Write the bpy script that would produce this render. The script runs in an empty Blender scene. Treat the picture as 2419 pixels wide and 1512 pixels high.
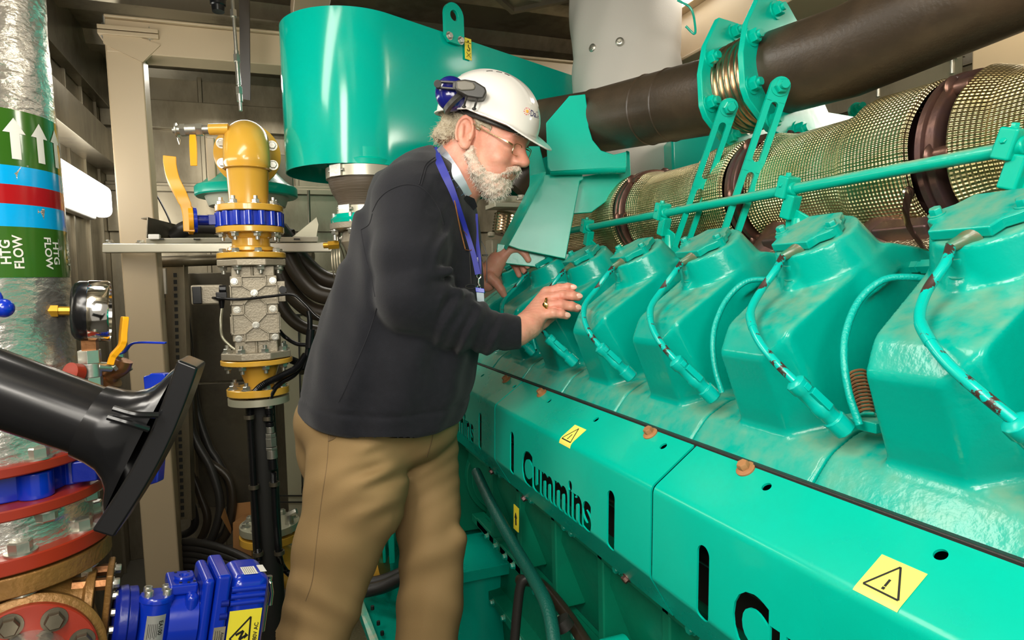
import bpy, bmesh, math, random
import numpy as np
from mathutils import Vector, Matrix
random.seed(7); RS = np.random.RandomState(5)
sc = bpy.context.scene
COL = sc.collection
PI = math.pi
# ---------------------------------------------------------------- camera
F, CX, CY = 1510.0, 1209.5, 756.0
PITCH, YAW, ROLL = math.radians(3.5), math.radians(20.7), math.radians(1.5)
CAM = np.array([0, 0, 1.4])
_r0 = np.array([math.cos(YAW), -math.sin(YAW), 0])
FW = np.array([math.sin(YAW)*math.cos(PITCH), math.cos(YAW)*math.cos(PITCH), -math.sin(PITCH)])
_u0 = np.cross(_r0, FW)
UP = _u0*math.cos(ROLL)+_r0*math.sin(ROLL)
RT = _r0*math.cos(ROLL)-_u0*math.sin(ROLL)
cd = bpy.data.cameras.new('camera'); cam = bpy.data.objects.new('camera', cd); COL.objects.link(cam)
cam.matrix_world = Matrix(((RT[0], UP[0], -FW[0], 0), (RT[1], UP[1], -FW[1], 0), (RT[2], UP[2], -FW[2], 1.4), (0, 0, 0, 1)))
cd.sensor_width = 36; cd.lens = 36*F/2419; cd.clip_start = .02
sc.camera = cam
def at(x, y, d=None, X=None, Y=None, Z=None):      # a real point of the room from where it is seen and how far it is
    v = FW+RT*(x-CX)/F-UP*(y-CY)/F
    t = d if d is not None else (X/v[0] if X is not None else (Y/v[1] if Y is not None else (Z-1.4)/v[2]))
    return CAM+v*t
# ---------------------------------------------------------------- world, lamps, exposure
w = bpy.data.worlds.new('world'); sc.world = w; w.use_nodes = True
w.node_tree.nodes['Background'].inputs[0].default_value = (1, .93, .8, 1)
w.node_tree.nodes['Background'].inputs[1].default_value = .33
sc.view_settings.view_transform = 'Standard'; sc.view_settings.look = 'None'
sc.view_settings.exposure = 0.30; sc.view_settings.gamma = 1
def area(name, loc, to, sx, sy, power, col=(1, .95, .85)):
    l = bpy.data.lights.new(name, 'AREA'); l.shape = 'RECTANGLE'; l.size = sx; l.size_y = sy; l.energy = power; l.color = col
    o = bpy.data.objects.new(name, l); COL.objects.link(o); o.location = loc
    d = Vector(to)-Vector(loc); o.rotation_euler = d.to_track_quat('-Z', 'Y').to_euler(); return o
area('ceiling_lamp_rear', (-.48, .15, 2.36), (.55, 1.0, 1.1), .4, 1.5, 36)
area('ceiling_lamp_aisle', (-.15, 1.35, 2.46), (.45, 1.4, 1.0), .25, 1.2, 12)
area('camera_low_fill', (-.12, -.6, 1.75), (-.35, 2.0, .7), .7, .5, 7)  # unseen fill, added to brighten the lower left
area('camera_side_fill', (.05, -.45, 1.95), (.5, 1.2, 1.3), .5, .5, 5)  # unseen flash-like fill added beside the camera, towards the engine
area('ceiling_lamp_right', (1.75, .95, 2.44), (.9, 1.1, 1.4), .3, 1.3, 27, (1, .93, .8))
area('ceiling_lamp_far', (.2, 3.25, 2.38), (.2, 3.0, 1.2), 1.0, .2, 7)
area('wall_lamp_rear', (-.66, .2, 1.85), (1.0, 1.2, 1.4), 1.3, .16, 10)
# ---------------------------------------------------------------- materials
MATS = {}
def mat(name, col, rough=.5, metal=0.0, var=.0, vcol=None, vscale=6, bump=0, bscale=60, bdetail=3, stretch=(1, 1, 1), emit=0,
        coat=0, dust=0, dustcol=(.42, .40, .25), alpha=1, sss=0, spec=.5, vlo=.45, vhi=.65, trans=0):
    m = bpy.data.materials.new(name); m.use_nodes = True; MATS[name] = m
    nt = m.node_tree; N = nt.nodes; L = nt.links; b = N['Principled BSDF']
    b.inputs['Base Color'].default_value = (*col, 1); b.inputs['Roughness'].default_value = rough; b.inputs['Metallic'].default_value = metal
    b.inputs['Specular IOR Level'].default_value = spec
    b.inputs['Coat Weight'].default_value = coat; b.inputs['Coat Roughness'].default_value = .08
    if sss: b.inputs['Subsurface Weight'].default_value = sss; b.inputs['Subsurface Radius'].default_value = (.012, .004, .002); b.inputs['Subsurface Scale'].default_value = .6
    if emit: b.inputs['Emission Color'].default_value = (*col, 1); b.inputs['Emission Strength'].default_value = emit
    if trans: b.inputs['Transmission Weight'].default_value = trans
    if alpha < 1: b.inputs['Alpha'].default_value = alpha
    tc = N.new('ShaderNodeTexCoord'); mp = N.new('ShaderNodeMapping'); mp.inputs['Scale'].default_value = stretch
    L.new(tc.outputs['Object'], mp.inputs[0]); base = None
    if var:
        n = N.new('ShaderNodeTexNoise'); n.inputs['Scale'].default_value = vscale; n.inputs['Detail'].default_value = 6; n.inputs['Roughness'].default_value = .65
        L.new(mp.outputs[0], n.inputs[0])
        r = N.new('ShaderNodeMapRange'); r.inputs[1].default_value = vlo; r.inputs[2].default_value = vhi; r.inputs[4].default_value = var
        L.new(n.outputs[0], r.inputs[0])
        mx = N.new('ShaderNodeMix'); mx.data_type = 'RGBA'; mx.inputs[6].default_value = (*col, 1)
        mx.inputs[7].default_value = (*(vcol or tuple(c*.5 for c in col)), 1)
        L.new(r.outputs[0], mx.inputs[0]); L.new(mx.outputs[2], b.inputs['Base Color']); base = mx.outputs[2]
        rr = N.new('ShaderNodeMapRange'); rr.inputs[3].default_value = rough; rr.inputs[4].default_value = min(1, rough+.15)
        L.new(r.outputs[0], rr.inputs[0]); L.new(rr.outputs[0], b.inputs['Roughness'])
    if dust:      # dust lies on what faces up
        g = N.new('ShaderNodeNewGeometry'); s = N.new('ShaderNodeSeparateXYZ'); L.new(g.outputs['Normal'], s.inputs[0])
        r1 = N.new('ShaderNodeMapRange'); r1.inputs[1].default_value = .33; r1.inputs[2].default_value = 1.0; L.new(s.outputs[2], r1.inputs[0])
        n2 = N.new('ShaderNodeTexNoise'); n2.inputs['Scale'].default_value = 34; n2.inputs['Detail'].default_value = 8; L.new(tc.outputs['Object'], n2.inputs[0])
        r2 = N.new('ShaderNodeMapRange'); r2.inputs[1].default_value = .33; r2.inputs[2].default_value = .62; L.new(n2.outputs[0], r2.inputs[0])
        mu = N.new('ShaderNodeMath'); mu.operation = 'MULTIPLY'; L.new(r1.outputs[0], mu.inputs[0]); L.new(r2.outputs[0], mu.inputs[1])
        m2 = N.new('ShaderNodeMath'); m2.operation = 'MULTIPLY'; m2.inputs[1].default_value = dust; L.new(mu.outputs[0], m2.inputs[0])
        mx = N.new('ShaderNodeMix'); mx.data_type = 'RGBA'; mx.inputs[6].default_value = (*col, 1); mx.inputs[7].default_value = (*dustcol, 1)
        if base: L.new(base, mx.inputs[6])
        L.new(m2.outputs[0], mx.inputs[0]); L.new(mx.outputs[2], b.inputs['Base Color'])
    if bump:
        n = N.new('ShaderNodeTexNoise'); n.inputs['Scale'].default_value = bscale; n.inputs['Detail'].default_value = bdetail
        L.new(mp.outputs[0], n.inputs[0]); bp = N.new('ShaderNodeBump'); bp.inputs['Strength'].default_value = bump; bp.inputs['Distance'].default_value = .004
        L.new(n.outputs[0], bp.inputs['Height']); L.new(bp.outputs[0], b.inputs['Normal'])
        if coat: L.new(bp.outputs[0], b.inputs['Coat Normal'])
    return m
GREEN = (.0, .47, .345)
M_green = mat('green_paint', GREEN, .24, coat=.16, spec=.3, bump=.05, bscale=35, var=.35, vcol=(.0, .36, .25), vscale=4)
M_greencast = mat('green_cast_paint', (.0, .375, .295), .2, coat=.14, spec=.35, bump=.12, bscale=110, dust=.42, dustcol=(.42, .36, .19), var=.3, vcol=(.0, .36, .27), vscale=7)
M_greendust = mat('green_dusty_paint', (.0, .44, .32), .3, coat=.15, bump=.15, bscale=80, dust=1.0, dustcol=(.36, .42, .27))
M_greendark = mat('green_old_shaded_paint', (.0, .21, .115), .4, bump=.1, var=.5, vcol=(.0, .16, .09), vscale=9)  # old green paint, its colour also darkened for shade low on the block
M_greenlight = mat('pale_green_paint', (.02, .52, .40), .25, bump=.05)
M_glossgreen = mat('drum_green', (.0, .44, .34), .13, coat=.1, spec=.4, bump=.03, bscale=5)
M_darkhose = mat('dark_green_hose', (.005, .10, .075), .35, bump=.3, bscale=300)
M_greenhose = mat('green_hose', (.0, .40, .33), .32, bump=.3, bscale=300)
M_cable = mat('green_cable', (.0, .44, .37), .25)
def mat_chips():
    m = mat('chipped_green_cable', (.0, .45, .38), .22, var=1, vcol=(.05, .025, .02), vscale=30, vlo=.535, vhi=.555); return m
M_chip = mat_chips()
M_black = mat('black_plastic', (.008, .008, .009), .22, coat=.1, spec=.4)
M_blackmat = mat('black_rubber', (.022, .02, .018), .42, bump=.1, bscale=200)
M_hosebr = mat('brown_black_hose', (.03, .022, .014), .35, bump=.05)
M_darkpipe = mat('black_pipe_paint', (.038, .026, .016), .38, var=.6, vcol=(.085, .055, .03), vscale=4, bump=.12, bscale=160)
M_yellow = mat('yellow_paint', (.72, .40, .05), .22, coat=.4, bump=.06, bscale=40)
M_lever = mat('yellow_lever', (.95, .42, .01), .28)
M_sticker = mat('yellow_sticker', (.95, .80, .05), .35)
M_stickpale = mat('pale_yellow_sticker', (.95, .88, .16), .35)
M_red = mat('red_paint', (.32, .026, .008), .35, bump=.1, var=.6, vcol=(.26, .02, .01))
M_gold = mat('brass_valve', (.34, .17, .045), .38, metal=.35, bump=.4, bscale=120, var=.6, vcol=(.14, .07, .02))
M_blue = mat('blue_paint', (.003, .03, .46), .2, coat=.5, bump=.04)
M_bluedark = mat('dark_blue_paint', (.003, .015, .25), .3, bump=.2)
M_bluelabel = mat('light_blue_tape', (.0, .40, .85), .15, coat=.4, bump=.1, bscale=12)
M_redlabel = mat('red_tape', (.42, .008, .012), .15, coat=.4, bump=.1, bscale=12)
M_greenlabel = mat('dark_green_tape', (.035, .13, .012), .15, coat=.4, bump=.12, bscale=12)
M_white = mat('white_print', (.85, .82, .76), .4)
M_cream = mat('cream_paint', (.50, .39, .25), .4, bump=.03)
M_steel = mat('zinc_bolt', (.55, .54, .48), .3, metal=.85, bump=.1, bscale=100)
M_chrome = mat('chrome', (.82, .8, .76), .1, metal=1)
M_alu = mat('cast_aluminium', (.36, .315, .235), .42, metal=.35, bump=.25, bscale=180)
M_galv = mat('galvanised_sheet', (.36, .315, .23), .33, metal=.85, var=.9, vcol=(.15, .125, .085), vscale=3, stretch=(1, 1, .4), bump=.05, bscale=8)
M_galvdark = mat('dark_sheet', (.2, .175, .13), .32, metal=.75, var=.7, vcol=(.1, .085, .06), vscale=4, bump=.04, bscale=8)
M_galvlight = mat('bright_sheet', (.60, .58, .44), .38, metal=.55, bump=.03)
M_wallpanel = mat('cream_sheet', (.46, .44, .31), .4, metal=.3, bump=.02)
M_strut = mat('zinc_strut', (.66, .62, .50), .3, metal=.5)
M_bronze = mat('bronze_fitting', (.30, .13, .05), .32, metal=.7, bump=.2)
M_rust = mat('rusty_bolt', (.40, .18, .065), .6, bump=.3, var=.6, vcol=(.18, .06, .03))
M_clamp = mat('heat_stained_steel', (.16, .085, .06), .32, metal=.7, var=.8, vcol=(.10, .06, .07), vscale=10, bump=.2)
M_bellow = mat('bellows_steel', (.72, .62, .5), .2, metal=1)
M_cloth = mat('silver_lagging_cloth', (.60, .57, .52), .6, bump=.1, bscale=200)
M_card = mat('cardboard', (.36, .17, .055), .8, bump=.05)
M_rubberhose = mat('ribbed_intake_hose', (.10, .075, .05), .5, bump=.3, bscale=30, stretch=(.3, .3, 8))
M_glow = mat('lamp_diffuser', (1, .98, .92), .5, emit=6)
M_floor = mat('dark_floor', (.05, .045, .035), .6, bump=.1)
M_tread = mat('tread_plate', (.35, .30, .18), .35, metal=.6, bump=.6, bscale=120)
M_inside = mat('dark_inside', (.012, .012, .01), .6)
M_amber = mat('amber_brass', (.62, .33, .03), .3, metal=.6)
def mat_foil():
    m = mat('aluminium_foil', (.74, .72, .66), .24, metal=.85, bump=.85, bscale=42, bdetail=6, stretch=(1, 1, 2.2)); return m
M_foil = mat_foil()
def mat_shield():      # dimpled heat shield: pattern along the sheet (UV in metres)
    m = bpy.data.materials.new('gold_heat_shield'); m.use_nodes = True; nt = m.node_tree; N = nt.nodes; L = nt.links; b = N['Principled BSDF']
    b.inputs['Metallic'].default_value = 1; b.inputs['Roughness'].default_value = .33; b.inputs['Base Color'].default_value = (.62, .47, .22, 1)
    uv = N.new('ShaderNodeUVMap'); s = N.new('ShaderNodeSeparateXYZ'); L.new(uv.outputs[0], s.inputs[0])
    def comb(a, bb):
        m1 = N.new('ShaderNodeMath'); m1.operation = 'MULTIPLY'; m1.inputs[1].default_value = a; L.new(s.outputs[0], m1.inputs[0])
        m2 = N.new('ShaderNodeMath'); m2.operation = 'MULTIPLY'; m2.inputs[1].default_value = bb; L.new(s.outputs[1], m2.inputs[0])
        ad = N.new('ShaderNodeMath'); L.new(m1.outputs[0], ad.inputs[0]); L.new(m2.outputs[0], ad.inputs[1])
        si = N.new('ShaderNodeMath'); si.operation = 'SINE'; L.new(ad.outputs[0], si.inputs[0]); return si
    k = 2*PI/.0092
    a, c = comb(k*.75, k*.75), comb(k*.75, -k*.75)
    mu = N.new('ShaderNodeMath'); mu.operation = 'MULTIPLY'; L.new(a.outputs[0], mu.inputs[0]); L.new(c.outputs[0], mu.inputs[1])
    n = N.new('ShaderNodeTexNoise'); n.inputs['Scale'].default_value = 9; n.inputs['Detail'].default_value = 4
    tc = N.new('ShaderNodeTexCoord'); L.new(tc.outputs['Object'], n.inputs[0])
    bp0 = N.new('ShaderNodeBump'); bp0.inputs['Strength'].default_value = .6; bp0.inputs['Distance'].default_value = .02; L.new(n.outputs[0], bp0.inputs['Height'])
    bp = N.new('ShaderNodeBump'); bp.inputs['Strength'].default_value = .8; bp.inputs['Distance'].default_value = .0022
    L.new(mu.outputs[0], bp.inputs['Height']); L.new(bp0.outputs[0], bp.inputs['Normal']); L.new(bp.outputs[0], b.inputs['Normal'])
    r = N.new('ShaderNodeMapRange'); r.inputs[1].default_value = .4; r.inputs[2].default_value = .7; L.new(n.outputs[0], r.inputs[0])
    mx = N.new('ShaderNodeMix'); mx.data_type = 'RGBA'; mx.inputs[6].default_value = (.86, .74, .44, 1); mx.inputs[7].default_value = (.60, .46, .20, 1)
    L.new(r.outputs[0], mx.inputs[0]); L.new(mx.outputs[2], b.inputs['Base Color'])
    return m
M_shield = mat_shield()
# ---------------------------------------------------------------- mesh helpers
def v3(p): return np.array(p, float)
def nrm(a):
    a = v3(a); return a/np.linalg.norm(a)
def basis(d, hint=(0, 0, 1)):
    d = nrm(d); h = v3(hint)
    if abs(np.dot(d, h)) > .95: h = v3((1, 0, 0))
    a = nrm(np.cross(h, d)); b = np.cross(d, a); return a, b, d
class MB:
    def __init__(s): s.v = []; s.f = []; s.uv = {}
    def add(s, vs, fs, uvs=None):
        o = len(s.v); s.v += [tuple(map(float, q)) for q in vs]
        for i, f in enumerate(fs):
            if uvs: s.uv[len(s.f)] = uvs[i]
            s.f.append(tuple(o+j for j in f))
        return s
    def box(s, c, size, ax=None):        # ax: three unit vectors
        c = v3(c); a = ax or ((1, 0, 0), (0, 1, 0), (0, 0, 1)); a = [v3(q) for q in a]; vs = []
        for i in (-.5, .5):
            for j in (-.5, .5):
                for k in (-.5, .5): vs.append(c+a[0]*size[0]*i+a[1]*size[1]*j+a[2]*size[2]*k)
        return s.add(vs, [(0, 1, 3, 2), (4, 6, 7, 5), (0, 4, 5, 1), (2, 3, 7, 6), (0, 2, 6, 4), (1, 5, 7, 3)])
    def box2(s, a, b): a = v3(a); b = v3(b); return s.box((a+b)/2, np.abs(b-a))
    def lathe(s, o, d, prof, n=40, a0=0, a1=2*PI, hint=(0, 0, 1), caps=True, sc2=1, wob=None):   # prof: (t along d, radius)
        o = v3(o); a, b, d = basis(d, hint); full = abs(a1-a0-2*PI) < 1e-6; m = n if full else n+1; vs = []
        L = [0]
        for q in range(1, len(prof)): L.append(L[-1]+math.hypot(prof[q][0]-prof[q-1][0], prof[q][1]-prof[q-1][1]))
        for q, (t, r) in enumerate(prof):
            for i in range(m):
                an = a0+(a1-a0)*i/n; rr = r if wob is None else r*wob(an, t)
                vs.append(o+d*t+a*math.cos(an)*rr+b*math.sin(an)*rr*sc2)
        fs = []; uvs = []; R = max(r for t, r in prof)
        for q in range(len(prof)-1):
            for i in range(n):
                j = (i+1) % m
                fs.append((q*m+i, q*m+j, (q+1)*m+j, (q+1)*m+i))
                u0 = R*(a0+(a1-a0)*i/n); u1 = R*(a0+(a1-a0)*(i+1)/n)
                uvs.append(((u0, L[q]), (u1, L[q]), (u1, L[q+1]), (u0, L[q+1])))
        s.add(vs, fs, uvs)
        if caps and full:
            k = len(s.v)-len(vs)
            if prof[0][1] > 1e-5: s.f.append(tuple(k+i for i in range(m))[::-1])
            if prof[-1][1] > 1e-5: s.f.append(tuple(k+(len(prof)-1)*m+i for i in range(m)))
        return s
    def cyl(s, p0, p1, r0, r1=None, n=24, bev=0):
        p0 = v3(p0); p1 = v3(p1); L = np.linalg.norm(p1-p0); r1 = r0 if r1 is None else r1
        pr = [(0, r0), (L, r1)] if not bev else [(0, r0-bev), (bev*.3, r0-bev*.3), (bev, r0), (L-bev, r1), (L-bev*.3, r1-bev*.3), (L, r1-bev)]
        return s.lathe(p0, p1-p0, pr, n)
    def tube(s, pts, r, n=10, closed=False, caps=True, flat=1, hint=(0, 0, 1)):
        pts = [v3(p) for p in pts]; m = len(pts); rs = r if hasattr(r, '__len__') else [r]*m; vs = []; prev = None; L = 0; Ls = []
        for i, p in enumerate(pts):
            if i: L += np.linalg.norm(p-pts[i-1])
            Ls.append(L)
            t = (pts[(i+1) % m]-pts[i-1]) if closed else (pts[min(i+1, m-1)]-pts[max(i-1, 0)])
            t = nrm(t)
            if prev is None: a, b, _ = basis(t, hint)
            else: a = nrm(prev-t*np.dot(prev, t)); b = np.cross(t, a)
            prev = a
            for k in range(n):
                an = 2*PI*k/n; vs.append(p+(a*math.cos(an)+b*math.sin(an)*flat)*rs[i])
        fs = []; uvs = []; R = max(rs)
        for i in range(m if closed else m-1):
            for k in range(n):
                j = (i+1) % m; fs.append((i*n+k, i*n+(k+1) % n, j*n+(k+1) % n, j*n+k))
                uvs.append(((R*2*PI*k/n, Ls[i]), (R*2*PI*(k+1)/n, Ls[i]), (R*2*PI*(k+1)/n, Ls[j]), (R*2*PI*k/n, Ls[j])))
        if caps and not closed: fs += [tuple(range(n))[::-1], tuple((m-1)*n+k for k in range(n))]; uvs += [tuple((0, 0) for _ in range(n))]*2
        return s.add(vs, fs, uvs)
    def prism(s, o, ax, ay, poly, h):        # polygon in plane (ax, ay), thickness h along ax x ay, centred
        o = v3(o); ax = nrm(ax); ay = nrm(ay); az = np.cross(ax, ay); n = len(poly)
        vs = [o+ax*p[0]+ay*p[1]-az*h/2 for p in poly]+[o+ax*p[0]+ay*p[1]+az*h/2 for p in poly]
        return s.add(vs, [tuple(range(n))[::-1], tuple(range(n, 2*n))]+[(i, (i+1) % n, n+(i+1) % n, n+i) for i in range(n)])
    def ring(s, o, d, r0, r1, h, n=40):
        return s.lathe(o, d, [(-h/2, r0), (-h/2, r1), (h/2, r1), (h/2, r0), (-h/2, r0)], n, caps=False)
    def hexbolt(s, o, d, r, h, washer=True, soc=False):     # head sits on o, rising along d
        o = v3(o); a, b, d = basis(d); z = 0
        if washer: s.lathe(o, d, [(0, r*1.35), (h*.18, r*1.35)], 20); z = h*.18
        if soc:
            s.lathe(o+d*z, d, [(0, r), (h*.92, r), (h, r*.93), (h, r*.55), (h*.5, r*.52), (h*.5, 0.00001)], 18, caps=False); return s
        s.lathe(o+d*z, d, [(0, r), (h*.85, r), (h, r*.86)], 6); return s
    def ball(s, c, r, n=14, m=8, ax=None):
        c = v3(c); r = r if hasattr(r, '__len__') else (r, r, r); A = ax or ((1, 0, 0), (0, 1, 0), (0, 0, 1)); A = [v3(q) for q in A]; vs = []
        for i in range(1, m):
            ph = PI*i/m
            for k in range(n):
                an = 2*PI*k/n; vs.append(c+A[0]*r[0]*math.sin(ph)*math.cos(an)+A[1]*r[1]*math.sin(ph)*math.sin(an)+A[2]*r[2]*math.cos(ph))
        vs += [c+A[2]*r[2], c-A[2]*r[2]]; t = len(vs)-2
        fs = [((i-1)*n+k, (i)*n+k, i*n+(k+1) % n, (i-1)*n+(k+1) % n) for i in range(1, m-1) for k in range(n)]
        fs += [(t, k, (k+1) % n) for k in range(n)]+[(t+1, (m-2)*n+(k+1) % n, (m-2)*n+k) for k in range(n)]
        return s.add(vs, fs)
def finish(o, ang=38, smooth=True):
    me = o.data
    if smooth and len(me.polygons):
        me.polygons.foreach_set('use_smooth', [True]*len(me.polygons)); me.set_sharp_from_angle(angle=math.radians(ang))
def org(p):
    if p is None: return np.zeros(3)
    q = np.zeros(3)
    while p is not None: q = q+np.array(p.location); p = p.parent
    return q
def obj(name, mb, m, parent=None, ang=38, bevel=0, bseg=2, sub=0, kind=None, label=None, fixn=True, mod=None):
    me = bpy.data.meshes.new(name); off = org(parent)
    if isinstance(mb, MB):
        me.from_pydata([tuple(v3(v)-off) for v in mb.v], [], mb.f)
        if mb.uv:
            ul = me.uv_layers.new(name='UVMap'); 
            for fi, p in enumerate(me.polygons):
                uv = mb.uv.get(fi)
                if uv:
                    for li, c in zip(p.loop_indices, uv): ul.data[li].uv = c
    else:
        V, Fc = mb; me.from_pydata([tuple(q) for q in (np.asarray(V)-off)], [], [tuple(map(int, f)) for f in Fc])
    if fixn and isinstance(mb, MB):
        bm = bmesh.new(); bm.from_mesh(me); bmesh.ops.recalc_face_normals(bm, faces=bm.faces); bm.to_mesh(me); bm.free()
    me.validate(); o = bpy.data.objects.new(name, me); COL.objects.link(o)
    if m is not None:
        for q in (m if isinstance(m, (list, tuple)) else [m]): me.materials.append(q)
    if parent is not None: o.parent = parent
    finish(o, ang)
    if sub: md = o.modifiers.new('s', 'SUBSURF'); md.levels = sub; md.render_levels = sub
    if bevel:
        md = o.modifiers.new('b', 'BEVEL'); md.width = bevel; md.segments = bseg; md.limit_method = 'ANGLE'; md.angle_limit = math.radians(40); md.harden_normals = True
    if kind: o['kind'] = kind
    if label: o['label'] = label
    return o
def thing(name, label, cat, loc=(0, 0, 0), group=None):
    o = bpy.data.objects.new(name, None); COL.objects.link(o); o.location = tuple(map(float, loc)); o.empty_display_size = .05
    o['label'] = label; o['category'] = cat
    if group: o['group'] = group
    return o
def tag(o, label, cat, group=None):
    o['label'] = label; o['category'] = cat
    if group: o['group'] = group
    return o
def struct(name, mb, m, **k): return obj(name, mb, m, None, kind='structure', **k)
def spline(pts, n=8):          # Catmull-Rom through the points
    P = [v3(p) for p in pts]; P = [2*P[0]-P[1]]+P+[2*P[-1]-P[-2]]; out = []
    for i in range(1, len(P)-2):
        for k in range(n):
            t = k/n; a, b, c, d = P[i-1:i+3]
            out.append(.5*((2*b)+(-a+c)*t+(2*a-5*b+4*c-d)*t*t+(-a+3*b-3*c+d)*t**3))
    out.append(P[-2]); return out
def text_mesh(txt, size=1, extrude=0.0, offset=0, res=6, align='CENTER'):
    cu = bpy.data.curves.new('t', 'FONT'); cu.body = txt; cu.size = size; cu.extrude = extrude; cu.offset = offset; cu.align_x = align; cu.align_y = 'CENTER'; cu.resolution_u = res
    o = bpy.data.objects.new('t', cu); COL.objects.link(o); dg = bpy.context.evaluated_depsgraph_get(); me = o.evaluated_get(dg).to_mesh()
    V = [tuple(v.co) for v in me.vertices]; Fc = [tuple(p.vertices) for p in me.polygons]; o.evaluated_get(dg).to_mesh_clear()
    bpy.data.objects.remove(o); bpy.data.curves.remove(cu); return np.array(V), Fc
def text_on(mb, txt, o, ax, ay, size, offset=0, sx=1):
    V, Fc = text_mesh(txt, size, 0, offset); o = v3(o); ax = nrm(ax); ay = nrm(ay)
    mb.add([o+ax*p[0]*sx+ay*p[1] for p in V], Fc); return mb
# ---------------------------------------------------------------- SDF modelling for cast and organic shapes
def surf_nets(val, lo, h):
    s = val < 0; nx, ny, nz = val.shape
    acc = np.zeros((nx-1, ny-1, nz-1, 3), np.float32); cnt = np.zeros((nx-1, ny-1, nz-1), np.float32)
    sl = lambda o, n: slice(o, n-1+o)
    corners = [(i, j, k) for i in (0, 1) for j in (0, 1) for k in (0, 1)]
    for c in corners:
        for ax in range(3):
            if c[ax]: continue
            e = list(c); e[ax] = 1
            a = val[sl(c[0], nx), sl(c[1], ny), sl(c[2], nz)]; b = val[sl(e[0], nx), sl(e[1], ny), sl(e[2], nz)]
            m = (a < 0) != (b < 0); t = np.where(m, a/np.where(m, a-b, 1), 0)
            for q in range(3):
                acc[..., q] += np.where(m, (c[q] if q != ax else t), 0)
            cnt += m
    act = cnt > 0; idx = -np.ones(act.shape, np.int64); idx[act] = np.arange(act.sum())
    g = np.argwhere(act); V = (g+acc[act]/cnt[act][:, None])*h+np.asarray(lo); faces = []
    for ax in range(3):
        a1, a2 = [(1, 2), (2, 0), (0, 1)][ax]
        A = s; sh = [slice(None)]*3; sh[ax] = slice(0, -1); B0 = A[tuple(sh)]; sh[ax] = slice(1, None); B1 = A[tuple(sh)]
        e = np.argwhere(B0 != B1); ok = (e[:, a1] > 0) & (e[:, a2] > 0) & (e[:, a1] < act.shape[a1]) & (e[:, a2] < act.shape[a2]); e = e[ok]
        ins = B0[tuple(e.T)]
        def ix(d1, d2):
            q = e.copy(); q[:, a1] -= d1; q[:, a2] -= d2; return idx[tuple(q.T)]
        f = np.stack([ix(1, 1), ix(0, 1), ix(0, 0), ix(1, 0)], 1); f[~ins] = f[~ins][:, ::-1]; faces.append(f)
    Fc = np.vstack(faces); Fc = Fc[(Fc >= 0).all(1)]; return V, Fc
def sdf_mesh(fn, lo, hi, h):
    lo = v3(lo); hi = v3(hi); n = np.ceil((hi-lo)/h).astype(int)+1
    ax = [lo[i]+h*np.arange(n[i]) for i in range(3)]; out = np.empty(n, np.float32)
    for i0 in range(0, n[0], 24):
        X, Y, Z = np.meshgrid(ax[0][i0:i0+24], ax[1], ax[2], indexing='ij')
        out[i0:i0+24] = fn(X.astype(np.float32), Y.astype(np.float32), Z.astype(np.float32))
    return surf_nets(out, lo, h)
def smin(a, b, k):
    h = np.clip(.5+.5*(b-a)/k, 0, 1); return b*(1-h)+a*h-k*h*(1-h)
def smax(a, b, k): return -smin(-a, -b, k)
def s_cap(X, Y, Z, a, b, ra, rb):
    a = v3(a); b = v3(b); d = b-a; L = max((d*d).sum(), 1e-9)
    t = np.clip(((X-a[0])*d[0]+(Y-a[1])*d[1]+(Z-a[2])*d[2])/L, 0, 1)
    return np.sqrt((X-a[0]-t*d[0])**2+(Y-a[1]-t*d[1])**2+(Z-a[2]-t*d[2])**2)-(ra+(rb-ra)*t)
def s_ell(X, Y, Z, c, r, A=None):
    x, y, z = X-c[0], Y-c[1], Z-c[2]
    if A is not None: x, y, z = [x*A[i][0]+y*A[i][1]+z*A[i][2] for i in range(3)]
    k0 = np.sqrt((x/r[0])**2+(y/r[1])**2+(z/r[2])**2); k1 = np.sqrt((x/r[0]**2)**2+(y/r[1]**2)**2+(z/r[2]**2)**2)
    return k0*(k0-1)/np.maximum(k1, 1e-9)
def s_box(X, Y, Z, c, hs, rr, A=None):
    x, y, z = X-c[0], Y-c[1], Z-c[2]
    if A is not None: x, y, z = [x*A[i][0]+y*A[i][1]+z*A[i][2] for i in range(3)]
    q = [np.abs(v)-(hs[i]-rr) for i, v in enumerate((x, y, z))]
    return np.sqrt(sum(np.maximum(v, 0)**2 for v in q))+np.minimum(np.maximum(np.maximum(q[0], q[1]), q[2]), 0)-rr
def s_cyl(X, Y, Z, c, d, r, hh, rr=0.0):
    d = nrm(d); x, y, z = X-c[0], Y-c[1], Z-c[2]; t = x*d[0]+y*d[1]+z*d[2]
    rad = np.sqrt(np.maximum((x-t*d[0])**2+(y-t*d[1])**2+(z-t*d[2])**2, 0))
    a = rad-r+rr; b = np.abs(t)-hh+rr
    return np.sqrt(np.maximum(a, 0)**2+np.maximum(b, 0)**2)+np.minimum(np.maximum(a, b), 0)-rr
def vnoise(X, Y, Z, s, seed=0):      # cheap smooth noise
    r = np.random.RandomState(seed); o = 0
    for k in range(4):
        d = r.randn(3); d /= np.linalg.norm(d); d *= 2*PI/s*(.7+.6*r.rand()); o = o+np.sin(X*d[0]+Y*d[1]+Z*d[2]+r.rand()*6.28)
    return o/4
def dup(root, loc=None, label=None, recurse=True):
    def cp(o, par):
        c = o.copy(); COL.objects.link(c); c.parent = par
        for ch in list(o.children): cp(ch, c)
        return c
    r = cp(root, root.parent)
    if loc is not None: r.location = loc
    if label: r['label'] = label
    return r
def slab(mb, pts, tv):
    pts = [v3(p) for p in pts]; tv = v3(tv); n = len(pts)
    return mb.add(pts+[p+tv for p in pts], [tuple(range(n))[::-1], tuple(range(n, 2*n))]+[(i, (i+1) % n, n+(i+1) % n, n+i) for i in range(n)])
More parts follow.
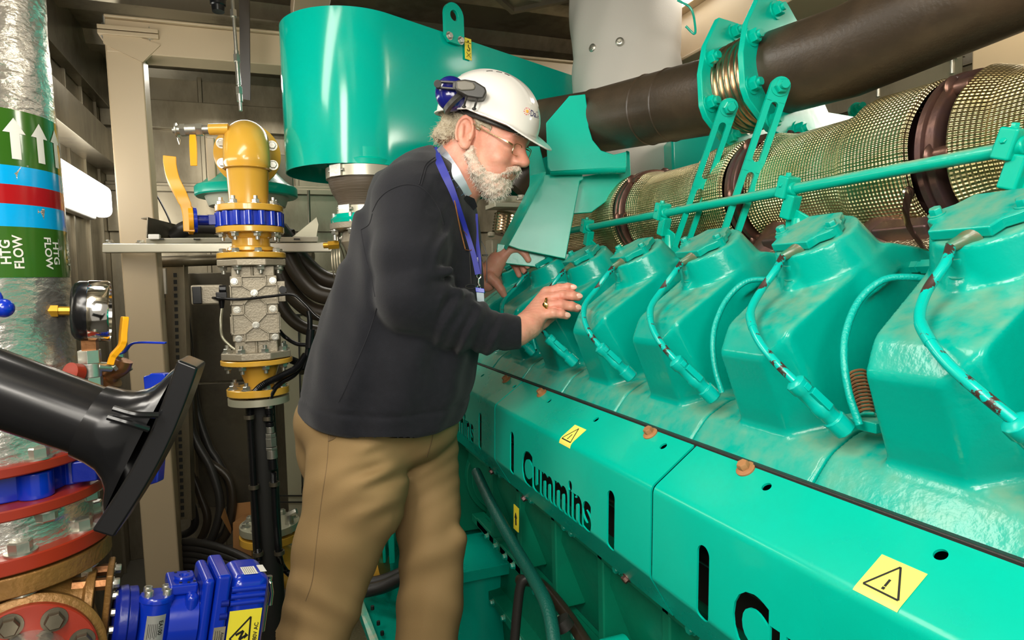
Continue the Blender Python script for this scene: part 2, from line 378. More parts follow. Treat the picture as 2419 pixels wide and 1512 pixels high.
# ================================================================ room
WLX, WBY, WRX, CZ = -.74, 3.75, 2.5, 2.52
b = MB(); b.box2((WLX-.05, -.9, -.02), (WRX+.05, WBY+.05, 0)); struct('floor', b, M_floor)
# left wall: folded sheets standing side by side
b = MB(); y = -.9
while y < WBY:
    b.box2((WLX-.04, y, 0), (WLX, y+.235, CZ)); b.box2((WLX-.002, y+.235, 0), (WLX+.012, y+.25, CZ)); y += .25
struct('wall_left', b, M_galv, bevel=.002)
b = MB(); x = WLX
while x < WRX:
    b.box2((x, WBY, 0), (min(x+.44, WRX), WBY+.04, CZ)); b.box2((x+.44, WBY-.012, 0), (min(x+.46, WRX), WBY+.02, CZ)); x += .46
struct('wall_back', b, M_galv, bevel=.002)
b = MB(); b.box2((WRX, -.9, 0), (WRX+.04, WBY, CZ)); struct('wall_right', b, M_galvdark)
# ceiling: trapezoid roof sheet, ribs across the room
b = MB(); vs = []; y = -.9; pr = []
while y < WBY:
    pr += [(y, CZ), (y+.30, CZ), (y+.34, CZ-.05), (y+.44, CZ-.05), (y+.48, CZ)]; y += .48
n = len(pr); b.add([(WLX-.04, p[0], p[1]) for p in pr]+[(WRX+.04, p[0], p[1]) for p in pr], [(i, i+1, n+i+1, n+i) for i in range(n-1)])
b.box2((WLX, -.9, CZ+.002), (WRX, WBY, CZ+.03)); struct('ceiling', b, M_galv)
for i, (x0, x1, y0, y1) in enumerate([(.75, 1.15, 1.95, 2.35)]):
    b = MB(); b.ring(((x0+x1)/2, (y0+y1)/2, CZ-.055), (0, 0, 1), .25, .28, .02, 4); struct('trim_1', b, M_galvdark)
# rails along the left wall (seen as slanting bands), light frame posts, bright panels low on the wall
b = MB(); b.box2((WLX, -.9, 1.985), (WLX+.10, WBY, 2.125)); struct('trim_2', b, M_galv, bevel=.003)
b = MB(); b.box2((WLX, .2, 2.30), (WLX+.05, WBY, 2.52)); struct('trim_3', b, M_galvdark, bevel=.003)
b = MB()
for y0 in (1.9, 2.38): b.box2((WLX+.012, y0, .05), (WLX+.03, y0+.44, 1.42))
struct('trim_4', b, M_wallpanel, bevel=.004)
b = MB()
for y0 in (1.86, 2.32, 2.56): b.box2((WLX+.012, y0, 0), (WLX+.055, y0+.05, 1.62)); b.box2((WLX+.055, y0+.01, 0), (WLX+.065, y0+.04, 1.62))
struct('trim_5', b, M_galvlight, bevel=.003)
# angle brace where the rail meets the column
# back wall rails
b = MB(); b.box2((WLX, WBY-.05, 2.22), (WRX, WBY, 2.36)); b.box2((WLX, WBY-.03, 1.70), (WRX, WBY, 1.95)); b.box2((WLX, WBY-.06, 1.90), (WRX, WBY-.03, 1.93))
struct('trim_6', b, M_galv, bevel=.003)
b = MB()
for x in (-.32, -.28, .02, .06, .5, .54): 
    for z in (1.78, 1.88): b.ball((x, WBY-.033, z), .009, 10, 6)
struct('trim_7', b, M_steel)
# ------------------------------------------------------------ left fluorescent fitting
L = thing('wall_light', 'bright white fluorescent fitting fixed along the left wall', 'light', (WLX+.03, 2.4, 1.78))
def rbar(y0, y1, x0, x1, z0, z1):
    b = MB(); b.box2((x0, y0, z0), (x1, y1, z1)); return b
obj('lamp_housing', rbar(1.5, 3.30, WLX+.001, WLX+.045, 1.715, 1.865), M_white, L, bevel=.01)
obj('diffuser', rbar(1.52, 3.28, WLX+.04, WLX+.115, 1.722, 1.858), M_glow, L, bevel=.03, bseg=5)
# ceiling fitting, upper right
p = at(1640, 4, Z=2.44); L = thing('ceiling_light', 'flat fluorescent ceiling fitting at the top edge right of the silver flue', 'light', p)
b = MB(); b.box(p+v3((0, 0, .03)), (.30, .9, .05)); obj('lamp_housing', b, M_white, L, bevel=.008)
b = MB(); b.box(p+v3((0, 0, -.004)), (.26, .84, .03)); obj('diffuser', b, M_glow, L, bevel=.01)
# ------------------------------------------------------------ column with bolted head plate, and the beams
bp = at(335, 700, d=2.38); cx, cy = bp[0], bp[1]
C_ = thing('steel_column', 'cream painted square steel column with a bolted top plate', 'column', (cx, cy, 0))
b = MB(); b.box2((cx-.058, cy-.058, 0), (cx+.058, cy+.058, 2.30)); obj('shaft', b, M_cream, C_, bevel=.007, bseg=3)
b = MB(); b.box2((cx-.075, cy-.075, 2.30), (cx+.115, cy+.075, 2.315)); b.box2((cx-.075, cy-.075, 2.318), (cx+.115, cy+.075, 2.333)); obj('head_plate', b, M_cream, C_, bevel=.002)
b = MB(); slab(b, [(cx+.058, cy-.06, 2.30), (cx+.118, cy-.06, 2.30), (cx+.118, cy-.06, 2.275), (cx+.058, cy-.06, 2.215)], (0, .01, 0)); slab(b, [(cx+.058, cy-.066, 2.30), (cx-.06, cy-.066, 2.30), (cx-.06, cy-.066, 2.27), (cx+.058, cy-.066, 2.215), (cx+.118, cy-.066, 2.28)], (0, .006, 0)) ; obj('gusset', b, M_cream, C_)
for dx in (-.055, .085):
    for dy in (-.05, .05):
        b = MB(); b.hexbolt((cx+dx, cy+dy, 2.333), (0, 0, 1), .011, .010); b.cyl((cx+dx, cy+dy, 2.333), (cx+dx, cy+dy, 2.372), .006); b.hexbolt((cx+dx, cy+dy, 2.30), (0, 0, -1), .011, .009); obj('bolt', b, M_steel, C_)
b = MB(); ga, gb = at(246, 42, Y=cy-.06), at(1500, 165, Y=cy-.06); slab(b, [ga, gb, gb-v3((0, 0, .115)), ga-v3((0, 0, .115))], (0, .12, 0)); slab(b, [ga+v3((0, -.015, 0)), gb+v3((0, -.015, 0)), gb+v3((0, -.015, .010)), ga+v3((0, -.015, .010))], (0, .15, 0))
tag(obj('ceiling_beam', b, M_cream, None, bevel=.004), 'cream painted steel beam crossing under the ceiling above the column', 'beam')
A = at(700, 20, Z=2.45); b = MB(); b.box2((A[0]-.02, .5, 2.38), (A[0]+.10, cy-.08, 2.47)); tag(obj('ceiling_beam', b, M_cream, None, bevel=.004), 'short cream beam behind the top of the green drum', 'beam')
A = at(1640, 75, Z=2.30); b = MB(); b.box2((A[0]+.02, -.5, 2.22), (A[0]+.12, 3.2, 2.40)); b.box2((A[0]-.02, -.5, 2.21), (A[0]+.16, 3.2, 2.222)); b.box2((A[0]-.02, -.5, 2.40), (A[0]+.16, 3.2, 2.412))
tag(obj('roof_beam', b, M_cream, None, bevel=.003), 'cream roof beam running away at the upper right behind the black pipe', 'beam')
b = MB(); q = at(2400, 160, d=1.75); b.box2((q[0], q[1]-.05, 0), (q[0]+.14, q[1]+.12, 2.5)); tag(obj('steel_column', b, M_cream, None, bevel=.006), 'pale cream column at the right edge behind the exhaust manifold', 'column')
# ------------------------------------------------------------ cable trays and conduits along the right wall
def tray(name, label, X, Z, y0, y1, wd=.10, h=.04):
    t = thing(name, label, 'tray', (X, y0, Z)); b = MB()
    b.box2((X-wd/2, y0, Z), (X+wd/2, y1, Z+.002)); b.box2((X-wd/2, y0, Z), (X-wd/2+.002, y1, Z+h)); b.box2((X+wd/2-.002, y0, Z), (X+wd/2, y1, Z+h))
    b.box2((X-wd/2, y0, Z+h), (X-wd/2+.012, y1, Z+h+.002)); b.box2((X+wd/2-.012, y0, Z+h), (X+wd/2, y1, Z+h+.002))
    obj('channel', b, M_galvlight if 0 else M_galv, t); return t
tq = at(2300, 170, X=2.0)
t1 = tray('cable_tray', 'galvanised cable tray hanging under the black pipe at the upper right', tq[0], tq[2]-.02, tq[1]-.0, 3.4, .10, .06)
t2 = tray('cable_tray', 'second galvanised channel beside the hanging cable tray', tq[0]+.13, tq[2]-.03, tq[1], 3.4, .07, .06)
b = MB(); b.box2((tq[0]-.07, tq[1]+.02, tq[2]-.07), (tq[0]-.02, 3.4, tq[2]-.035)); obj('support_channel', b, M_galvdark, t1)
for i, dy in enumerate((.0, .25, .75, 1.2)):
    b = MB(); b.cyl((tq[0]-.05, tq[1]+.03+dy, tq[2]), (tq[0]-.05, tq[1]+.03+dy, CZ), .006); b.hexbolt((tq[0]-.05, tq[1]+.03+dy, tq[2]+.04), (0, 0, 1), .012, .008); obj('threaded_rod', b, M_steel, t1)
for i, (px, r) in enumerate([(2065, .014), (2130, .010), (1985, .009)]):
    q = at(px, 260, X=2.44); b = MB(); b.cyl((q[0], q[1], 0), (q[0], q[1], 2.3), r, n=16)
    tag(obj('conduit', b, M_steel, None), ['bright vertical conduit on the right wall between tray and heat shield', 'thinner conduit just right of the bright vertical conduit', 'thin conduit left of the bright vertical conduit'][i], 'pipe', 'conduits on the right wall')
b = MB(); q = at(1960, 340, X=2.43); b.box2((q[0], q[1]-.10, q[2]-.3), (q[0]+.06, q[1]+.16, q[2]+.05)); b.box2((q[0]-.02, q[1]-.02, q[2]-.05), (q[0]+.02, q[1]+.02, q[2]+.02)); tag(obj('switch_box', b, M_galvlight, None, bevel=.004), 'small metal box with a clip low on the right wall', 'box')
# ceiling cable tray strip / slotted band top left of drum, black camera dome, hanging rod
b = MB(); a0 = at(577, -40, d=2.1); a1 = at(580, 235, d=2.25); d_ = nrm(a1-a0); b.box((a0+a1)/2, (.035, .004, np.linalg.norm(a1-a0)), (nrm(np.cross(d_, FW)), nrm(np.cross(np.cross(d_, FW), d_)), d_))
for i in range(7): pass
tag(obj('hanging_strip', b, M_hosebr, None), 'dark brown metal strip hanging behind the threaded rod', 'strip')
H = thing('hanging_rod', 'thin steel threaded rod hanging from the ceiling onto the yellow elbow', 'rod', at(568, 255, d=2.07))
def rodp(y): return at(549+(y)*.075, y, d=2.07)
b = MB(); b.cyl(rodp(-60), rodp(262), .0055, n=12); obj('rod', b, M_steel, H)
for y in (32, 215, 138):
    b = MB(); b.cyl(rodp(y-8), rodp(y+8), .011, n=6); obj('nut', b, M_steel, H)
b = MB(); b.cyl(rodp(205), rodp(240), .009, n=12); b.cyl(rodp(120), rodp(200), .0075, n=12); obj('coupling', b, M_steel, H)
q = at(514, -6, d=2.0); dn = nrm(at(516, 30, d=2.0)-q); b = MB(); b.lathe(q-dn*.03, dn, [(0, .028), (.03, .028), (.032, .024), (.055, .023), (.058, .02), (.075, .018), (.075, .012)], 24)
tag(obj('sprinkler_cap', b, M_black, None), 'short black cylindrical fitting hanging from the ceiling left of the rod', 'fitting')
# ------------------------------------------------------------ zinc strut frame with the tray on it
def bar(mb, a, c, wv, hv): 
    a = v3(a); c = v3(c); d = c-a; return slab(mb, [a, a+v3(wv), a+v3(wv)+v3(hv), a+v3(hv)], d)
SD = 2.22
S = thing('support_strut', 'long zinc plated channel running level behind the yellow valves', 'strut', at(500, 585, d=SD))
a, c = at(241, 575, d=SD), at(785, 573, d=SD); dn = at(241, 597, d=SD)-a
b = MB(); bar(b, a, c, dn, (0, .04, 0)); obj('lower_channel', b, M_strut, S, bevel=.004)
a, c = at(345, 563, d=SD-.005), at(752, 559, d=SD-.005); dn = at(345, 575, d=SD)-a
b = MB(); bar(b, a, c, dn, (0, .06, 0)); obj('upper_channel', b, M_strut, S, bevel=.002)
for px in (380, 465, 701):
    b = MB(); b.box(at(px, 565, d=SD-.008), (.02, .01, .004)); obj('slot', b, M_inside, S)
b = MB(); q = at(365, 560, d=SD-.01); b.box(q, (.035, .03, .018)); obj('clip_plate', b, M_white, S, bevel=.003)
for px in (256, 330, 590, 660):
    q = at(px, 573, d=SD-.0); b = MB(); b.hexbolt(q+v3((0, .02, 0)), (0, 0, 1), .012, .008); obj('bolt', b, M_steel, S)
b = MB(); a, c = at(345, 620, d=2.5), at(740, 605, d=2.5); b.cyl(a, c, .022); tag(obj('cross_pipe', b, M_galv, None), 'round grey metal tube just below the long zinc channel', 'pipe')
# open tray coming forward over the strut
b = MB(); T = [at(333, 515, d=2.2), at(347, 513, d=2.2), at(345, 562, d=2.2), at(350, 572, d=2.2)]; e = v3((.30, 1.15, -.02))
slab(b, [T[0], T[1], T[1]+v3((0, 0, -.003)), T[0]+v3((0, 0, -.003))], e); slab(b, [T[1], T[1]+v3((.003, 0, 0)), T[2]+v3((.003, 0, 0)), T[2]], e)
tag(obj('cable_channel', b, M_galvdark, None), 'dark channel section slanting back above the zinc strut beside the column', 'tray')
b = MB(); T = [at(752, 553, d=2.2), at(742, 512, d=2.25), at(672, 562, d=2.6)]; slab(b, [at(690, 560, d=2.3), at(748, 512, d=2.3), at(753, 530, d=2.3), at(748, 560, d=2.3)], (0, .01, 0))
tag(obj('folded_plate', b, M_galvlight, None, bevel=.002), 'bright folded sheet plate standing on the strut end beside the man', 'plate')
# ------------------------------------------------------------ perforated upright, cabinets, cable bundles, box
P0, P1 = at(402, 622, d=2.5), at(421, 1228, d=2.5); d_ = nrm(P0-P1); ax = nrm((.97, -.25, 0)); az = np.cross(ax, d_)
PT = thing('perforated_upright', 'tall perforated metal cable upright standing behind the column', 'rack', P1)
b = MB(); Lh = np.linalg.norm(P0-P1); mid = (P0+P1)/2; b.box(mid, (.115, .003, Lh), (ax, az, d_)); b.box(mid+ax*.057, (.003, .04, Lh), (ax, az, d_)); b.box(mid-ax*.057, (.003, .04, Lh), (ax, az, d_)); obj('upright', b, M_galv, PT)
s_ = 1 if np.dot(az, FW) < 0 else -1
for r_ in (-.028, .018):
    for i in range(36): b = MB(); b.box(P1+d_*(.02+i*(Lh-.04)/36)+ax*r_+az*s_*.003, (.012, .003, .016), (ax, az, d_)); obj('slot', b, M_inside, PT)
b = MB(); b.box(P1+d_*(Lh-.07)-ax*.03+az*s_*.006, (.03, .006, .10), (ax, az, d_)); obj('tag_plate', b, M_white, PT)
Cb = thing('control_cabinet', 'dark grey sheet metal cabinet standing behind the yellow valves', 'cabinet', at(560, 1230, d=2.75))
def panel_px(p, d, thick=.01):
    b = MB(); slab(b, [at(x, y, d=dd) for (x, y), dd in zip(p, d)], FW*thick); return b
obj('upper_panel', panel_px([(438, 645), (650, 641), (652, 894), (450, 905)], [2.7]*4), M_galvdark, Cb, bevel=.003)
obj('lower_panel', panel_px([(452, 908), (652, 898), (655, 1192), (468, 1200)], [2.7]*4), M_galvdark, Cb, bevel=.003)
obj('edge_strip', panel_px([(428, 630), (437, 630), (468, 1190), (460, 1190)], [2.66]*4, .02), M_galv, Cb)
Cb2 = thing('grey_enclosure', 'pale grey steel enclosure right of the yellow valve column behind the man', 'cabinet', at(700, 1180, d=2.85))
obj('enclosure_body', panel_px([(655, 640), (850, 640), (850, 1400), (690, 1400)], [2.62]*4, .15), M_wallpanel, Cb2, bevel=.004)
b = MB()
for y in (742, 1170, 1185): slab(b, [at(655, y, d=2.61), at(850, y, d=2.61), at(850, y+3, d=2.61), at(655, y+3, d=2.61)], FW*.004)
slab(b, [at(703, 745, d=2.61), at(706, 745, d=2.61), at(716, 1170, d=2.61), at(713, 1170, d=2.61)], FW*.004); slab(b, [at(712, 1150, d=2.60), at(850, 1150, d=2.60), at(850, 1165, d=2.60), at(712, 1165, d=2.60)], FW*.004); obj('door_gap', b, M_inside, Cb2)
CBG = 'black cables behind the perforated upright'
paths = [[(395, 640), (420, 760), (440, 900), (455, 1020), (500, 1110), (520, 1200), (490, 1290), (430, 1330)],
         [(412, 640), (438, 780), (452, 900), (470, 1060), (540, 1130), (548, 1210), (520, 1280), (420, 1310)],
         [(425, 640), (445, 800), (462, 950), (492, 1050), (515, 1090), (545, 1160), (530, 1260), (450, 1290)],
         [(380, 700), (410, 900), (430, 1050), (470, 1160), (490, 1230), (460, 1290), (400, 1300)],
         [(380, 760), (405, 960), (415, 1100), (455, 1200), (455, 1250), (400, 1275)]]
for i, p in enumerate(paths):
    b = MB(); b.tube(spline([at(x, y, d=2.56+.035*i) for x, y in p], 8), .016, 12)
    tag(obj('black_cable', b, M_hosebr if i % 2 else M_blackmat, None), ['cable nearest the perforated upright curving to the floor', 'second black cable bending widest near the cardboard box', 'upper black cable dropping beside the cabinet edge', 'lower black cable looping left near the floor', 'innermost black cable loop by the column foot'][i], 'cable', CBG)
b = MB()
for i in range(6): b.tube(spline([at(380, 1290+i*14, d=2.55), at(450, 1280+i*14, d=2.5), at(540, 1300+i*15, d=2.45), at(640, 1350+i*14, d=2.4)], 6), .015, 10)
tag(obj('cable_heap', b, M_blackmat, None), 'heap of black cables lying in the dark behind the blue actuator', 'cable')['kind'] = 'stuff'
K = thing('cardboard_box', 'small open brown cardboard box on the floor behind the black post', 'box', at(575, 1318, d=2.55))
obj('box_body', panel_px([(550, 1235), (640, 1228), (640, 1310), (551, 1320)], [2.5, 2.5, 2.5, 2.5], .10), M_card, K)
obj('flap', panel_px([(550, 1238), (552, 1190), (640, 1180), (640, 1232)], [2.60, 2.61, 2.61, 2.60], .003), M_card, K)
obj('flap', panel_px([(546, 1250), (530, 1200), (522, 1222), (545, 1262)], [2.5, 2.45, 2.45, 2.5], .003), M_card, K)
# curved thick hoses right of the yellow valve
HP = [[(664, 560), (700, 640), (745, 690), (800, 705)], [(650, 600), (680, 680), (730, 730), (790, 745)], [(660, 540), (720, 620), (770, 660), (830, 668)], [(640, 585), (645, 640), (665, 720), (710, 770), (780, 790)]]
HL = ['thick black hose curving down right just below the zinc strut', 'second thick hose with pale print curving behind the man', 'uppermost thick hose passing behind the strut end', 'lowest thick hose bending beside the aluminium valve body']
for i, p in enumerate(HP):
    b = MB(); b.tube(spline([at(x, y, d=2.30+.04*i) for x, y in p], 10), .031 if i < 3 else .024, 20); tag(obj('thick_hose', b, M_hosebr, None), HL[i], 'hose', 'thick hoses behind the man')
b = MB(); b.tube(spline([at(x, y, d=2.4) for x, y in [(410, 560), (440, 540), (480, 533), (560, 540), (640, 548), (690, 560)]], 10), .03, 16); tag(obj('thick_hose', b, M_blackmat, None), 'thick black hose lying level on the strut behind the yellow lever', 'hose')
b = MB(); b.tube(spline([at(x, y, d=2.9) for x, y in [(350, 430), (375, 470), (400, 520), (410, 560)]], 8), .004, 8); tag(obj('thin_wire', b, M_black, None), 'thin black wire slanting down between column and yellow lever', 'wire')
# floor plate and green base frame behind the legs
b = MB(); b.box((.22, 2.55, .02), (.35, .5, .04)); tag(obj('tread_plate', b, M_tread, None), 'small patch of ribbed tread plate on the floor between the legs', 'plate')
b = MB(); q = at(655, 1480, Z=.25); b.box2((q[0]-.15, q[1]-.2, .22), (q[0]+.12, q[1]+.05, .25)); b.box2((q[0]-.12, q[1]-.15, 0), (q[0]-.08, q[1]-.1, .22)); tag(obj('metal_shelf', b, M_galvlight, None, bevel=.003), 'pale metal plate beside the blue actuator and the trouser leg', 'plate')
B_ = thing('base_frame', 'green steel base frame with drilled plate behind the trouser legs', 'frame', (.55, 2.6, 0))
b = MB(); slab(b, [at(838, 1415, d=2.2), at(1000, 1372, d=2.5), at(1010, 1600, d=1.95), at(915, 1620, d=1.9)], (0, 0, -.03)); obj('drilled_plate', b, M_green, B_, bevel=.002)
b = MB(); slab(b, [at(838, 1418, d=2.19), at(852, 1414, d=2.19), at(930, 1620, d=1.88), at(905, 1620, d=1.88)], (0, 0, .02)); obj('edge_angle', b, M_greendust, B_)
for q in [(880, 1440), (894, 1476), (903, 1500)]: b = MB(); b.cyl(at(*q, d=2.08), at(*q, d=2.08)+v3((0, 0, .012)), .006); obj('drilled_hole', b, M_inside, B_)
b = MB(); b.cyl(at(905, 1280, d=2.35), at(960, 1268, d=2.35), .028, n=30); dx = nrm(at(960, 1268, d=2.35)-at(905, 1280, d=2.35)); b.box(at(930, 1278, d=2.33), (.022, .09, .13), (dx, nrm(np.cross((0, 0, 1), dx)), (0, 0, 1))); b.box(at(912, 1280, d=2.33), (.012, .09, .12), (dx, nrm(np.cross((0, 0, 1), dx)), (0, 0, 1)))
b.cyl(at(900, 1100, d=2.5), at(930, 1400, d=2.5), .04); b.box(at(960, 1200, d=2.7), (.3, .02, .7))
obj('pipe_flange', b, M_greendark if 0 else M_green, B_, bevel=.003)
b = MB(); q = at(883, 1330, d=2.3); b.lathe(q, dx, [(0, .07), (.014, .07)], 40); b.lathe(q+dx*.016, dx, [(0, .085), (.02, .085)], 40); obj('yellow_flange', b, M_yellow, B_)
b = MB(); b.tube(spline([at(x, y, d=2.15) for x, y in [(840, 1400), (900, 1388), (950, 1365), (1000, 1340)]], 8), .022, 14); b.tube(spline([at(x, y, d=2.2) for x, y in [(840, 1380), (900, 1372), (950, 1352), (1000, 1325)]], 8), .02, 14)
tag(obj('black_hose_pair', b, M_blackmat, None), 'black hoses passing low between the trouser legs', 'hose')
# hoses in front of the crankcase
b = MB(); g = [at(1125, 1115, d=1.75), at(1160, 1190, d=1.60), at(1215, 1290, d=1.42), at(1262, 1370, d=1.30), at(1295, 1440, d=1.22), at(1312, 1540, d=1.15), at(1320, 1640, d=1.1)]
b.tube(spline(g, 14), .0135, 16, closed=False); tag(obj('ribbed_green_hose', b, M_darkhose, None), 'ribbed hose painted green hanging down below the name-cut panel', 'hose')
b = MB(); g = [at(1228, 1370, d=1.5), at(1275, 1380, d=1.42), at(1330, 1440, d=1.32), at(1390, 1530, d=1.2)]; b.tube(spline(g, 10), .013, 14); tag(obj('brown_hose', b, M_hosebr, None), 'brown black hose crossing behind the ribbed green hose', 'hose')
b = MB(); g = [at(1255, 1362, d=1.45), at(1232, 1378, d=1.45), at(1222, 1440, d=1.45), at(1212, 1560, d=1.45)]; b.tube(spline(g, 10), .011, 12); tag(obj('bent_black_hose', b, M_blackmat, None), 'thin black hose bent over and dropping left of the brown one', 'hose')
b = MB(); q = at(1335, 1460, d=1.22); b.lathe(q-v3((.01, 0, .0)), (.5, -.3, -.9), [(0, .018), (.02, .018)], 20); tag(obj('hose_clamp', b, M_blackmat, None), 'black clamp holding the brown hose to the ribbed one', 'clamp')
# ================================================================ lagged heating pipe, left edge
PX, PY = -.413, 1.227
def zL(y, x=200): return float(at(x, y, d=1.0)[2])
def rL(xr, y):       # radius from the seen right edge
    z = float(at(xr, y, d=1.0)[2]); q = v3((PX, PY, z))-CAM; dd = q@FW; xa = CX+F*(q@RT)/dd; return (xr-xa)/F*dd*.90
HPp = thing('heating_flow_pipe', 'large foil wrapped heating pipe with green, blue and red bands at the left edge', 'pipe', (PX, PY, .3))
RP = rL(158, 655)
def wobP(an, t): return 1+.006*math.sin(5*an+t*23)+.004*math.sin(11*an-t*61)
def zz(y): return zL(y, 150)
zb = [zz(285), zz(410), zz(452), zz(495), zz(545), zz(658)]
def ring_(z0, z1, r, m, name, **k):
    b = MB(); b.lathe((PX, PY, z0), (0, 0, 1), [(0, r), (z1-z0, r)], 72, caps=k.pop('caps', False)); return obj(name, b, m, HPp, **k)
b = MB(); zt = zz(1075); n = 60; L_ = zz(-140)-zt
b.lathe((PX, PY, zt), (0, 0, 1), [(L_*i/n, RP) for i in range(n+1)], 80, wob=lambda a, t: 1+.007*math.sin(5*a+t*23)+.005*math.sin(11*a-t*61)+.003*math.sin(23*a+t*140), caps=False); obj('foil_jacket', b, M_foil, HPp, ang=80)
RB = RP*1.012
band1 = ring_(zb[1], zb[0], RB, M_greenlabel, 'green_band'); ring_(zb[2], zb[1], RB, M_bluelabel, 'blue_band'); ring_(zb[3], zb[2], RB, M_redlabel, 'red_band')
ring_(zb[4], zb[3], RB, M_bluelabel, 'blue_band'); band2 = ring_(zb[5], zb[4], RB, M_greenlabel, 'green_band')
va = math.atan2(-PY, -PX)       # the side that faces the viewer
def onpipe(ang, z, r=None): r = r or RB+.0008; return (PX+r*math.cos(ang), PY+r*math.sin(ang), z)
def curved(mb, poly, ac, zc):   # poly in metres (arc, z); triangulated strips along arc
    mb.add([onpipe(ac+u/RB, zc+v) for u, v in poly], [tuple(range(len(poly)))])
z0a, z1a = zz(395), zz(304)
for i in range(-4, 7):
    ac = va+math.radians(8+i*19.5); h = z1a-z0a; hw = .0155; sw = .0065; ht = .022
    b = MB()
    for u in range(6):       # shaft strips, head strips
        a0 = -sw+2*sw*u/6; a1 = -sw+2*sw*(u+1)/6; b.add([onpipe(ac+a0/RB, z0a), onpipe(ac+a1/RB, z0a), onpipe(ac+a1/RB, z1a-ht), onpipe(ac+a0/RB, z1a-ht)], [(0, 1, 2, 3)])
    for u in range(8):
        a0 = -hw+2*hw*u/8; a1 = -hw+2*hw*(u+1)/8; f0 = 1-abs(a0)/hw; f1 = 1-abs(a1)/hw
        b.add([onpipe(ac+a0/RB, z1a-ht), onpipe(ac+a1/RB, z1a-ht), onpipe(ac+a1/RB, z1a-ht+ht*f1), onpipe(ac+a0/RB, z1a-ht+ht*f0)], [(0, 1, 2, 3)])
    obj('white_arrow', b, M_white, band1, ang=80)
V1, F1 = text_mesh('HTG', .0175, 0, .0004); V2, F2 = text_mesh('FLOW', .0175, 0, .0004)
zc = (zz(577)+zz(627))/2
for i, flip in [(-2, 1), (-1, 0), (0, 1), (1, 0), (2, 1), (3, 0), (4, 1)]:
    ac = va+math.radians(19+i*30)
    for V_, F_, off in ((V1, F1, -.008), (V2, F2, .008)):
        s = 1 if flip else -1; b = MB()
        b.add([onpipe(ac+s*(off-p[1]*1.0)/RB, zc+s*p[0]) for p in V_], F_); obj('white_lettering', b, M_white, band2, ang=80)
# flanges and lug valve below
def fl(y0, y1, xr, m, name, par=None, ym=None):
    r = rL(xr, (y0+y1)/2); za, zb_ = zL(y0), zL(y1); b = MB(); e = .002
    b.lathe((PX, PY, zb_), (0, 0, 1), [(0, r-e), (e, r), (za-zb_-e, r), (za-zb_, r-e)], 90); return obj(name, b, m, par or HPp), za, zb_, r
def fbolts(par, z, r, d, ph=0, n=8, lab='bolt'):
    for i in range(n):
        a = va+ph+2*PI*i/n
        if math.cos(a-va) < -.35: continue
        b = MB(); b.hexbolt((PX+r*math.cos(a), PY+r*math.sin(a), z), (0, 0, d), .0155, .0155); obj('flange_bolt', b, M_steel, par)
f1, a1, b1_, r1 = fl(1070, 1094, 216, M_red, 'red_flange'); fbolts(f1, a1, r1*.84, 1, .42)
BV = thing('lug_valve', 'dark blue lug type butterfly valve clamped between red flanges', 'valve', (PX, PY, zL(1150)))
b = MB(); r = rL(190, 1130); za, zb_ = zL(1095)-.001, zL(1160)+.001
b.lathe((PX, PY, zb_), (0, 0, 1), [(0, r*.86), (za-zb_, r*.86)], 64)
for i in range(8):
    a = va+.42+2*PI*i/8; b.cyl((PX+r*.86*math.cos(a), PY+r*.86*math.sin(a), zb_), (PX+r*.86*math.cos(a), PY+r*.86*math.sin(a), za), .024, n=20)
obj('valve_body', b, M_blue, BV, bevel=.003)
q0 = at(205, 1108, d=1.02); q1 = at(345, 1118, d=1.08); b = MB(); b.cyl(q0, q1, .016, n=20); b.box(q0, (.034, .034, .034)); obj('valve_neck', b, M_bluedark, BV, bevel=.003)
b = MB(); hp = [(337, 890), (352, 885), (354, 882), (382, 882), (390, 884), (392, 960), (380, 1040), (372, 1140), (340, 1150), (352, 1040), (344, 960)]
slab(b, [at(x, y, d=1.10) for x, y in hp], FW*.022); obj('blue_lever', b, M_blue, BV, bevel=.004, bseg=3)
f2, a2, b2_, r2 = fl(1161, 1186, 236, M_red, 'red_flange'); fbolts(f2, b2_, r2*.84, -1, .42)
b = MB(); r = rL(203, 1250); za, zb_ = b2_, zL(1270); b.lathe((PX, PY, zb_), (0, 0, 1), [((za-zb_)*i/8, r*(1+.01*math.sin(i*2.4))) for i in range(9)], 72, caps=False); obj('foil_jacket', b, M_foil, HPp, ang=80)
f3, a3, b3_, r3 = fl(1268, 1303, 247, M_red, 'red_flange')
r3 = rL(247, 1300)
fbolts(f3, a3, r3*.84, 1, .12)
BRV = thing('brass_valve', 'large brass coloured valve under the foil pipe with a side branch facing out', 'valve', (PX, PY, zL(1500)))
f4, a4, b4_, r4 = fl(1306, 1352, 250, M_gold, 'top_flange', BRV)
for i in range(8):
    a = va+.12+2*PI*i/8
    if math.cos(a-va) < -.3: continue
    b = MB(); b.hexbolt((PX+r4*.84*math.cos(a), PY+r4*.84*math.sin(a), b4_), (0, 0, -1), .0155, .014); obj('flange_bolt', b, M_steel, BRV)
zc = zL(1560); b = MB(); b.lathe((PX, PY, zc-.14), (0, 0, 1), [(0, .06), (.03, .10), (.08, .115), (.14, .12), (.19, .11), (.24, .085), (b4_-zc+.14, .085)], 56)
dv = nrm(at(290, 1430, d=1.06)-at(150, 1445, d=1.02)); q = at(150, 1432, d=1.01); b.lathe(q-dv*.06, dv, [(0, .055), (.05, .052), (.07, .045), (.085, .045), (.088, .052), (.10, .052)], 40)
obj('valve_body', b, M_gold, BRV, bevel=.002)
sd_ = nrm(np.cross(dv, (0, 0, 1))); up_ = np.cross(sd_, dv)
b = MB(); q2 = at(252, 1440, d=1.05); b.box(q2, (.010, .085, .145), (dv, sd_, up_)); obj('mounting_plate', b, M_gold, BRV, bevel=.003)
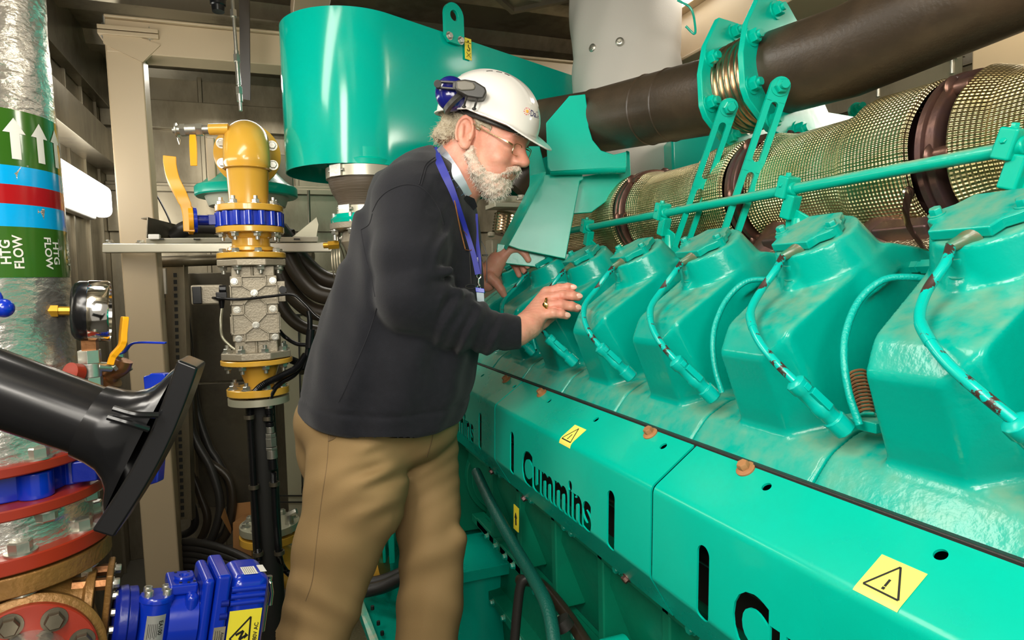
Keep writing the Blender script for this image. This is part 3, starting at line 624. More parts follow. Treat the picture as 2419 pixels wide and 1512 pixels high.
for s1 in (-1, 1):
    for s2 in (-1, 1):
        p = q2+sd_*s1*.030+up_*s2*.055; b = MB(); b.cyl(p-dv*.05, p, .0095, n=6); obj('standoff', b, M_bronze, BRV); b = MB(); b.hexbolt(p+dv*.005, dv, .0075, .008); obj('plate_bolt', b, M_steel, BRV)
# branch flange that faces the viewer
bd = nrm(v3((.25, -.93, .10))); bc = at(66, 1568, d=.93)
b = MB(); b.lathe(bc-bd*.10, bd, [(0, .07), (.078, .07), (.08, .096), (.10, .098), (.103, .094)], 64); obj('branch_flange', b, M_gold, BRV)
b = MB(); b.lathe(bc+bd*.004, bd, [(0, .087), (.012, .087), (.014, .085)], 64); rf = obj('branch_red_flange', b, M_red, BRV)
u_, w_, _ = basis(bd)
for i in range(8):
    a = 2*PI*i/8+.25; p = bc+bd*.018+u_*.068*math.cos(a)+w_*.068*math.sin(a); b = MB(); b.hexbolt(p, bd, .0125, .013); obj('flange_bolt', b, M_galvdark, rf)
b = MB(); b.lathe(bc+bd*.018, bd, [(0, .052), (.10, .052)], 48, caps=False); obj('branch_foil', b, M_foil, rf)
# ================================================================ pressure gauge assembly
G = thing('pressure_gauge', 'black and chrome pressure gauge seen edge-on beside the foil pipe', 'gauge', at(218, 735, d=1.02))
g0 = at(186, 735, d=1.00); g1 = at(242, 734, d=1.05); gd = nrm(g1-g0)
gd = nrm(RT*.88+FW*.49); gc = at(219, 735, d=1.02); R_ = .0475
b = MB(); b.lathe(gc-gd*.027, gd, [(0, R_*.80), (.004, R_*.93), (.010, R_), (.024, R_)], 56); obj('gauge_case', b, M_black, G)
b = MB(); b.lathe(gc-gd*.005, gd, [(0, R_*1.02), (.001, R_*1.03), (.026, R_*1.03), (.029, R_*1.0), (.029, R_*.93), (.022, R_*.92)], 56, caps=False); obj('chrome_bezel', b, M_chrome, G)
b = MB(); b.lathe(gc+gd*.015, gd, [(0, R_*.93), (.001, R_*.93)], 48); obj('dial', b, M_white, G)
b = MB(); b.cyl(gc-gd*.045, gc-gd*.025, .007, n=8); b.cyl(gc-gd*.06, gc-gd*.045, .010, n=6); obj('back_connection', b, M_amber, G)
b = MB(); b.box(at(213, 815, d=1.02), (.020, .020, .024)); obj('stem', b, M_bronze, G)
BVv = thing('gauge_ball_valve', 'small nickel ball valve with yellow lever below the pressure gauge', 'valve', at(216, 875, d=1.02))
b = MB(); p = at(216, 905, d=1.02); b.lathe(p, (0, 0, 1), [(-.006, .017), (.010, .017)], 6); b.lathe(p, (0, 0, 1), [(.010, .0155), (.032, .0155)], 24); b.lathe(p, (0, 0, 1), [(.032, .017), (.053, .017)], 6)
q = at(262, 868, d=1.04); b.cyl(at(228, 866, d=1.02), q, .008, n=16); b.cyl(q, q+nrm(q-p)*.006, .010, n=6); obj('valve_body', b, M_steel, BVv, bevel=.001)
def strap(pts, w_, t_, m, name, par, wax=None):
    pts = [v3(p) for p in pts]; b = MB(); n = len(pts); wa = nrm(wax) if wax is not None else FW; vs = []
    for i, p in enumerate(pts):
        t = nrm(pts[min(i+1, n-1)]-pts[max(i-1, 0)]); s = nrm(np.cross(t, wa)); ww = w_[i] if hasattr(w_, '__len__') else w_
        vs += [p+wa*ww/2+s*t_/2, p+wa*ww/2-s*t_/2, p-wa*ww/2-s*t_/2, p-wa*ww/2+s*t_/2]
    fs = [(4*i+a, 4*i+(a+1) % 4, 4*i+4+(a+1) % 4, 4*i+4+a) for i in range(n-1) for a in range(4)]+[(0, 1, 2, 3), (4*n-1, 4*n-2, 4*n-3, 4*n-4)]
    b.add(vs, fs); return obj(name, b, m, par, bevel=min(t_*.45, .002), bseg=3)
rw = nrm(RT*.55-FW*.5)
b = MB()
strap(spline([at(260, 862, d=1.03), at(268, 840, d=1.03), at(288, 815, d=1.03), at(291, 785, d=1.03), at(295, 748, d=1.03)], 8), [.008]*8+[.012]*10+[.015]*14+[.011], .009, M_lever, 'yellow_lever', BVv, rw)
BV2 = thing('drain_ball_valve', 'small ball valve with thin blue lever on the bronze elbow', 'valve', at(285, 860, d=1.08))
strap(spline([at(268, 835, d=1.08), at(292, 833, d=1.08), at(308, 815, d=1.08), at(330, 809, d=1.08), at(392, 810, d=1.08)], 8), [.008]*33, .0035, M_blue, 'blue_lever', BV2, nrm(UP*.1+FW))
b = MB(); q = at(284, 850, d=1.09); b.cyl(q, q+v3((0, 0, .02)), .007, n=6); b.lathe(at(288, 868, d=1.09), nrm(RT*.5-UP), [(-.012, .014), (.010, .014)], 8); obj('valve_body', b, M_steel, BV2, bevel=.001)
b = MB(); b.tube(spline([at(240, 940, d=1.07), at(247, 905, d=1.07), at(262, 880, d=1.07), at(282, 868, d=1.07), at(290, 850, d=1.07)], 8), .016, 20); b.lathe(at(255, 898, d=1.07), nrm(RT*.7+UP*.6), [(-.007, .0205), (.007, .0205)], 24); obj('bronze_elbow', b, M_bronze, BV2)
b = MB(); b.cyl(at(165, 880, d=.99), at(205, 884, d=1.02), .010, n=16); b.cyl(at(165, 879, d=.985), at(186, 882, d=1.0), .015, n=20); tag(obj('red_nipple', b, M_red, None), 'short red painted pipe stub leaving the foil pipe', 'fitting')
b = MB(); b.ball(at(8, 728, d=.86), (.013, .013, .013)); b.cyl(at(-30, 715, d=.86), at(5, 726, d=.86), .006); b.ball(at(-8, 712, d=.86), (.008, .008, .016)); tag(obj('blue_valve_knob', b, M_blue, None), 'small blue knob cut off by the left edge', 'knob')
# ================================================================ black tube with flared foot, front left
T = thing('black_nozzle', 'glossy black plastic tube ending in a flared nozzle with a long flat bar', 'nozzle', at(200, 980, d=.70))
t0 = at(-80, 890, d=.66); t1 = at(240, 1003, d=.70); td = nrm(t1-t0)
b = MB(); b.cyl(t0, t1, .0385, n=48); obj('tube', b, M_black, T)
b = MB(); te = at(345, 1045, d=.715); Ls = np.linalg.norm(te-t1)
ss = nrm(at(455, 850, d=.72)-at(262, 1235, d=.70)); nn = nrm(np.cross(ss, td)); 
vs = []; prof = [(0, .041, .041), (.012, .0425, .0425), (Ls*.35, .043, .043), (Ls*.6, .047, .042), (Ls*.8, .055, .040), (Ls*.95, .066, .036), (Ls*1.05, .082, .034), (Ls*1.16, .092, .033)]
s_ = 48; av = nrm(ss-td*np.dot(ss, td)); bv = np.cross(td, av)
for i, (t, ra, rb_) in enumerate(prof):
    for k in range(s_): an = 2*PI*k/s_; vs.append(t1-td*.012+td*t+av*ra*math.cos(an)+bv*rb_*math.sin(an)+ (td*.35*0))
b.add(vs, [(i*s_+k, i*s_+(k+1) % s_, (i+1)*s_+(k+1) % s_, (i+1)*s_+k) for i in range(len(prof)-1) for k in range(s_)]+[tuple(range(s_))]); obj('flared_sleeve', b, M_black, T)
b = MB(); N8 = 16; c0, c1 = at(455, 852, d=.72), at(262, 1238, d=.70); vs = []; wd_ = .066
for i in range(N8+1):
    u = i/N8; p = c0+(c1-c0)*u-td*(.022*math.sin(PI*u)*-.35); t = ss
    for a_, c_ in ((-.011, -1), (.011, -1), (.011, 1), (-.011, 1)): vs.append(p+td*a_+nn*wd_/2*c_)
b.add(vs, [(4*i+a, 4*i+(a+1) % 4, 4*i+4+(a+1) % 4, 4*i+4+a) for i in range(N8) for a in range(4)]+[(0, 1, 2, 3), (4*N8+3, 4*N8+2, 4*N8+1, 4*N8)])
obj('flat_bar', b, M_black, T, bevel=.003, bseg=3)
for (x0, y0, x1, y1) in ((268, 965, 372, 985), (255, 985, 350, 1018)):
    b = MB(); b.tube(spline([at(x0, y0, d=.655), at((x0+x1)/2, y0+14, d=.66), at(x1, y1-4, d=.675)], 6), .0035, 8); obj('rib', b, M_black, T)
# ================================================================ blue electric actuator
A = thing('electric_actuator', 'bright blue electric valve actuator with labels, lower left', 'actuator', at(430, 1420, d=1.05))
o = at(262, 1466, d=1.03); ad = nrm(at(618, 1412, d=1.16)-at(262, 1452, d=1.03)); az = nrm(v3((0, 0, 1))-ad*ad[2]); ay = np.cross(ad, az); k_ = 1.08/1510
if np.dot(ay, FW) > 0: ay = -ay          # ay points to the viewer
def ap(a, c, h): return o+ad*a*.92*k_+ay*c*.8*k_+az*h*k_      # along, towards viewer, up (seen pixels)
def abox(name, a0, a1, c0, c1, h0, h1, m=M_blue, par=A, bev=.004, bs=3):
    b = MB(); b.box((ap(a0, c0, h0)+ap(a1, c1, h1))/2, (abs(a1-a0)*.92*k_, abs(c1-c0)*.8*k_, abs(h1-h0)*k_), (ad, ay, az)); return obj(name, b, m, par, bevel=bev, bseg=bs)
b = MB(); b.lathe(ap(2, 0, 0), ad, [(0, 62*k_), (8*k_, 72*k_), (26*k_, 74*k_), (28*k_, 66*k_)], 40); b.lathe(ap(30, 0, 0), ad, [(0, 70*k_), (20*k_, 70*k_)], 40); obj('end_flange', b, M_bluedark, A, bevel=.002)
for a in (35, 80, 125, -35, 0): 
    an = math.radians(a); b = MB(); b.hexbolt(ap(6, 60*math.cos(an), 60*math.sin(an)), -ad, .0055, .007); obj('flange_bolt', b, M_steel, A)
b = MB(); b.lathe(ap(88, 48, -130), az, [(0, 34*k_), (182*k_, 34*k_), (184*k_, 36*k_), (192*k_, 36*k_), (196*k_, 33*k_)], 40); cylc = obj('spring_housing', b, M_blue, A)
b = MB(); b.box((ap(88, 20, -40)), (66*k_, 60*k_, 190*k_), (ad, ay, az)); obj('housing_block', b, M_blue, A, bevel=.006)
for da, dc in ((-20, 14), (20, 14), (-20, -18), (20, -18)):
    b = MB(); b.hexbolt(ap(88+da, 48+dc, 66), az, .0065, .009, washer=False, soc=True); obj('cap_screw', b, M_steel, cylc)
b = MB(); b.lathe(ap(118, 0, -10), ad, [(0, 75*k_), (60*k_, 80*k_)], 40); obj('gear_barrel', b, M_blue, A)
tp = abox('top_block', 112, 178, -55, 60, 60, 84); b = MB(); b.lathe(ap(148, 10, 84), az, [(0, 21*k_), (5*k_, 22*k_), (8*k_, 20*k_), (8*k_, 11*k_), (1*k_, 9*k_), (1*k_, .0001)], 36, caps=False); obj('indicator_boss', b, M_blue, tp)
for da, dc in ((-14, -40), (16, -38), (-10, 42), (8, 45), (22, 40)):
    b = MB(); b.cyl(ap(148+da, dc, 84), ap(148+da, dc, 85.5), 3.2*k_, n=12); obj('screw_hole', b, M_inside, tp)
abox('middle_housing', 150, 182, -80, 84, -140, 66, bev=.010, bs=4)
abox('gear_housing', 184, 212, -88, 92, -150, 100, bev=.008, bs=4)
abox('joint_collar', 214, 250, -92, 96, -155, 108, bev=.006, bs=4)
cov_ = abox('end_cover', 251, 352, -86, 90, -160, 98, bev=.020, bs=6)
for h in (66, 50, 34): 
    b = MB(); b.tube([ap(254, 86, h+3), ap(338, 86, h+3)], 7*k_, 12); obj('cooling_rib', b, M_blue, cov_)
for h in (42, 12):
    b = MB(); b.cyl(ap(231, 93, h), ap(249, 93, h), 8*k_, n=16); obj('housing_screw', b, M_bluedark, A)
b = MB(); b.tube([ap(357, 40, 80), ap(359, 30, -60)], 6.5*k_, 14); b.tube([ap(357, 55, 68), ap(366, 50, 40), ap(366, 50, 10)], 5*k_, 12); obj('chrome_end_knob', b, M_chrome, A)
def label(a0, a1, h0, h1, c, m, name='label', par=None, off=.6):
    b = MB(); b.box((ap(a0, c+off, h0)+ap(a1, c+off, h1))/2, (abs(a1-a0)*.92*k_, .0006, abs(h1-h0)*k_), (ad, ay, az)); return obj(name, b, m, par or cov_)
ly = label(256, 336, -92, 20, 90.5, M_sticker, 'yellow_voltage_label')
def aline(b, p, q, w, c):
    p = v3(p); q = v3(q); d = nrm(q-p); s = np.array([-d[1], d[0]])*w/2; P4 = [p+s, q+s, q-s, p-s]; b.add([ap(x[0], c, x[1]) for x in P4], [(0, 1, 2, 3)])
b = MB(); c = 92.4
for p, q in (((264, -46), (310, 2)), ((310, 2), (314, -82)), ((314, -82), (264, -46))): aline(b, p, q, 4.5, c)
aline(b, (278, -38), (296, -30), 6, c); aline(b, (296, -30), (288, -50), 6, c); aline(b, (288, -50), (303, -42), 6, c); b.add([ap(x, c, y) for x, y in ((301, -34), (310, -42), (300, -50))], [(0, 1, 2)])
text_on(b, '480V AC', ap(327, c, -38), az, -ad, 13*k_, .0002); obj('voltage_print', b, M_inside, ly)
lg = label(222, 250, -115, -12, 96.5, M_alu, 'attention_label', A); b = MB(); text_on(b, 'Attention', ap(243, 98, -42), -az, ad, 9*k_, .0001)
for i in range(3): aline(b, (237-i*5, -20), (237-i*5, -85), 1.2, 98)
obj('label_print', b, M_inside, lg)
b = MB(); V8 = []; 
n8 = 12; c3 = ap(88, 48, 0)
for i in range(n8+1):
    an = -.55+1.15*i/n8
    for h in (30, -110): V8.append(c3+(ay*math.cos(an)+ad*math.sin(an))*34.8*k_+az*h*k_)
b.add(V8, [(2*i, 2*i+2, 2*i+3, 2*i+1) for i in range(n8)]); lp = obj('rating_plate', b, mat('plate_grey', (.42, .42, .40), .35, metal=.4), cylc, ang=80)
b = MB()
def cyp(u, h): an = u/34.8; return c3+(ay*math.cos(an)+ad*math.sin(an))*35.4*k_+az*h*k_
V_, F_ = text_mesh('EA100', 12, 0, .3); b.add([cyp(11+p[1]*1.0, 2-p[0]) for p in V_], F_)
for i in range(6): 
    u = 4-i*3.6; b.add([cyp(u, 12), cyp(u+.9, 12), cyp(u+.9, -18-3*(i % 2)), cyp(u, -18-3*(i % 2))], [(0, 1, 2, 3)]); b.add([cyp(u, -40), cyp(u+.9, -40), cyp(u+.9, -70-4*(i % 3)), cyp(u, -70-4*(i % 3))], [(0, 1, 2, 3)])
V_, F_ = text_mesh('CE', 9, 0, .2); b.add([cyp(-12+p[1], -112-p[0]) for p in V_], F_); obj('plate_print', b, M_inside, lp)
l3 = abox('top_label', 283, 318, 10, 70, 98.2, 99, M_white, cov_, 0); l4 = abox('top_label', 326, 342, 5, 60, 98.2, 99, M_white, cov_, 0)
b = MB()
for i in range(6): b.box(ap(287+i*5, 40, 99.4), (.8*k_, 44*k_, .0003), (ad, ay, az))
obj('label_print', b, M_inside, l3)

def lean(o, piv, deg):       # small lean about the line of sight, pivot stays
    R_ = Matrix.Rotation(math.radians(deg), 4, Vector(FW)); p = Vector(tuple(map(float, piv))); l = o.location.copy()
    o.location = p+R_ @ (l-p); o.rotation_euler = R_.to_euler()
lean(HPp, (PX, PY, zL(1085)), -1.25)
lean(C_, (cx, cy, 2.3), -.7)
# ================================================================ yellow gas train
VX, VY = -.045, 2.115; KD = 1.95
def zv(y): return float(at(600, y, d=KD)[2])
K = KD/F
VT = thing('gas_pipe_elbow', 'yellow flanged pipe elbow at the top of the yellow valve column', 'pipe', (VX, VY, zv(500)))
def disc(z0, z1, r, m, name, par, n=56, e=.002, seg=None):
    b = MB(); b.lathe((VX, VY, z0), (0, 0, 1), [(0, r-e), (e, r), (z1-z0-e, r), (z1-z0, r-e)], n); return obj(name, b, m, par)
def vb(par, z, r, d, n=8, nut=True, ph=.25, rr=.0115, hh=.011):
    for i in range(n):
        a = -PI/2+ph+2*PI*i/n
        if math.sin(a) > .45: continue
        b = MB(); b.hexbolt((VX+r*math.cos(a), VY+r*math.sin(a), z), (0, 0, d), rr, hh)
        if nut: b.cyl((VX+r*math.cos(a), VY+r*math.sin(a), z), (VX+r*math.cos(a), VY+r*math.sin(a), z+d*(hh+.012)), .006, n=10)
        obj('flange_bolt', b, M_steel, par)
ez = zv(312); pr = .0665
pts = [(VX, VY, zv(490)), (VX, VY, zv(440)), (VX, VY, zv(380)), (VX, VY+.004, ez-.03), (VX-.002, VY+.03, ez+.005), (VX-.004, VY+.08, ez+.012), (VX-.006, VY+.16, ez+.012), (VX-.008, VY+.30, ez+.012)]
pts = [(VX, VY, zv(490)), (VX, VY, zv(400))]
for i in range(13):
    a = PI/2*i/12; R_ = .085; pts.append((VX, VY+R_*(1-math.cos(a)), zv(392)+R_*math.sin(a)))
pts.append((VX, VY+.085+.14, zv(392)+.085))
b = MB(); b.tube(pts, [.0555, .060]+[pr]*14, 40); b.lathe((VX, VY, zv(402)), (0, 0, 1), [(-.003, pr*.95), (0, pr+.003), (.003, pr*.95)], 48, caps=False); obj('elbow_pipe', b, M_yellow, VT)
b = MB(); fy = VY+.14; b.lathe((VX, fy, zv(346)), (0, 1, 0), [(0, .098), (.002, .101), (.018, .101), (.02, .098)], 56); ef = obj('upright_flange', b, M_yellow, VT)
for i in range(8):
    a = PI/8+PI/4*i; b = MB(); b.hexbolt((VX+.082*math.cos(a), fy, zv(346)+.082*math.sin(a)), (0, -1, 0), .012, .010); obj('flange_bolt', b, M_steel, ef)
f0 = disc(zv(503), zv(488), .097, M_yellow, 'bottom_flange', VT); vb(f0, zv(488), .080, 1)
# purge ball valve on the left of the elbow
q0 = at(540, 305, d=1.93); q1 = at(412, 308, d=1.90); dq = nrm(q1-q0)
b = MB(); b.cyl(q0, q0+dq*.055, .0165, n=24); obj('side_stub', b, M_yellow, VT)
PV = thing('purge_valve', 'small nickel ball valve with yellow handle on the left of the yellow elbow', 'valve', q1)
b = MB(); b.lathe(q0+dq*.055, dq, [(0, .013), (.02, .013)], 20); b.lathe(q0+dq*.072, dq, [(0, .019), (.018, .019)], 6); b.lathe(q0+dq*.09, dq, [(0, .0175), (.03, .0175)], 24); b.lathe(q0+dq*.12, dq, [(0, .019), (.014, .019)], 6); b.lathe(q0+dq*.134, dq, [(0, .014), (.008, .014), (.009, .022), (.013, .022), (.014, .008), (.022, .008)], 20)
obj('valve_body', b, M_steel, PV)
strap([at(455, 318, d=1.885), at(456, 335, d=1.88), at(457, 360, d=1.88), at(458, 392, d=1.88)], [.018, .022, .022, .020], .004, M_lever, 'yellow_handle', PV, RT)
b = MB(); b.tube([at(417, 318, d=1.9), at(420, 332, d=1.9), at(424, 342, d=1.9)], .0012, 5); b.tube([at(417, 318, d=1.9), at(426, 330, d=1.9), at(424, 342, d=1.9)], .0012, 5); obj('chain', b, M_steel, PV)
# blue butterfly valve with yellow lever
BF = thing('butterfly_valve', 'blue wafer butterfly valve with ribbed body and long yellow lever', 'valve', (VX, VY, zv(537)))
b = MB(); z0, z1 = zv(537), zv(504)
b.lathe((VX, VY, z0), (0, 0, 1), [(0, .088), (z1-z0, .088)], 56)
for i in range(16):
    a = 2*PI*i/16; b.cyl((VX+.087*math.cos(a), VY+.087*math.sin(a), z0), (VX+.087*math.cos(a), VY+.087*math.sin(a), z1), .0115, n=14)
obj('valve_body', b, M_blue, BF, bevel=.0015)
q0 = at(515, 521, d=1.93); q1 = at(463, 520, d=1.90); dq = nrm(q1-q0); b = MB(); b.cyl(q0-dq*.04, q1, .0155, n=20); b.box(q0+dq*.01, (.03, .045, .03)); obj('valve_neck', b, M_bluedark, BF, bevel=.002)
b = MB(); b.lathe(q1, dq, [(-.002, .038), (.008, .038)], 16); obj('top_disc', b, M_blue, BF, bevel=.001)
b = MB(); b.lathe(q1+dq*.009, dq, [(0, .041), (.012, .041)], 30, wob=lambda a, t: 1+.035*(1 if int(a*30/PI) % 2 else -1)); lv = obj('notched_disc', b, M_lever, BF)
strap(spline([at(447, 548, d=1.885), at(443, 500, d=1.88), at(428, 462, d=1.87), at(410, 425, d=1.87), at(402, 392, d=1.87), at(401, 371, d=1.87)], 8), [.030]*12+[.034]*29, .030, M_lever, 'yellow_lever', BF, nrm(RT*.9+FW*.45))
# spool, flanges
SP = thing('flanged_spool', 'short yellow flanged spool piece between blue valve and aluminium valve', 'pipe', (VX, VY, zv(612)))
f1 = disc(zv(552), zv(538), .097, M_yellow, 'upper_flange', SP); vb(f1, zv(552), .080, -1)
b = MB(); z0, z1 = zv(598), zv(552); L_ = z1-z0; b.lathe((VX, VY, z0), (0, 0, 1), [(0, .056), (L_*.12, .070), (L_*.28, .066), (L_*.36, .055), (L_*.72, .054), (L_*.8, .062), (L_, .068)], 48); obj('neck', b, M_yellow, SP)
f2 = disc(zv(611), zv(598), .099, M_yellow, 'lower_flange', SP); vb(f2, zv(598), .082, 1, nut=False)
# aluminium solenoid valve
AV = thing('solenoid_valve', 'cast aluminium gas valve block with cross ribbed cover and side switches', 'valve', (VX, VY, zv(843)))
def octd(z0, z1, r, name):
    b = MB(); b.lathe((VX, VY, z0), (0, 0, 1), [(0, r), (z1-z0, r)], 8, hint=(math.cos(PI/8), math.sin(PI/8), 0)); return obj(name, b, M_alu, AV, bevel=.003)
uf = octd(zv(629), zv(614), .104, 'upper_flange'); vb(uf, zv(629), .083, -1, ph=.30)
lf = octd(zv(846), zv(830), .106, 'lower_flange'); vb(lf, zv(830), .085, 1, ph=.30)
b = MB(); b.box2((VX-.058, VY-.058, zv(832)), (VX+.062, VY+.06, zv(628))); b.box2((VX-.004, VY-.067, zv(655)), (VX+.004, VY-.05, zv(628))); b.box2((VX-.002, VY-.067, zv(832)), (VX+.006, VY-.05, zv(800))); obj('valve_body', b, M_alu, AV, bevel=.004)
fy = VY-.066; zt, zb_, xl, xr_ = zv(652), zv(803), VX-.062, VX+.068
b = MB(); b.box2((xl, fy, zb_), (xr_, VY-.05, zt)); cvr = obj('cover_plate', b, M_alu, AV, bevel=.003)
def rib(b, x0, z0, x1, z1, w_=.005, h=.008):
    a = v3((x0, fy-h/2, z0)); c = v3((x1, fy-h/2, z1)); d = nrm(c-a); b.box((a+c)/2, (np.linalg.norm(c-a)+w_, h, w_), (d, (0, 1, 0), np.cross(d, (0, 1, 0))))
def cz(u): return zb_+(zt-zb_)*u
def cx_(u): return xl+(xr_-xl)*u
b = MB(); C1, C2, = (.5, .74), (.5, .25)
for (u0, w0), (u1, w1) in [((.5, .74), (.24, .86)), ((.5, .74), (.76, .86)), ((.5, .74), (.26, .56)), ((.5, .74), (.74, .56)), ((.5, .25), (.26, .42)), ((.5, .25), (.74, .42)), ((.5, .25), (.26, .12)), ((.5, .25), (.76, .12)),
    ((.24, .86), (.24, .99)), ((.76, .86), (.76, .99)), ((.0, .85), (.24, .85)), ((.76, .85), (1, .85)), ((0, .57), (.26, .57)), ((.26, .57), (.26, .42)), ((0, .42), (.26, .42)), ((1, .57), (.74, .57)), ((.74, .57), (.74, .42)), ((1, .42), (.74, .42)),
    ((.26, .12), (.26, .0)), ((.76, .12), (.76, .0)), ((0, .12), (.26, .12)), ((.76, .12), (1, .12)), ((.24, .99), (.76, .99)), ((.26, .01), (.76, .01)), ((.01, .12), (.01, .42)), ((.01, .57), (.01, .85)), ((.99, .12), (.99, .42)), ((.99, .57), (.99, .85))]:
    rib(b, cx_(u0), cz(w0), cx_(u1), cz(w1))
obj('cover_ribs', b, M_alu, cvr, bevel=.0015)
for u, w_ in ((.09, .92), (.91, .92), (.12, .49), (.88, .49), (.12, .05), (.9, .05), (.5, .74), (.5, .25)):
    b = MB(); b.hexbolt((cx_(u), fy-(.008 if u == .5 else .001), cz(w_)), (0, -1, 0), .0075, .006, washer=True, soc=True); obj('cover_screw', b, M_steel, cvr)
b = MB(); b.box((VX-.125, VY-.03, zv(693)), (.085, .05, .058)); sw = obj('switch_housing', b, M_alu, AV, bevel=.006)
b = MB(); b.box((VX-.150, VY-.062, zv(693)), (.024, .02, .05)); obj('end_plug', b, M_black, sw, bevel=.002)
b = MB(); b.cyl((VX-.092, VY-.06, zv(682)), (VX-.072, VY-.06, zv(682)), .013, n=20); b.box((VX-.086, VY-.055, zv(697)), (.03, .03, .024)); b.cyl((VX-.088, VY-.05, zv(706)), (VX-.088, VY-.05, zv(725)), .010, .006, n=14); obj('plug', b, M_black, sw, bevel=.002)
b = MB(); b.box((VX+.078, VY-.045, zv(690)), (.025, .03, .062)); b2 = obj('right_switch', b, M_alu, AV, bevel=.002)
b = MB(); b.cyl((VX+.083, VY-.06, zv(686)), (VX+.083, VY-.075, zv(686)), .011, n=16); obj('plug', b, M_black, b2)
for c_ in ((VX+.070, VY-.055, zv(760)), (VX-.064, VY-.055, zv(764))): b = MB(); b.box(c_, (.006, .02, .05)); obj('side_cover', b, M_alu, AV, bevel=.001)
def cable(pts, r, m, label, d=1.86, cat='cable', n=10):
    b = MB(); b.tube(spline([at(*p[:2], d=p[2] if len(p) > 2 else d) for p in pts], 8), r, n); return tag(obj('cable' if m is not M_galvlight else 'cable', b, m, None), label, cat)
cable([(480, 701, 1.97), (510, 704), (570, 707), (640, 700), (690, 696), (720, 718), (745, 745), (775, 765)], .0042, M_black, 'thin black cable drawn level across the ribbed aluminium cover')
cable([(664, 686, 2.0), (690, 700, 1.95), (720, 725), (760, 750)], .0036, M_hosebr, 'thin brown lead leaving the right switch of the aluminium valve', 1.9)
cable([(525, 728, 2.02), (522, 760), (525, 795), (545, 818), (560, 828)], .004, M_galvlight, 'short grey cable hanging under the left switch housing', 1.96)
cable([(655, 775, 2.0), (672, 795), (700, 812), (725, 815)], .0065, M_black, 'black cable curving from the valve side to the man', 2.05)
cable([(729, 735), (732, 760), (730, 800), (725, 840), (716, 870)], .0085, M_black, 'short black cable with plug hanging beside the man', 2.0)
for (p, y0, y1) in (((735, 750), 0, 0),): 
    b = MB(); b.cyl(at(734, 778, d=1.99), at(731, 822, d=1.99), .013, n=16); tag(obj('cable_plug', b, M_black, None), 'black inline plug on the cable hanging beside the man', 'plug')
# reducer, lower flanges
RD = thing('yellow_reducer', 'yellow flanged reducer cone below the aluminium valve', 'pipe', (VX, VY, zv(935)))
f1 = disc(zv(860), zv(848), .104, M_yellow, 'upper_flange', RD); vb(f1, zv(860), .085, -1, ph=.30)
b = MB(); z0, z1 = zv(918), zv(860); b.lathe((VX+.004, VY, z0), (0, 0, 1), [(0, .045), (.012, .041), (z1-z0-.02, .056), (z1-z0, .062)], 44); obj('cone', b, M_yellow, RD)
f2 = disc(zv(934), zv(917), .091, M_yellow, 'lower_flange', RD); vb(f2, zv(917), .075, 1, ph=.35)
PO = thing('black_standpipe', 'black vertical standpipe with two conduits clipped to its face', 'pipe', (VX+.003, VY, 0))
b = MB(); b.lathe((VX, VY, zv(955)), (0, 0, 1), [(0, .089), (zv(939)-zv(955), .089)], 56); obj('grey_flange', b, M_galvlight, PO)
b = MB(); b.cyl((VX+.003, VY, 0), (VX+.003, VY, zv(955)), .043, n=40); obj('standpipe', b, M_inside, PO)
CF = M_blackmat
def conduit(pts, r, label):
    P_ = spline([(at(x, y, Y=VY-.058) if y > 935 and x < 665 else at(x, y, d=dd)) for x, y, dd in pts], 14); b = MB(); rr = []
    L = 0; out = []
    for i in range(len(P_)-1):
        for k in range(4): out.append(P_[i]+(P_[i+1]-P_[i])*k/4)
    b.tube(out, [r*(1.0 if i % 2 else .88) for i in range(len(out))], 12); return tag(obj('flexible_conduit', b, M_black, None, ang=80), label, 'conduit', 'flexible conduits on the black standpipe')
conduit([(722, 838, 2.0), (700, 868, 1.97), (660, 890, 1.93), (620, 910, 1.90), (595, 940, 1.90), (591, 985, 1.92), (595, 1060, 1.95), (600, 1160, 2.0), (607, 1260, 2.04), (612, 1325, 2.06)], .0105, 'ribbed black conduit down the left of the black standpipe')
conduit([(720, 855, 2.02), (695, 885, 1.99), (662, 905, 1.95), (642, 930, 1.92), (634, 965, 1.92)], .0085, 'shorter ribbed conduit ending in the nickel coupling')
conduit([(646, 1115, 1.96), (648, 1170, 2.0), (652, 1240, 2.03), (659, 1310, 2.07), (672, 1345, 2.08), (705, 1372, 2.05)], .0095, 'ribbed conduit below the coupling running down the right side of the standpipe')
conduit([(688, 850, 2.06), (708, 860, 2.04), (716, 880, 2.02)], .012, 'short thick black sleeve end above the yellow cone')
b = MB(); a0 = at(634, 950, Y=VY-.062); a1 = at(645, 1110, Y=VY-.062); d_ = nrm(a1-a0); L_ = np.linalg.norm(a1-a0)
segs = [(0, .011, 0), (.10, .012, 1), (.18, .010, 1), (.30, .0125, 1), (.36, .0115, 0), (.46, .016, 0), (.52, .017, 0), (.66, .018, 0), (.70, .015, 0), (.84, .013, 1), (1, .012, 1)]
CP = thing('conduit_coupling', 'bright nickel screwed coupling between two black conduits', 'coupling', a1)
for (u0, r, m), (u1, _, _) in zip(segs[:-1], segs[1:]):
    b = MB(); b.lathe(a0+d_*L_*u0, d_, [(0, r), (L_*(u1-u0)*.92, r)], 6 if r > .0155 else 20); obj('coupling_ring', b, M_black if m else M_steel, CP, bevel=.001)
for (x, y, dd) in ((589, 985, 1.92), (633, 988, 1.93), (600, 1150, 1.99), (648, 1143, 1.98), (610, 1308, 2.05), (660, 1305, 2.05)):
    b = MB(); q = at(x, y, Y=VY-.058); b.ring(q, (0, 0, 1), .0115, .0155, .012, 20); obj('pipe_clip', b, M_galvdark, PO)
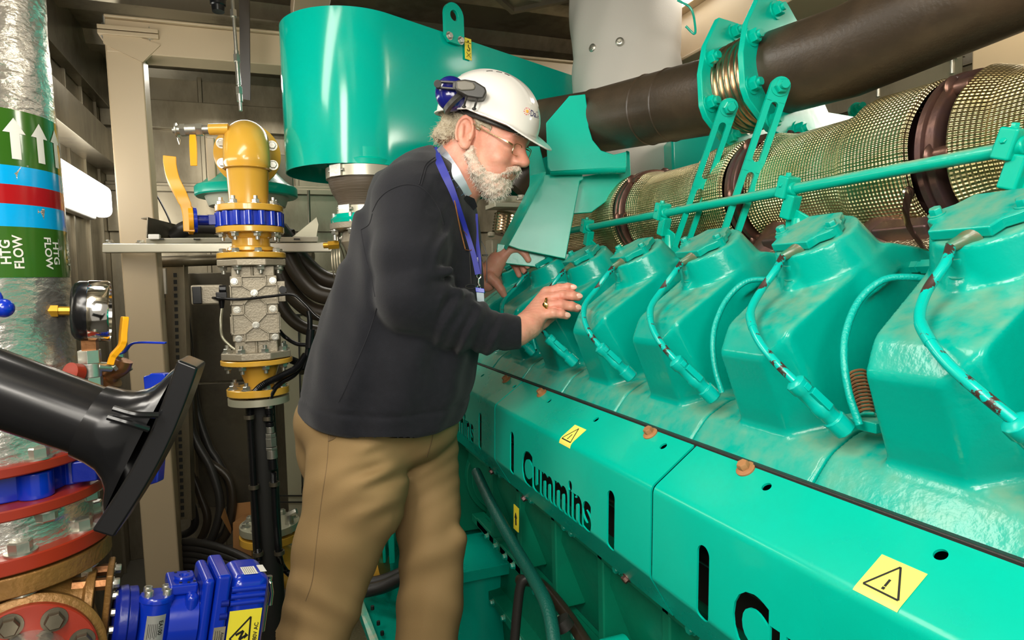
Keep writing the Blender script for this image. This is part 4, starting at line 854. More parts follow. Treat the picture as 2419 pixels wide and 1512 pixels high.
# low flange and yellow elbow at the right of the standpipe
LF = thing('low_gas_elbow', 'yellow pipe elbow with grey and yellow flanges low behind the black standpipe', 'pipe', at(640, 1300, d=2.35))
c = at(638, 1250, d=2.32)
b = MB(); b.lathe(c, (0, 0, 1), [(0, .103), (.026, .103)], 48); g = obj('grey_flange', b, M_galvlight, LF, bevel=.002)
b = MB(); b.lathe(c-v3((0, 0, .036)), (0, 0, 1), [(0, .105), (.026, .105)], 48); obj('yellow_flange', b, M_yellow, LF, bevel=.002)
for i in range(8):
    a = PI/4*i+.2; b = MB(); b.hexbolt(c+v3((.082*math.cos(a), .082*math.sin(a), .026)), (0, 0, 1), .013, .013); b.cyl(c+v3((.082*math.cos(a), .082*math.sin(a), -.05)), c+v3((.082*math.cos(a), .082*math.sin(a), .045)), .007, n=10); obj('flange_bolt', b, M_steel, g)
b = MB(); b.tube([c+v3((0, 0, -.03)), c+v3((.0, 0, -.08)), c+v3((.03, 0, -.14)), c+v3((.09, 0, -.18)), c+v3((.16, 0, -.19))], .068, 30); obj('elbow_pipe', b, M_yellow, LF)
b = MB(); q = at(683, 1215, d=2.3); b.cyl(q, q+v3((0, 0, -.05)), .015); b.hexbolt(q, nrm(RT*.9+UP*.4), .012, .03, washer=False); obj('bleed_plug', b, M_steel, LF)
# gas regulator behind the yellow elbow
RG = thing('gas_regulator', 'large pale bell shaped gas regulator standing behind the yellow elbow', 'regulator', at(585, 490, d=2.45))
c = at(584, 455, d=2.45); kk = 2.45/F
b = MB(); b.lathe(c, (0, 0, 1), [(-38*kk, 70*kk), (-34*kk, 84*kk), (-12*kk, 92*kk)], 60); obj('lower_bowl', b, mat('regulator_grey', (.50, .52, .42), .3), RG)
b = MB(); b.lathe(c, (0, 0, 1), [(-12*kk, 110*kk), (-9*kk, 113*kk), (8*kk, 113*kk), (12*kk, 110*kk)], 64); obj('rim', b, M_greendust, RG)
b = MB(); b.lathe(c, (0, 0, 1), [(12*kk, 104*kk), (26*kk, 88*kk), (44*kk, 70*kk), (60*kk, 62*kk), (120*kk, 60*kk), (128*kk, 50*kk)], 60); obj('bonnet', b, M_greendust, RG)
b = MB(); b.box(at(500, 385, d=2.32), (.03, .03, .18)); b.box(at(512, 390, d=2.34), (.04, .04, .15)); obj('control_block', b, M_cream, RG, bevel=.006)
b = MB(); b.box(at(668, 420, d=2.6), (.08, .05, .18)); tag(obj('grey_junction_box', b, M_galvdark, None, bevel=.004), 'dark grey box on the wall between yellow elbow and green drum', 'box')
for px, y0, y1 in ((684, 325, 400), (729, 450, 560)):
    b = MB(); b.cyl(at(px, y0, d=2.9), at(px+3, y1, d=2.9), .006); tag(obj('wall_conduit', b, M_galvdark, None), 'thin vertical conduit below the green drum' if px > 700 else 'thin vertical conduit at the left edge of the green drum', 'pipe')
# ================================================================ green air filter drum
D1 = v3((math.sin(math.radians(65)), math.cos(math.radians(65)), 0)); D2 = v3((-D1[1], D1[0], 0))   # along its long face, and away from it
RD_ = .215; cc = at(838, 400, d=2.10); cc[2] = 0; near = cc-D2*RD_
zt0, zt1 = float(at(850, 384, d=1.89)[2]), float(at(850, 22, d=1.89)[2])
AF = thing('air_filter_drum', 'large glossy green drum hung under the ceiling with a lifting eye', 'drum', (cc[0], cc[1], zt0))
LN = .95; ring2 = []
for i in range(37): a = PI/2+PI*i/36; ring2.append(cc+D1*RD_*math.cos(a)+D2*RD_*math.sin(a)*1)
ring2 = [cc+D1*(RD_*math.cos(PI/2+PI*i/48))+D2*(RD_*math.sin(PI/2+PI*i/48)) for i in range(49)]
ring2 += [cc-D2*RD_+D1*LN, cc+D2*RD_+D1*LN]
def loopwall(b, pts, z0, z1, th):
    n = len(pts); cen = sum(pts)/n; vs = []
    inn = []
    for i, p in enumerate(pts):
        t = nrm(pts[(i+1) % n]-pts[i-1]); q = np.cross(t, (0, 0, 1)); q = q if np.dot(q, cen-p) > 0 else -q; inn.append(p+q*th)
    for z in (z0, z1): vs += [(p[0], p[1], z) for p in pts]+[(p[0], p[1], z) for p in inn]
    m = 2*n; fs = []
    for i in range(n):
        j = (i+1) % n; fs += [(i, j, m+j, m+i), (n+i, m+n+i, m+n+j, n+j), (i, n+i, n+j, j), (m+i, m+j, m+n+j, m+n+i)]
    b.add(vs, fs); return b
b = loopwall(MB(), ring2, zt0, zt1, .003); sh = obj('shell', b, M_glossgreen, AF, ang=30)
b = MB(); b.add([(p[0], p[1], zt1-.002) for p in ring2], [tuple(range(len(ring2)))]); b.add([(p[0], p[1], zt0+.05) for p in ring2], [tuple(range(len(ring2)))]); obj('end_plates', b, M_glossgreen, AF)
lq = at(1066, 60, d=1.97); fd = -D2
def face_pt(x, y): 
    n = D2; p0 = near; v = FW+RT*(x-CX)/F-UP*(y-CY)/F; t = np.dot(p0-CAM, n)/np.dot(v, n); return CAM+v*t-D2*.004
e0 = face_pt(1066, 40); ux = D1; R1 = 27*2.0/F; hb = float(face_pt(1066, 105)[2])-e0[2]
outer = [(R1*1.15*math.cos(PI*i/20), R1*1.15*math.sin(PI*i/20)) for i in range(21)]+[(-R1*1.15, hb), (R1*1.15, hb)]
b = MB(); n = 22
rin = [(R1*.48*math.cos(2*PI*i/24), R1*.48*math.sin(2*PI*i/24)) for i in range(24)]
def eye_outer(a):
    c, s = math.cos(a), math.sin(a); W = R1*1.15
    if s >= 0: return (W*c, W*s)
    t = min(W/max(abs(c), 1e-6), abs(hb)/abs(s)); return (c*t, s*t)
ro = [eye_outer(2*PI*i/24) for i in range(24)]; th = .012; vs = []
for off in (-th, 0):
    vs += [e0+ux*p[0]+v3((0, 0, 1))*p[1]+D2*off for p in ro]+[e0+ux*p[0]+v3((0, 0, 1))*p[1]+D2*off for p in rin]
fs = []
for i in range(24):
    j = (i+1) % 24; fs += [(i, j, 24+j, 24+i), (48+i, 72+i, 72+j, 48+j), (i, 48+i, 48+j, j), (24+i, 24+j, 72+j, 72+i)]
b.add(vs, fs); obj('lifting_eye', b, M_green, AF, bevel=.001)
for q in ((1054, 88), (1081, 99)):
    b = MB(); b.hexbolt(face_pt(*q)-D2*.012, -D2, .010, .008); obj('bolt', b, M_steel, AF)
c = face_pt(1103, 117); b = MB(); b.box(c-D2*.002, (.030, .001, .070), (D1, D2, (0, 0, 1))); st = obj('lift_sticker', b, M_sticker, AF, label='yellow sticker with a crane hook symbol')
b = MB(); b.tube([c-D2*.004+D1*p[0]+v3((0, 0, p[1])) for p in ((0, .014), (.0, .006), (.006, .002), (.004, -.006), (-.003, -.007), (-.005, -.002))], .0013, 6); b.tube([c-D2*.004+D1*p[0]+v3((0, 0, p[1])) for p in ((-.010, -.012), (.010, -.028))], .0006, 5); b.tube([c-D2*.004+D1*p[0]+v3((0, 0, p[1])) for p in ((.010, -.012), (-.010, -.028))], .0006, 5); b.tube([c-D2*.004+D1*p[0]+v3((0, 0, p[1])) for p in ((-.012, .020), (.012, .020))], .0008, 5); b.ball(c-D2*.003+v3((0, 0, .025)), .003)
obj('hook_symbol', b, M_inside, st)
# second drum half seen right of the flue
b = MB(); pp = [at(1585, 320, d=2.1), at(1740, 290, d=2.0), at(1735, 490, d=2.0), at(1590, 470, d=2.1)]; slab(b, pp, FW*.5)
tag(obj('air_filter_box', b, M_glossgreen, None, bevel=.01), 'smooth teal filter housing seen behind the slotted links', 'filter')
# intake neck: bead, clamp, rubber cone, clamp, turbo inlet
nc = at(858, 400, d=2.0); kk = 2.0/F; nx, ny = nc[0], nc[1]
def zn(y): return float(at(858, y, d=2.0)[2])
IH = thing('intake_hose', 'brown ribbed rubber intake cone with bright clamps under the green drum', 'hose', (nx, ny, zn(505)))
b = MB(); b.lathe((nx, ny, zn(400)), (0, 0, 1), [(0, 80*kk), (zn(388)-zn(400), 82*kk), (zn(384)-zn(400), 78*kk), (zt0+.05-zn(400), 78*kk)], 56); obj('green_spigot', b, M_green, IH)
def clampr(ya, yb, r, name):
    b = MB(); b.lathe((nx, ny, zn(yb)), (0, 0, 1), [(0, r), (zn(ya)-zn(yb), r)], 56); cl_ = obj(name, b, M_chrome if 0 else M_strut, IH); a = math.atan2(-ny, -nx)-.75
    p = v3((nx+r*math.cos(a), ny+r*math.sin(a), (zn(ya)+zn(yb))/2)); t = v3((-math.sin(a), math.cos(a), 0)); b = MB(); b.box(p, (.045, .014, zn(ya)-zn(yb)+.004), (t, v3((math.cos(a), math.sin(a), 0)), (0, 0, 1))); b.cyl(p-t*.03, p+t*.03, .005); obj('clamp_screw', b, M_steel, cl_, bevel=.001)
clampr(402, 426, 86*kk, 'band_clamp')
b = MB(); z0 = zn(492); z1 = zn(420); L_ = z1-z0; b.lathe((nx+.0, ny, z0), (0, 0, 1), [(0, 60*kk), (L_*.2, 62*kk), (L_*.5, 74*kk), (L_*.75, 80*kk), (L_, 82*kk)], 56); obj('rubber_cone', b, M_rubberhose, IH)
clampr(490, 507, 64*kk, 'band_clamp')
TB = thing('turbocharger', 'cast metal turbocharger inlet with studs left of the man', 'turbocharger', (nx+.02, ny, zn(640)))
b = MB(); b.lathe((nx, ny, zn(528)), (0, 0, 1), [(0, 78*kk), (.012, 80*kk), (.026, 72*kk)], 20); obj('green_gasket_flange', b, M_green, TB)
b = MB(); b.lathe((nx, ny, zn(545)), (0, 0, 1), [(0, 74*kk), (.004, 82*kk), (.022, 82*kk)], 12); b.lathe((nx+.01, ny, zn(640)), (0, 0, 1), [(0, 40*kk), (.05, 48*kk), (.09, 66*kk), (.125, 60*kk)], 40); obj('compressor_body', b, M_alu, TB, bevel=.002)
for i in range(8):
    a = 2*PI*i/8+.2; p = v3((nx+.098*math.cos(a), ny+.098*math.sin(a), zn(545))); b = MB(); b.cyl(p-v3((0, 0, .03)), p+v3((0, 0, .05)), .006, n=10); b.hexbolt(p, (0, 0, -1), .011, .012); obj('stud', b, M_steel, TB)
b = MB(); a0 = at(765, 580, d=1.98); b.cyl(a0, at(800, 578, d=1.98), .009, n=12); b.cyl(at(775, 580, d=1.97), at(800, 578, d=1.98), .014, n=6); obj('brass_union', b, M_amber, TB)
b = MB()
for i in range(4): b.lathe(at(800, 630, d=2.15), nrm(RT+UP*.1), [(i*.010, .085+.006*i), (i*.010+.004, .085+.006*i)], 50, caps=False)
obj('housing_rings', b, M_galv, TB)
# ================================================================ lagged exhaust flue
FD = 2.35; f0 = at(1479, 150, d=FD); FRr = 134/F*FD*.955
def wf(an, t): return 1+.018*math.sin(4*an+t*9)+.012*math.sin(9*an-t*17)+.010*math.sin(2*an+t*31)
FLU = thing('exhaust_flue', 'wide silver cloth lagged exhaust flue rising to the ceiling', 'flue', (f0[0], f0[1], 1.3))
b = MB(); n = 70; b.lathe((f0[0], f0[1], 1.35), (0, 0, 1), [(1.17*i/n, FRr*(1-.02*math.exp(-((1.35+1.17*i/n-2.20)/.02)**2))) for i in range(n+1)], 96, wob=wf, caps=False); obj('lagging_cloth', b, M_cloth, FLU, ang=80)
for q in ((1464, 98), (1399, 113)):
    v = nrm(at(*q, d=1)-CAM); o_ = CAM; # meet the cloth
    A_ = v[0]**2+v[1]**2; B__ = -2*(v[0]*f0[0]+v[1]*f0[1]); C__ = f0[0]**2+f0[1]**2-(FRr*.99)**2; t = (-B__-math.sqrt(B__*B__-4*A_*C__))/(2*A_); p = CAM+v*t; d_ = nrm(v3((p[0]-f0[0], p[1]-f0[1], 0)))
    b = MB(); b.lathe(p, d_, [(-.004, .0145), (.001, .014), (.004, .010), (.004, .006), (.009, .005), (.009, .0001)], 20); obj('washer_button', b, M_steel, FLU)
# ================================================================ black exhaust pipe with bellows and plates
EA = at(1290, 300, d=1.90); EB = at(1395, 290, d=1.70); EC = at(1742, 215, d=1.33); ED = at(1840, 172, d=1.25); EE = at(2005, 122, d=1.145); EF = at(2480, -92, d=.92)
PRr = .0805
XP = thing('exhaust_pipe', 'thick black exhaust pipe running along above the engine', 'pipe', EC)
ax1 = nrm(EC-EB); 
b = MB(); b.tube([EA+v3((-.08, .12, -.03)), EA, EB+(EA-EB)*.4, EB, EB+(EC-EB)*.5, EC], PRr, 56); obj('far_section', b, M_darkpipe, XP)
b = MB(); b.tube([ED, EE, EF, EF+(EF-EE)*.6], PRr, 56); obj('near_section', b, M_darkpipe, XP)
for p, r in ((EB+(EC-EB)*.47, .0895), (EB+(EC-EB)*.62, .0885), (EB+(EC-EB)*.06, .0885)):
    b = MB(); b.lathe(p, ax1, [(-.003, PRr-.001), (0, PRr+.002), (.003, PRr-.001)], 60, caps=False, wob=lambda a, t: 1+.004*math.sin(17*a)); obj('weld_seam', b, M_darkpipe, XP)
ax2 = nrm(ED-EC); Lb = np.linalg.norm(ED-EC); b = MB(); prf = []
for i in range(57): t = i/56; prf.append((Lb*t, .086+.0075*math.cos(t*2*PI*7+PI)))
b.lathe(EC, ax2, prf, 64, caps=False); obj('steel_bellows', b, M_bellow, XP)
hx = nrm(np.cross(ax2, (0, 0, 1))); vx = nrm(np.cross(hx, ax2))      # hx: towards the viewer's right or left, vx: up
if np.dot(hx, RT) < 0: hx = -hx
PLT = [(-.05, .155), (.05, .155), (.105, .10), (.125, .0), (.17, -.065), (.335, -.060), (.34, -.130), (.05, -.150), (-.06, -.13), (-.125, -.075), (-.135, -.05), (-.13, .02), (-.105, .085)]
PLT = [(u*.9, v_*.93) for u, v_ in PLT]
for c_, nm in ((EC, 'far_plate'), (ED, 'near_plate')):
    b = MB(); b.prism(c_, hx, vx, PLT, .013); pl_ = obj(nm, b, M_green, XP, bevel=.002)
    for u, v_ in ((0, .13), (-.095, .055), (.095, .055), (-.112, -.045), (-.055, -.112), (.04, -.12), (.24, -.100), (.31, -.098)):
        p = c_+hx*u*.9+vx*v_*.93; s = 1 if np.dot(ax2, FW) < 0 else -1
        b = MB(); b.hexbolt(p+ax2*s*.0065, ax2*s, .0135, .013, n if 0 else True); b.cyl(p-ax2*.012, p+ax2*.028*s, .0075, n=12); obj('plate_bolt', b, M_green if u < .1 else M_steel, pl_)
# slotted links from the plates down to the engine
def link(top, bot, w_, t_, name_lab):
    top = v3(top); bot = v3(bot); d = nrm(top-bot); L = np.linalg.norm(top-bot); side = nrm(np.cross(d, FW)); side = side if np.dot(side, RT) > 0 else -side; nn = np.cross(side, d)
    def rr(x0, x1, y0, y1, n=8):
        r = (x1-x0)/2; cx0 = (x0+x1)/2; return [(cx0+r*math.cos(PI*i/n), y1-r+r*math.sin(PI*i/n)) for i in range(n+1)]+[(cx0+r*math.cos(PI+PI*i/n), y0+r+r*math.sin(PI+PI*i/n)) for i in range(n+1)]
    b = MB(); sw = w_*.2
    # rails, bridges and rounded ends: outer outline with two slots
    out = [(-w_/2, 0), (w_/2, 0)]+[(w_/2*math.cos(PI*i/10), L-w_/2+w_/2*math.sin(PI*i/10)) for i in range(11)]
    slots = [(L*.07, L*.46), (L*.52, L*.86)]
    segs = [(0, slots[0][0]), (slots[0][1], slots[1][0]), (slots[1][1], L-w_/2)]
    for y0, y1 in segs: b.prism(bot, side, d, [(-w_/2, y0), (w_/2, y0), (w_/2, y1), (-w_/2, y1)], t_)
    b.prism(bot, side, d, [(w_/2*math.cos(PI*i/12), L-w_/2+w_/2*math.sin(PI*i/12)) for i in range(13)], t_)
    for y0, y1 in slots:
        for s in (-1, 1): b.prism(bot, side, d, [(s*sw, y0-.001), (s*w_/2, y0-.001), (s*w_/2, y1+.001), (s*sw, y1+.001)][::s], t_)
        for (yy, sg) in ((y0, 1), (y1, -1)):
            fan = [(-sw, yy-sg*.001), (sw, yy-sg*.001)]; n = 8
            for s in (-1, 1):
                b.prism(bot, side, d, ([(s*sw, yy)]+[(s*sw*math.cos(PI/2*i/n), yy+sg*(sw-sw*math.sin(PI/2*i/n))) for i in range(n+1)])[::1], t_)
    o = obj('slotted_link', b, M_green, XP, label=name_lab)
    b = MB(); p = top-d*w_*.5+nn*(t_/2)*(1 if np.dot(nn, FW) < 0 else -1); b.hexbolt(p, nn*(1 if np.dot(nn, FW) < 0 else -1), .0125, .012); b.cyl(p, p+nn*.025*(1 if np.dot(nn, FW) < 0 else -1), .007, n=12); obj('link_bolt', b, M_green, o)
link(at(1728, 232, d=1.225), at(1598, 612, d=1.335), .034, .009, 'left slotted link')
link(at(1850, 182, d=1.135), at(1712, 590, d=1.19), .035, .009, 'right slotted link')
link(at(2018, 245, d=1.44), at(2065, 400, d=1.42), .034, .009, 'short rear link')
link(at(1885, 290, d=1.46), at(1925, 400, d=1.46), .034, .009, 'short rear link')
# ================================================================ green pipe bracket
BK = thing('pipe_bracket', 'folded green steel bracket carrying the black pipe beside the helmet', 'bracket', at(1280, 590, d=1.85))
def pls(name, pts, d, th, m=M_green, bev=.002):
    b = MB(); slab(b, [at(x, y, d=(q[2] if len(q) > 2 else d)) for q in pts for x, y in [q[:2]]], FW*th); return obj(name, b, m, BK, bevel=bev)
pls('gusset_plate', [(1345, 226), (1383, 222), (1388, 260), (1391, 300), (1400, 330), (1420, 355), (1450, 365), (1480, 358), (1480, 395), (1300, 405), (1294, 395), (1290, 290)], 1.595, .012)
b = MB(); b.cyl(at(1300, 400, d=1.61), at(1476, 396, d=1.61), .015, n=20); obj('folded_edge', b, M_green, BK)
pls('rear_plate', [(1480, 355), (1488, 358), (1491, 432), (1397, 502), (1342, 506), (1360, 420), (1470, 400)], 1.66, .010)
pls('pedestal_front', [(1286, 412), (1376, 412), (1378, 424), (1370, 428), (1336, 612), (1228, 590), (1200, 580), (1283, 428)], 1.63, .012)
pls('pedestal_side', [(1253, 414, 1.71), (1290, 405, 1.63), (1288, 428, 1.63), (1196, 590, 1.63), (1180, 576, 1.71), (1250, 440, 1.71)], 1.67, .008, M_greendust)
pls('far_cheek', [(1249, 345), (1275, 345), (1290, 405), (1252, 440)], 1.75, .01)
pls('pedestal_foot', [(1175, 575), (1345, 600), (1350, 640), (1170, 620)], 1.66, .02, M_greendust)
# steel bellows stack by the chin
BS = thing('wastegate_stack', 'small steel bellows and plate stack below the beard', 'valve', at(1185, 600, d=1.95))
b = MB(); d_ = nrm(at(1200, 480, d=1.95)-at(1188, 560, d=1.95)); p = at(1189, 556, d=1.95); b.lathe(p, d_, [(.0, .030)]+[(.003+.0045*i, .038 if i % 2 else .031) for i in range(15)]+[(.07, .03)], 36); obj('bellows', b, M_bellow, BS)
b = MB(); b.box(at(1200, 488, d=1.93), (.115, .09, .014)); b.box(at(1200, 474, d=1.95), (.10, .08, .02)); obj('square_flange', b, M_strut, BS, bevel=.002)
b = MB(); b.hexbolt(at(1190, 465, d=1.9), (0, 0, 1), .011, .012); b.hexbolt(at(1230, 472, d=1.9), (0, 0, 1), .011, .012); obj('flange_nut', b, M_steel, BS)
b = MB(); b.box(at(1180, 590, d=1.95), (.07, .06, .06)); b.cyl(at(1160, 560, d=1.9), at(1160, 548, d=1.9), .012, n=6); obj('bracket_block', b, M_alu, BS, bevel=.004)
b = MB(); b.cyl(at(1215, 445, d=2.05), at(1255, 400, d=2.05), .055, n=30); tag(obj('turbine_outlet', b, M_darkpipe, None), 'dark round pipe stub between the beard and the green bracket', 'pipe')
b = MB(); b.tube(spline([at(x, y, d=1.9) for x, y in [(1600, 0), (1632, 20), (1642, 60), (1640, 80), (1620, 62)]], 6), .0035, 8); tag(obj('green_wire', b, M_green, None), 'thin green wire loop hanging near the ceiling fitting', 'wire')
# ================================================================ engine
def slab(mb, pts, tv):
    pts = [v3(p) for p in pts]; tv = v3(tv); n = len(pts)
    return mb.add(pts+[p+tv for p in pts], [tuple(range(n))[::-1], tuple(range(n, 2*n))]+[(i, (i+1) % n, n+(i+1) % n, n+i) for i in range(n)])
def hit(px, py, p0, nn):
    v = FW+RT*(px-CX)/F-UP*(py-CY)/F; nn = v3(nn); t = np.dot(v3(p0)-CAM, nn)/np.dot(v, nn); return CAM+v*t
ENG = thing('engine', 'large green V engine with a long row of valve covers and name-cut side panels', 'engine', (1.0, 1.2, 0))
DY = .2236; YC = .44
N_ = v3((-.515, 0, .857)); T_ = v3((.857, 0, .515)); Y_ = v3((0, 1, 0))
def plane_from(a, b, c, inside):
    a, b, c = v3(a), v3(b), v3(c); n = nrm(np.cross(b-a, c-a))
    if np.dot(v3(inside)-a, n) > 0: n = -n
    return a, n
INS = (.70, 0, 1.3)
PL = [((.668, 0, 1.388), N_), ((.56, 0, 1.297), nrm((-.897, 0, .44))), ((.606, 0, 1.187), nrm((-.923, 0, -.386))),
      ((0, -.069, 1.34), nrm((0, -1, .08))), ((0, .072, 1.34), nrm((0, 1, .08))), ((.86, 0, 0), v3((1, 0, 0))), ((0, 0, 1.16), v3((0, 0, -1))), ((.77, 0, 1.436), nrm((.12, 0, 1)))]
PL.append(plane_from((.606, -.0425, 1.187), (.632, -.078, 1.215), (.556, -.0425, 1.298), INS))
PL.append(plane_from((.610, .044, 1.187), (.556, .036, 1.298), (.69, .066, 1.395), INS))
CTOP = v3((.690, .001, 1.4505))
def f_cover(X, Y, Z):
    d = None
    for p, n in PL:
        q = (X-p[0])*n[0]+(Y-p[1])*n[1]+(Z-p[2])*n[2]; d = q if d is None else smax(d, q, .0055)
    x, y, z = X-CTOP[0], Y-CTOP[1], Z-CTOP[2]; t = x*N_[0]+z*N_[2]
    rad = np.sqrt(np.maximum((x-t*N_[0])**2+y*y+(z-t*N_[2])**2, 0))
    cone = smax(smax((rad-.054+t*.30)*.94, t, .002), -t-.08, .004)
    d = smin(d, cone, .006)
    d = smin(d, s_cyl(X, Y, Z, v3((.667, .006, 1.384)), N_, .018, .010, .004), .010)
    deck = smax(smax((X-.596)*-.766+(Z-1.192)*.643, (Z-1.212)*.885-(X-.634)*.466, .004), .567-X, .003)
    deck = smax(deck, Z-1.216, .01); deck = smax(deck, 1.145-Z, .002); deck = smax(deck, np.abs(Y)-.1105, .004); deck = smax(deck, X-.90, .004)
    return smin(d, deck, .012)
V0, F0 = sdf_mesh(f_cover, (.54, -.118, 1.138), (.91, .118, 1.50), .0032)
V0 = V0+np.array([0, YC, 0])
# paths measured on the second cover, moved back to the first
def kp(px, py, X): return at(px, py, X=X)-np.array([0, DY, 0])
cab = [kp(1850, 606, .640), kp(1832, 638, .618), kp(1798, 686, .596), kp(1774, 732, .566), kp(1777, 770, .548), kp(1797, 812, .538), kp(1832, 855, .534), kp(1878, 901, .540)]
con0 = kp(1880, 905, .540); con1 = kp(1985, 1005, .585)
def build_cover():
    rc = obj('rocker_cover', (V0, F0), M_greencast, ENG, ang=60, fixn=False)
    m = MB(); o = CTOP+Y_*YC+Y_*.004+N_*.0075
    poly = [(.031, -.042), (-.031, -.042), (-.035, -.026), (-.046, -.018), (-.052, -.005), (-.047, .009), (-.037, .017), (-.027, .036), (.027, .036), (.037, .017), (.047, .009), (.052, -.005), (.046, -.018), (.035, -.026)]
    m.prism(o, Y_, T_, poly, .012)
    m.prism(o-N_*.012, Y_, T_, [(.029, -.040), (-.029, -.040), (-.026, .032), (.026, .032)], .016)
    tp = obj('top_plate', m, M_greenlight if 0 else M_greencast, rc, bevel=.0022, ang=50)
    for sg in (-1, 1):
        b = MB(); p = o+Y_*(sg*.043)-T_*.005+N_*.006; b.hexbolt(p, N_, .0065, .007); b.cyl(p-N_*.026, p, .0085, n=16)
        obj('bolt', b, M_greencast, rc)
    b = MB(); p = v3((.664, YC+.006, 1.395)); b.lathe(p-N_*.004, N_, [(0, .018), (.004, .018), (.006, .0155), (.008, .0155)], 24)
    b.hexbolt(p+N_*.003, N_, .0098, .019, washer=False, soc=True); obj('drain_plug', b, M_greencast, rc)
    b = MB(); p = cab[0]; q = kp(1888, 588, .657); b.lathe(p, q-p, [(-.002, .0052), (.002, .0062), (.009, .0072), (.016, .0090), (.020, .0115), (.024, .0122), (.026, .010)], 20)
    obj('rubber_boot', b, mat_boot, rc)
    b = MB(); b.tube(spline(cab, 8), .0050, 12); b.tube(spline(cab, 8)[26:34], .0056, 12); obj('ignition_cable', b, M_chip, rc)
    b = MB(); d = con1-con0; L = np.linalg.norm(d); d = d/L; a_, b_, _ = basis(d, (1, 0, .3))
    b.lathe(con0-d*.004, d, [(0, .007), (.003, .0118), (.014, .0118), (.016, .0102), (.036, .0102), (.038, .0115), (.050, .0115), (.052, .0104), (.060, .0104), (.062, .0128), (.080, .0128), (.083, .0098), (min(L, .098), .0092)], 10)
    b.box(con0+d*.028-a_*.0100, (.008, .009, .028), (a_, b_, d)); b.box(con0+d*.008-a_*.009, (.006, .008, .008), (a_, b_, d))
    obj('cable_connector', b, M_cable, rc, bevel=.0008)
    return rc
mat_boot = mat('dirty_boot_rubber', (.035, .20, .12), .3, var=.8, vcol=(.14, .10, .04), vscale=40, coat=.2)
cov = build_cover()
loops = {}
for k in (-1, 1, 2, 3, 4, 5, 6):
    c = dup(cov); c.location = (0, k*DY, 0)
# braided loop hoses between covers
def loop(k):
    g = [at(2205, 662, X=.70), at(2150, 655, X=.68), at(2085, 662, X=.655), at(2030, 710, X=.63), at(2000, 780, X=.605), at(1994, 850, X=.59), at(2006, 930, X=.585), at(2030, 1003, X=.588)]
    b = MB(); b.tube(spline([p+np.array([0, k*DY, 0]) for p in g], 8), .0042, 10); obj('braided_hose', b, M_greenhose, ENG)
for k in (0, 1, 4): loop(k)
b = MB(); p0 = at(2045, 975, X=.625); p1 = at(2025, 880, X=.64); u_, w_, d_ = basis(p1-p0)
b.tube([p0+(p1-p0)*(i/160)+(u_*math.cos(i*.45)+w_*math.sin(i*.45))*.0085 for i in range(161)], .0016, 6)
obj('coil_spring', b, M_rust, ENG)
b = MB(); b.box(p0-d_*.012, (.05, .035, .012), ((0, 1, 0), (1, 0, 0), (0, 0, 1))); b.hexbolt(p0-d_*.006, d_, .011, .004, washer=False); obj('spring_bracket', b, M_greencast, ENG, bevel=.002)
b = MB(); q0 = at(2215, 628, X=.78); q1 = at(2120, 633, X=.80)
dd = nrm(q1-q0); b.lathe(q0, dd, [(0, .010), (.022, .010), (.024, .0075), (.03, .0075)], 6); b.lathe(q0+dd*.03, dd, [(0, .0085), (.018, .0085)], 6); b.cyl(q0+dd*.04, q0+dd*.10, .0045)
obj('pipe_fitting', b, M_greencast, ENG)
# ------------------------------------------------------------ side panels
def arc_prof():
    pts = [(.563, 1.160)]; A = v3((.563, 1.160)); B = v3((.487, 1.107)); Cc = v3((.483, .978)); D = v3((.521, .913)); E_ = v3((.531, .905))
    def bend(P0, P1, P2, r):
        a = nrm(P0-P1); b = nrm(P2-P1); th = math.acos(np.clip(np.dot(a, b), -1, 1)); t = r/math.tan(th/2); s0 = P1+a*t; s1 = P1+b*t; out = []
        for i in range(9):
            u = i/8; out.append(tuple((1-u)**2*s0+2*u*(1-u)*P1+u*u*s1))
        return out
    pts += bend(A, B, Cc, .017); pts += bend(B, Cc, D, .017); pts += [tuple(D)]
    return pts
PROF = arc_prof()
def prof_s(s):
    acc = 0
    for i in range(1, len(PROF)):
        a = v3(PROF[i-1]); b = v3(PROF[i]); L = np.linalg.norm(b-a)
        if acc+L >= s or i == len(PROF)-1:
            d = (b-a)/L; p = a+d*(s-acc); n = np.array([-d[1], d[0]]) ; n = n if n[0] < 0 or (abs(n[0]) < .3 and n[1] > 0) else -n
            if np.dot(n, (v3((-1, .6)))) < 0 and s < .25: n = -n
            return p, n
        acc += L
def cutter_mesh(polys, x0=.44, x1=.53):      # polygons in (Y, z), pushed through the panel face
    mb = MB()
    for pl in polys:
        n = len(pl); mb.add([(x0, y, z) for y, z in pl]+[(x1, y, z) for y, z in pl], [tuple(range(n)), tuple(range(n, 2*n))[::-1]]+[(i, n+i, n+(i+1) % n, (i+1) % n) for i in range(n)])
    return mb
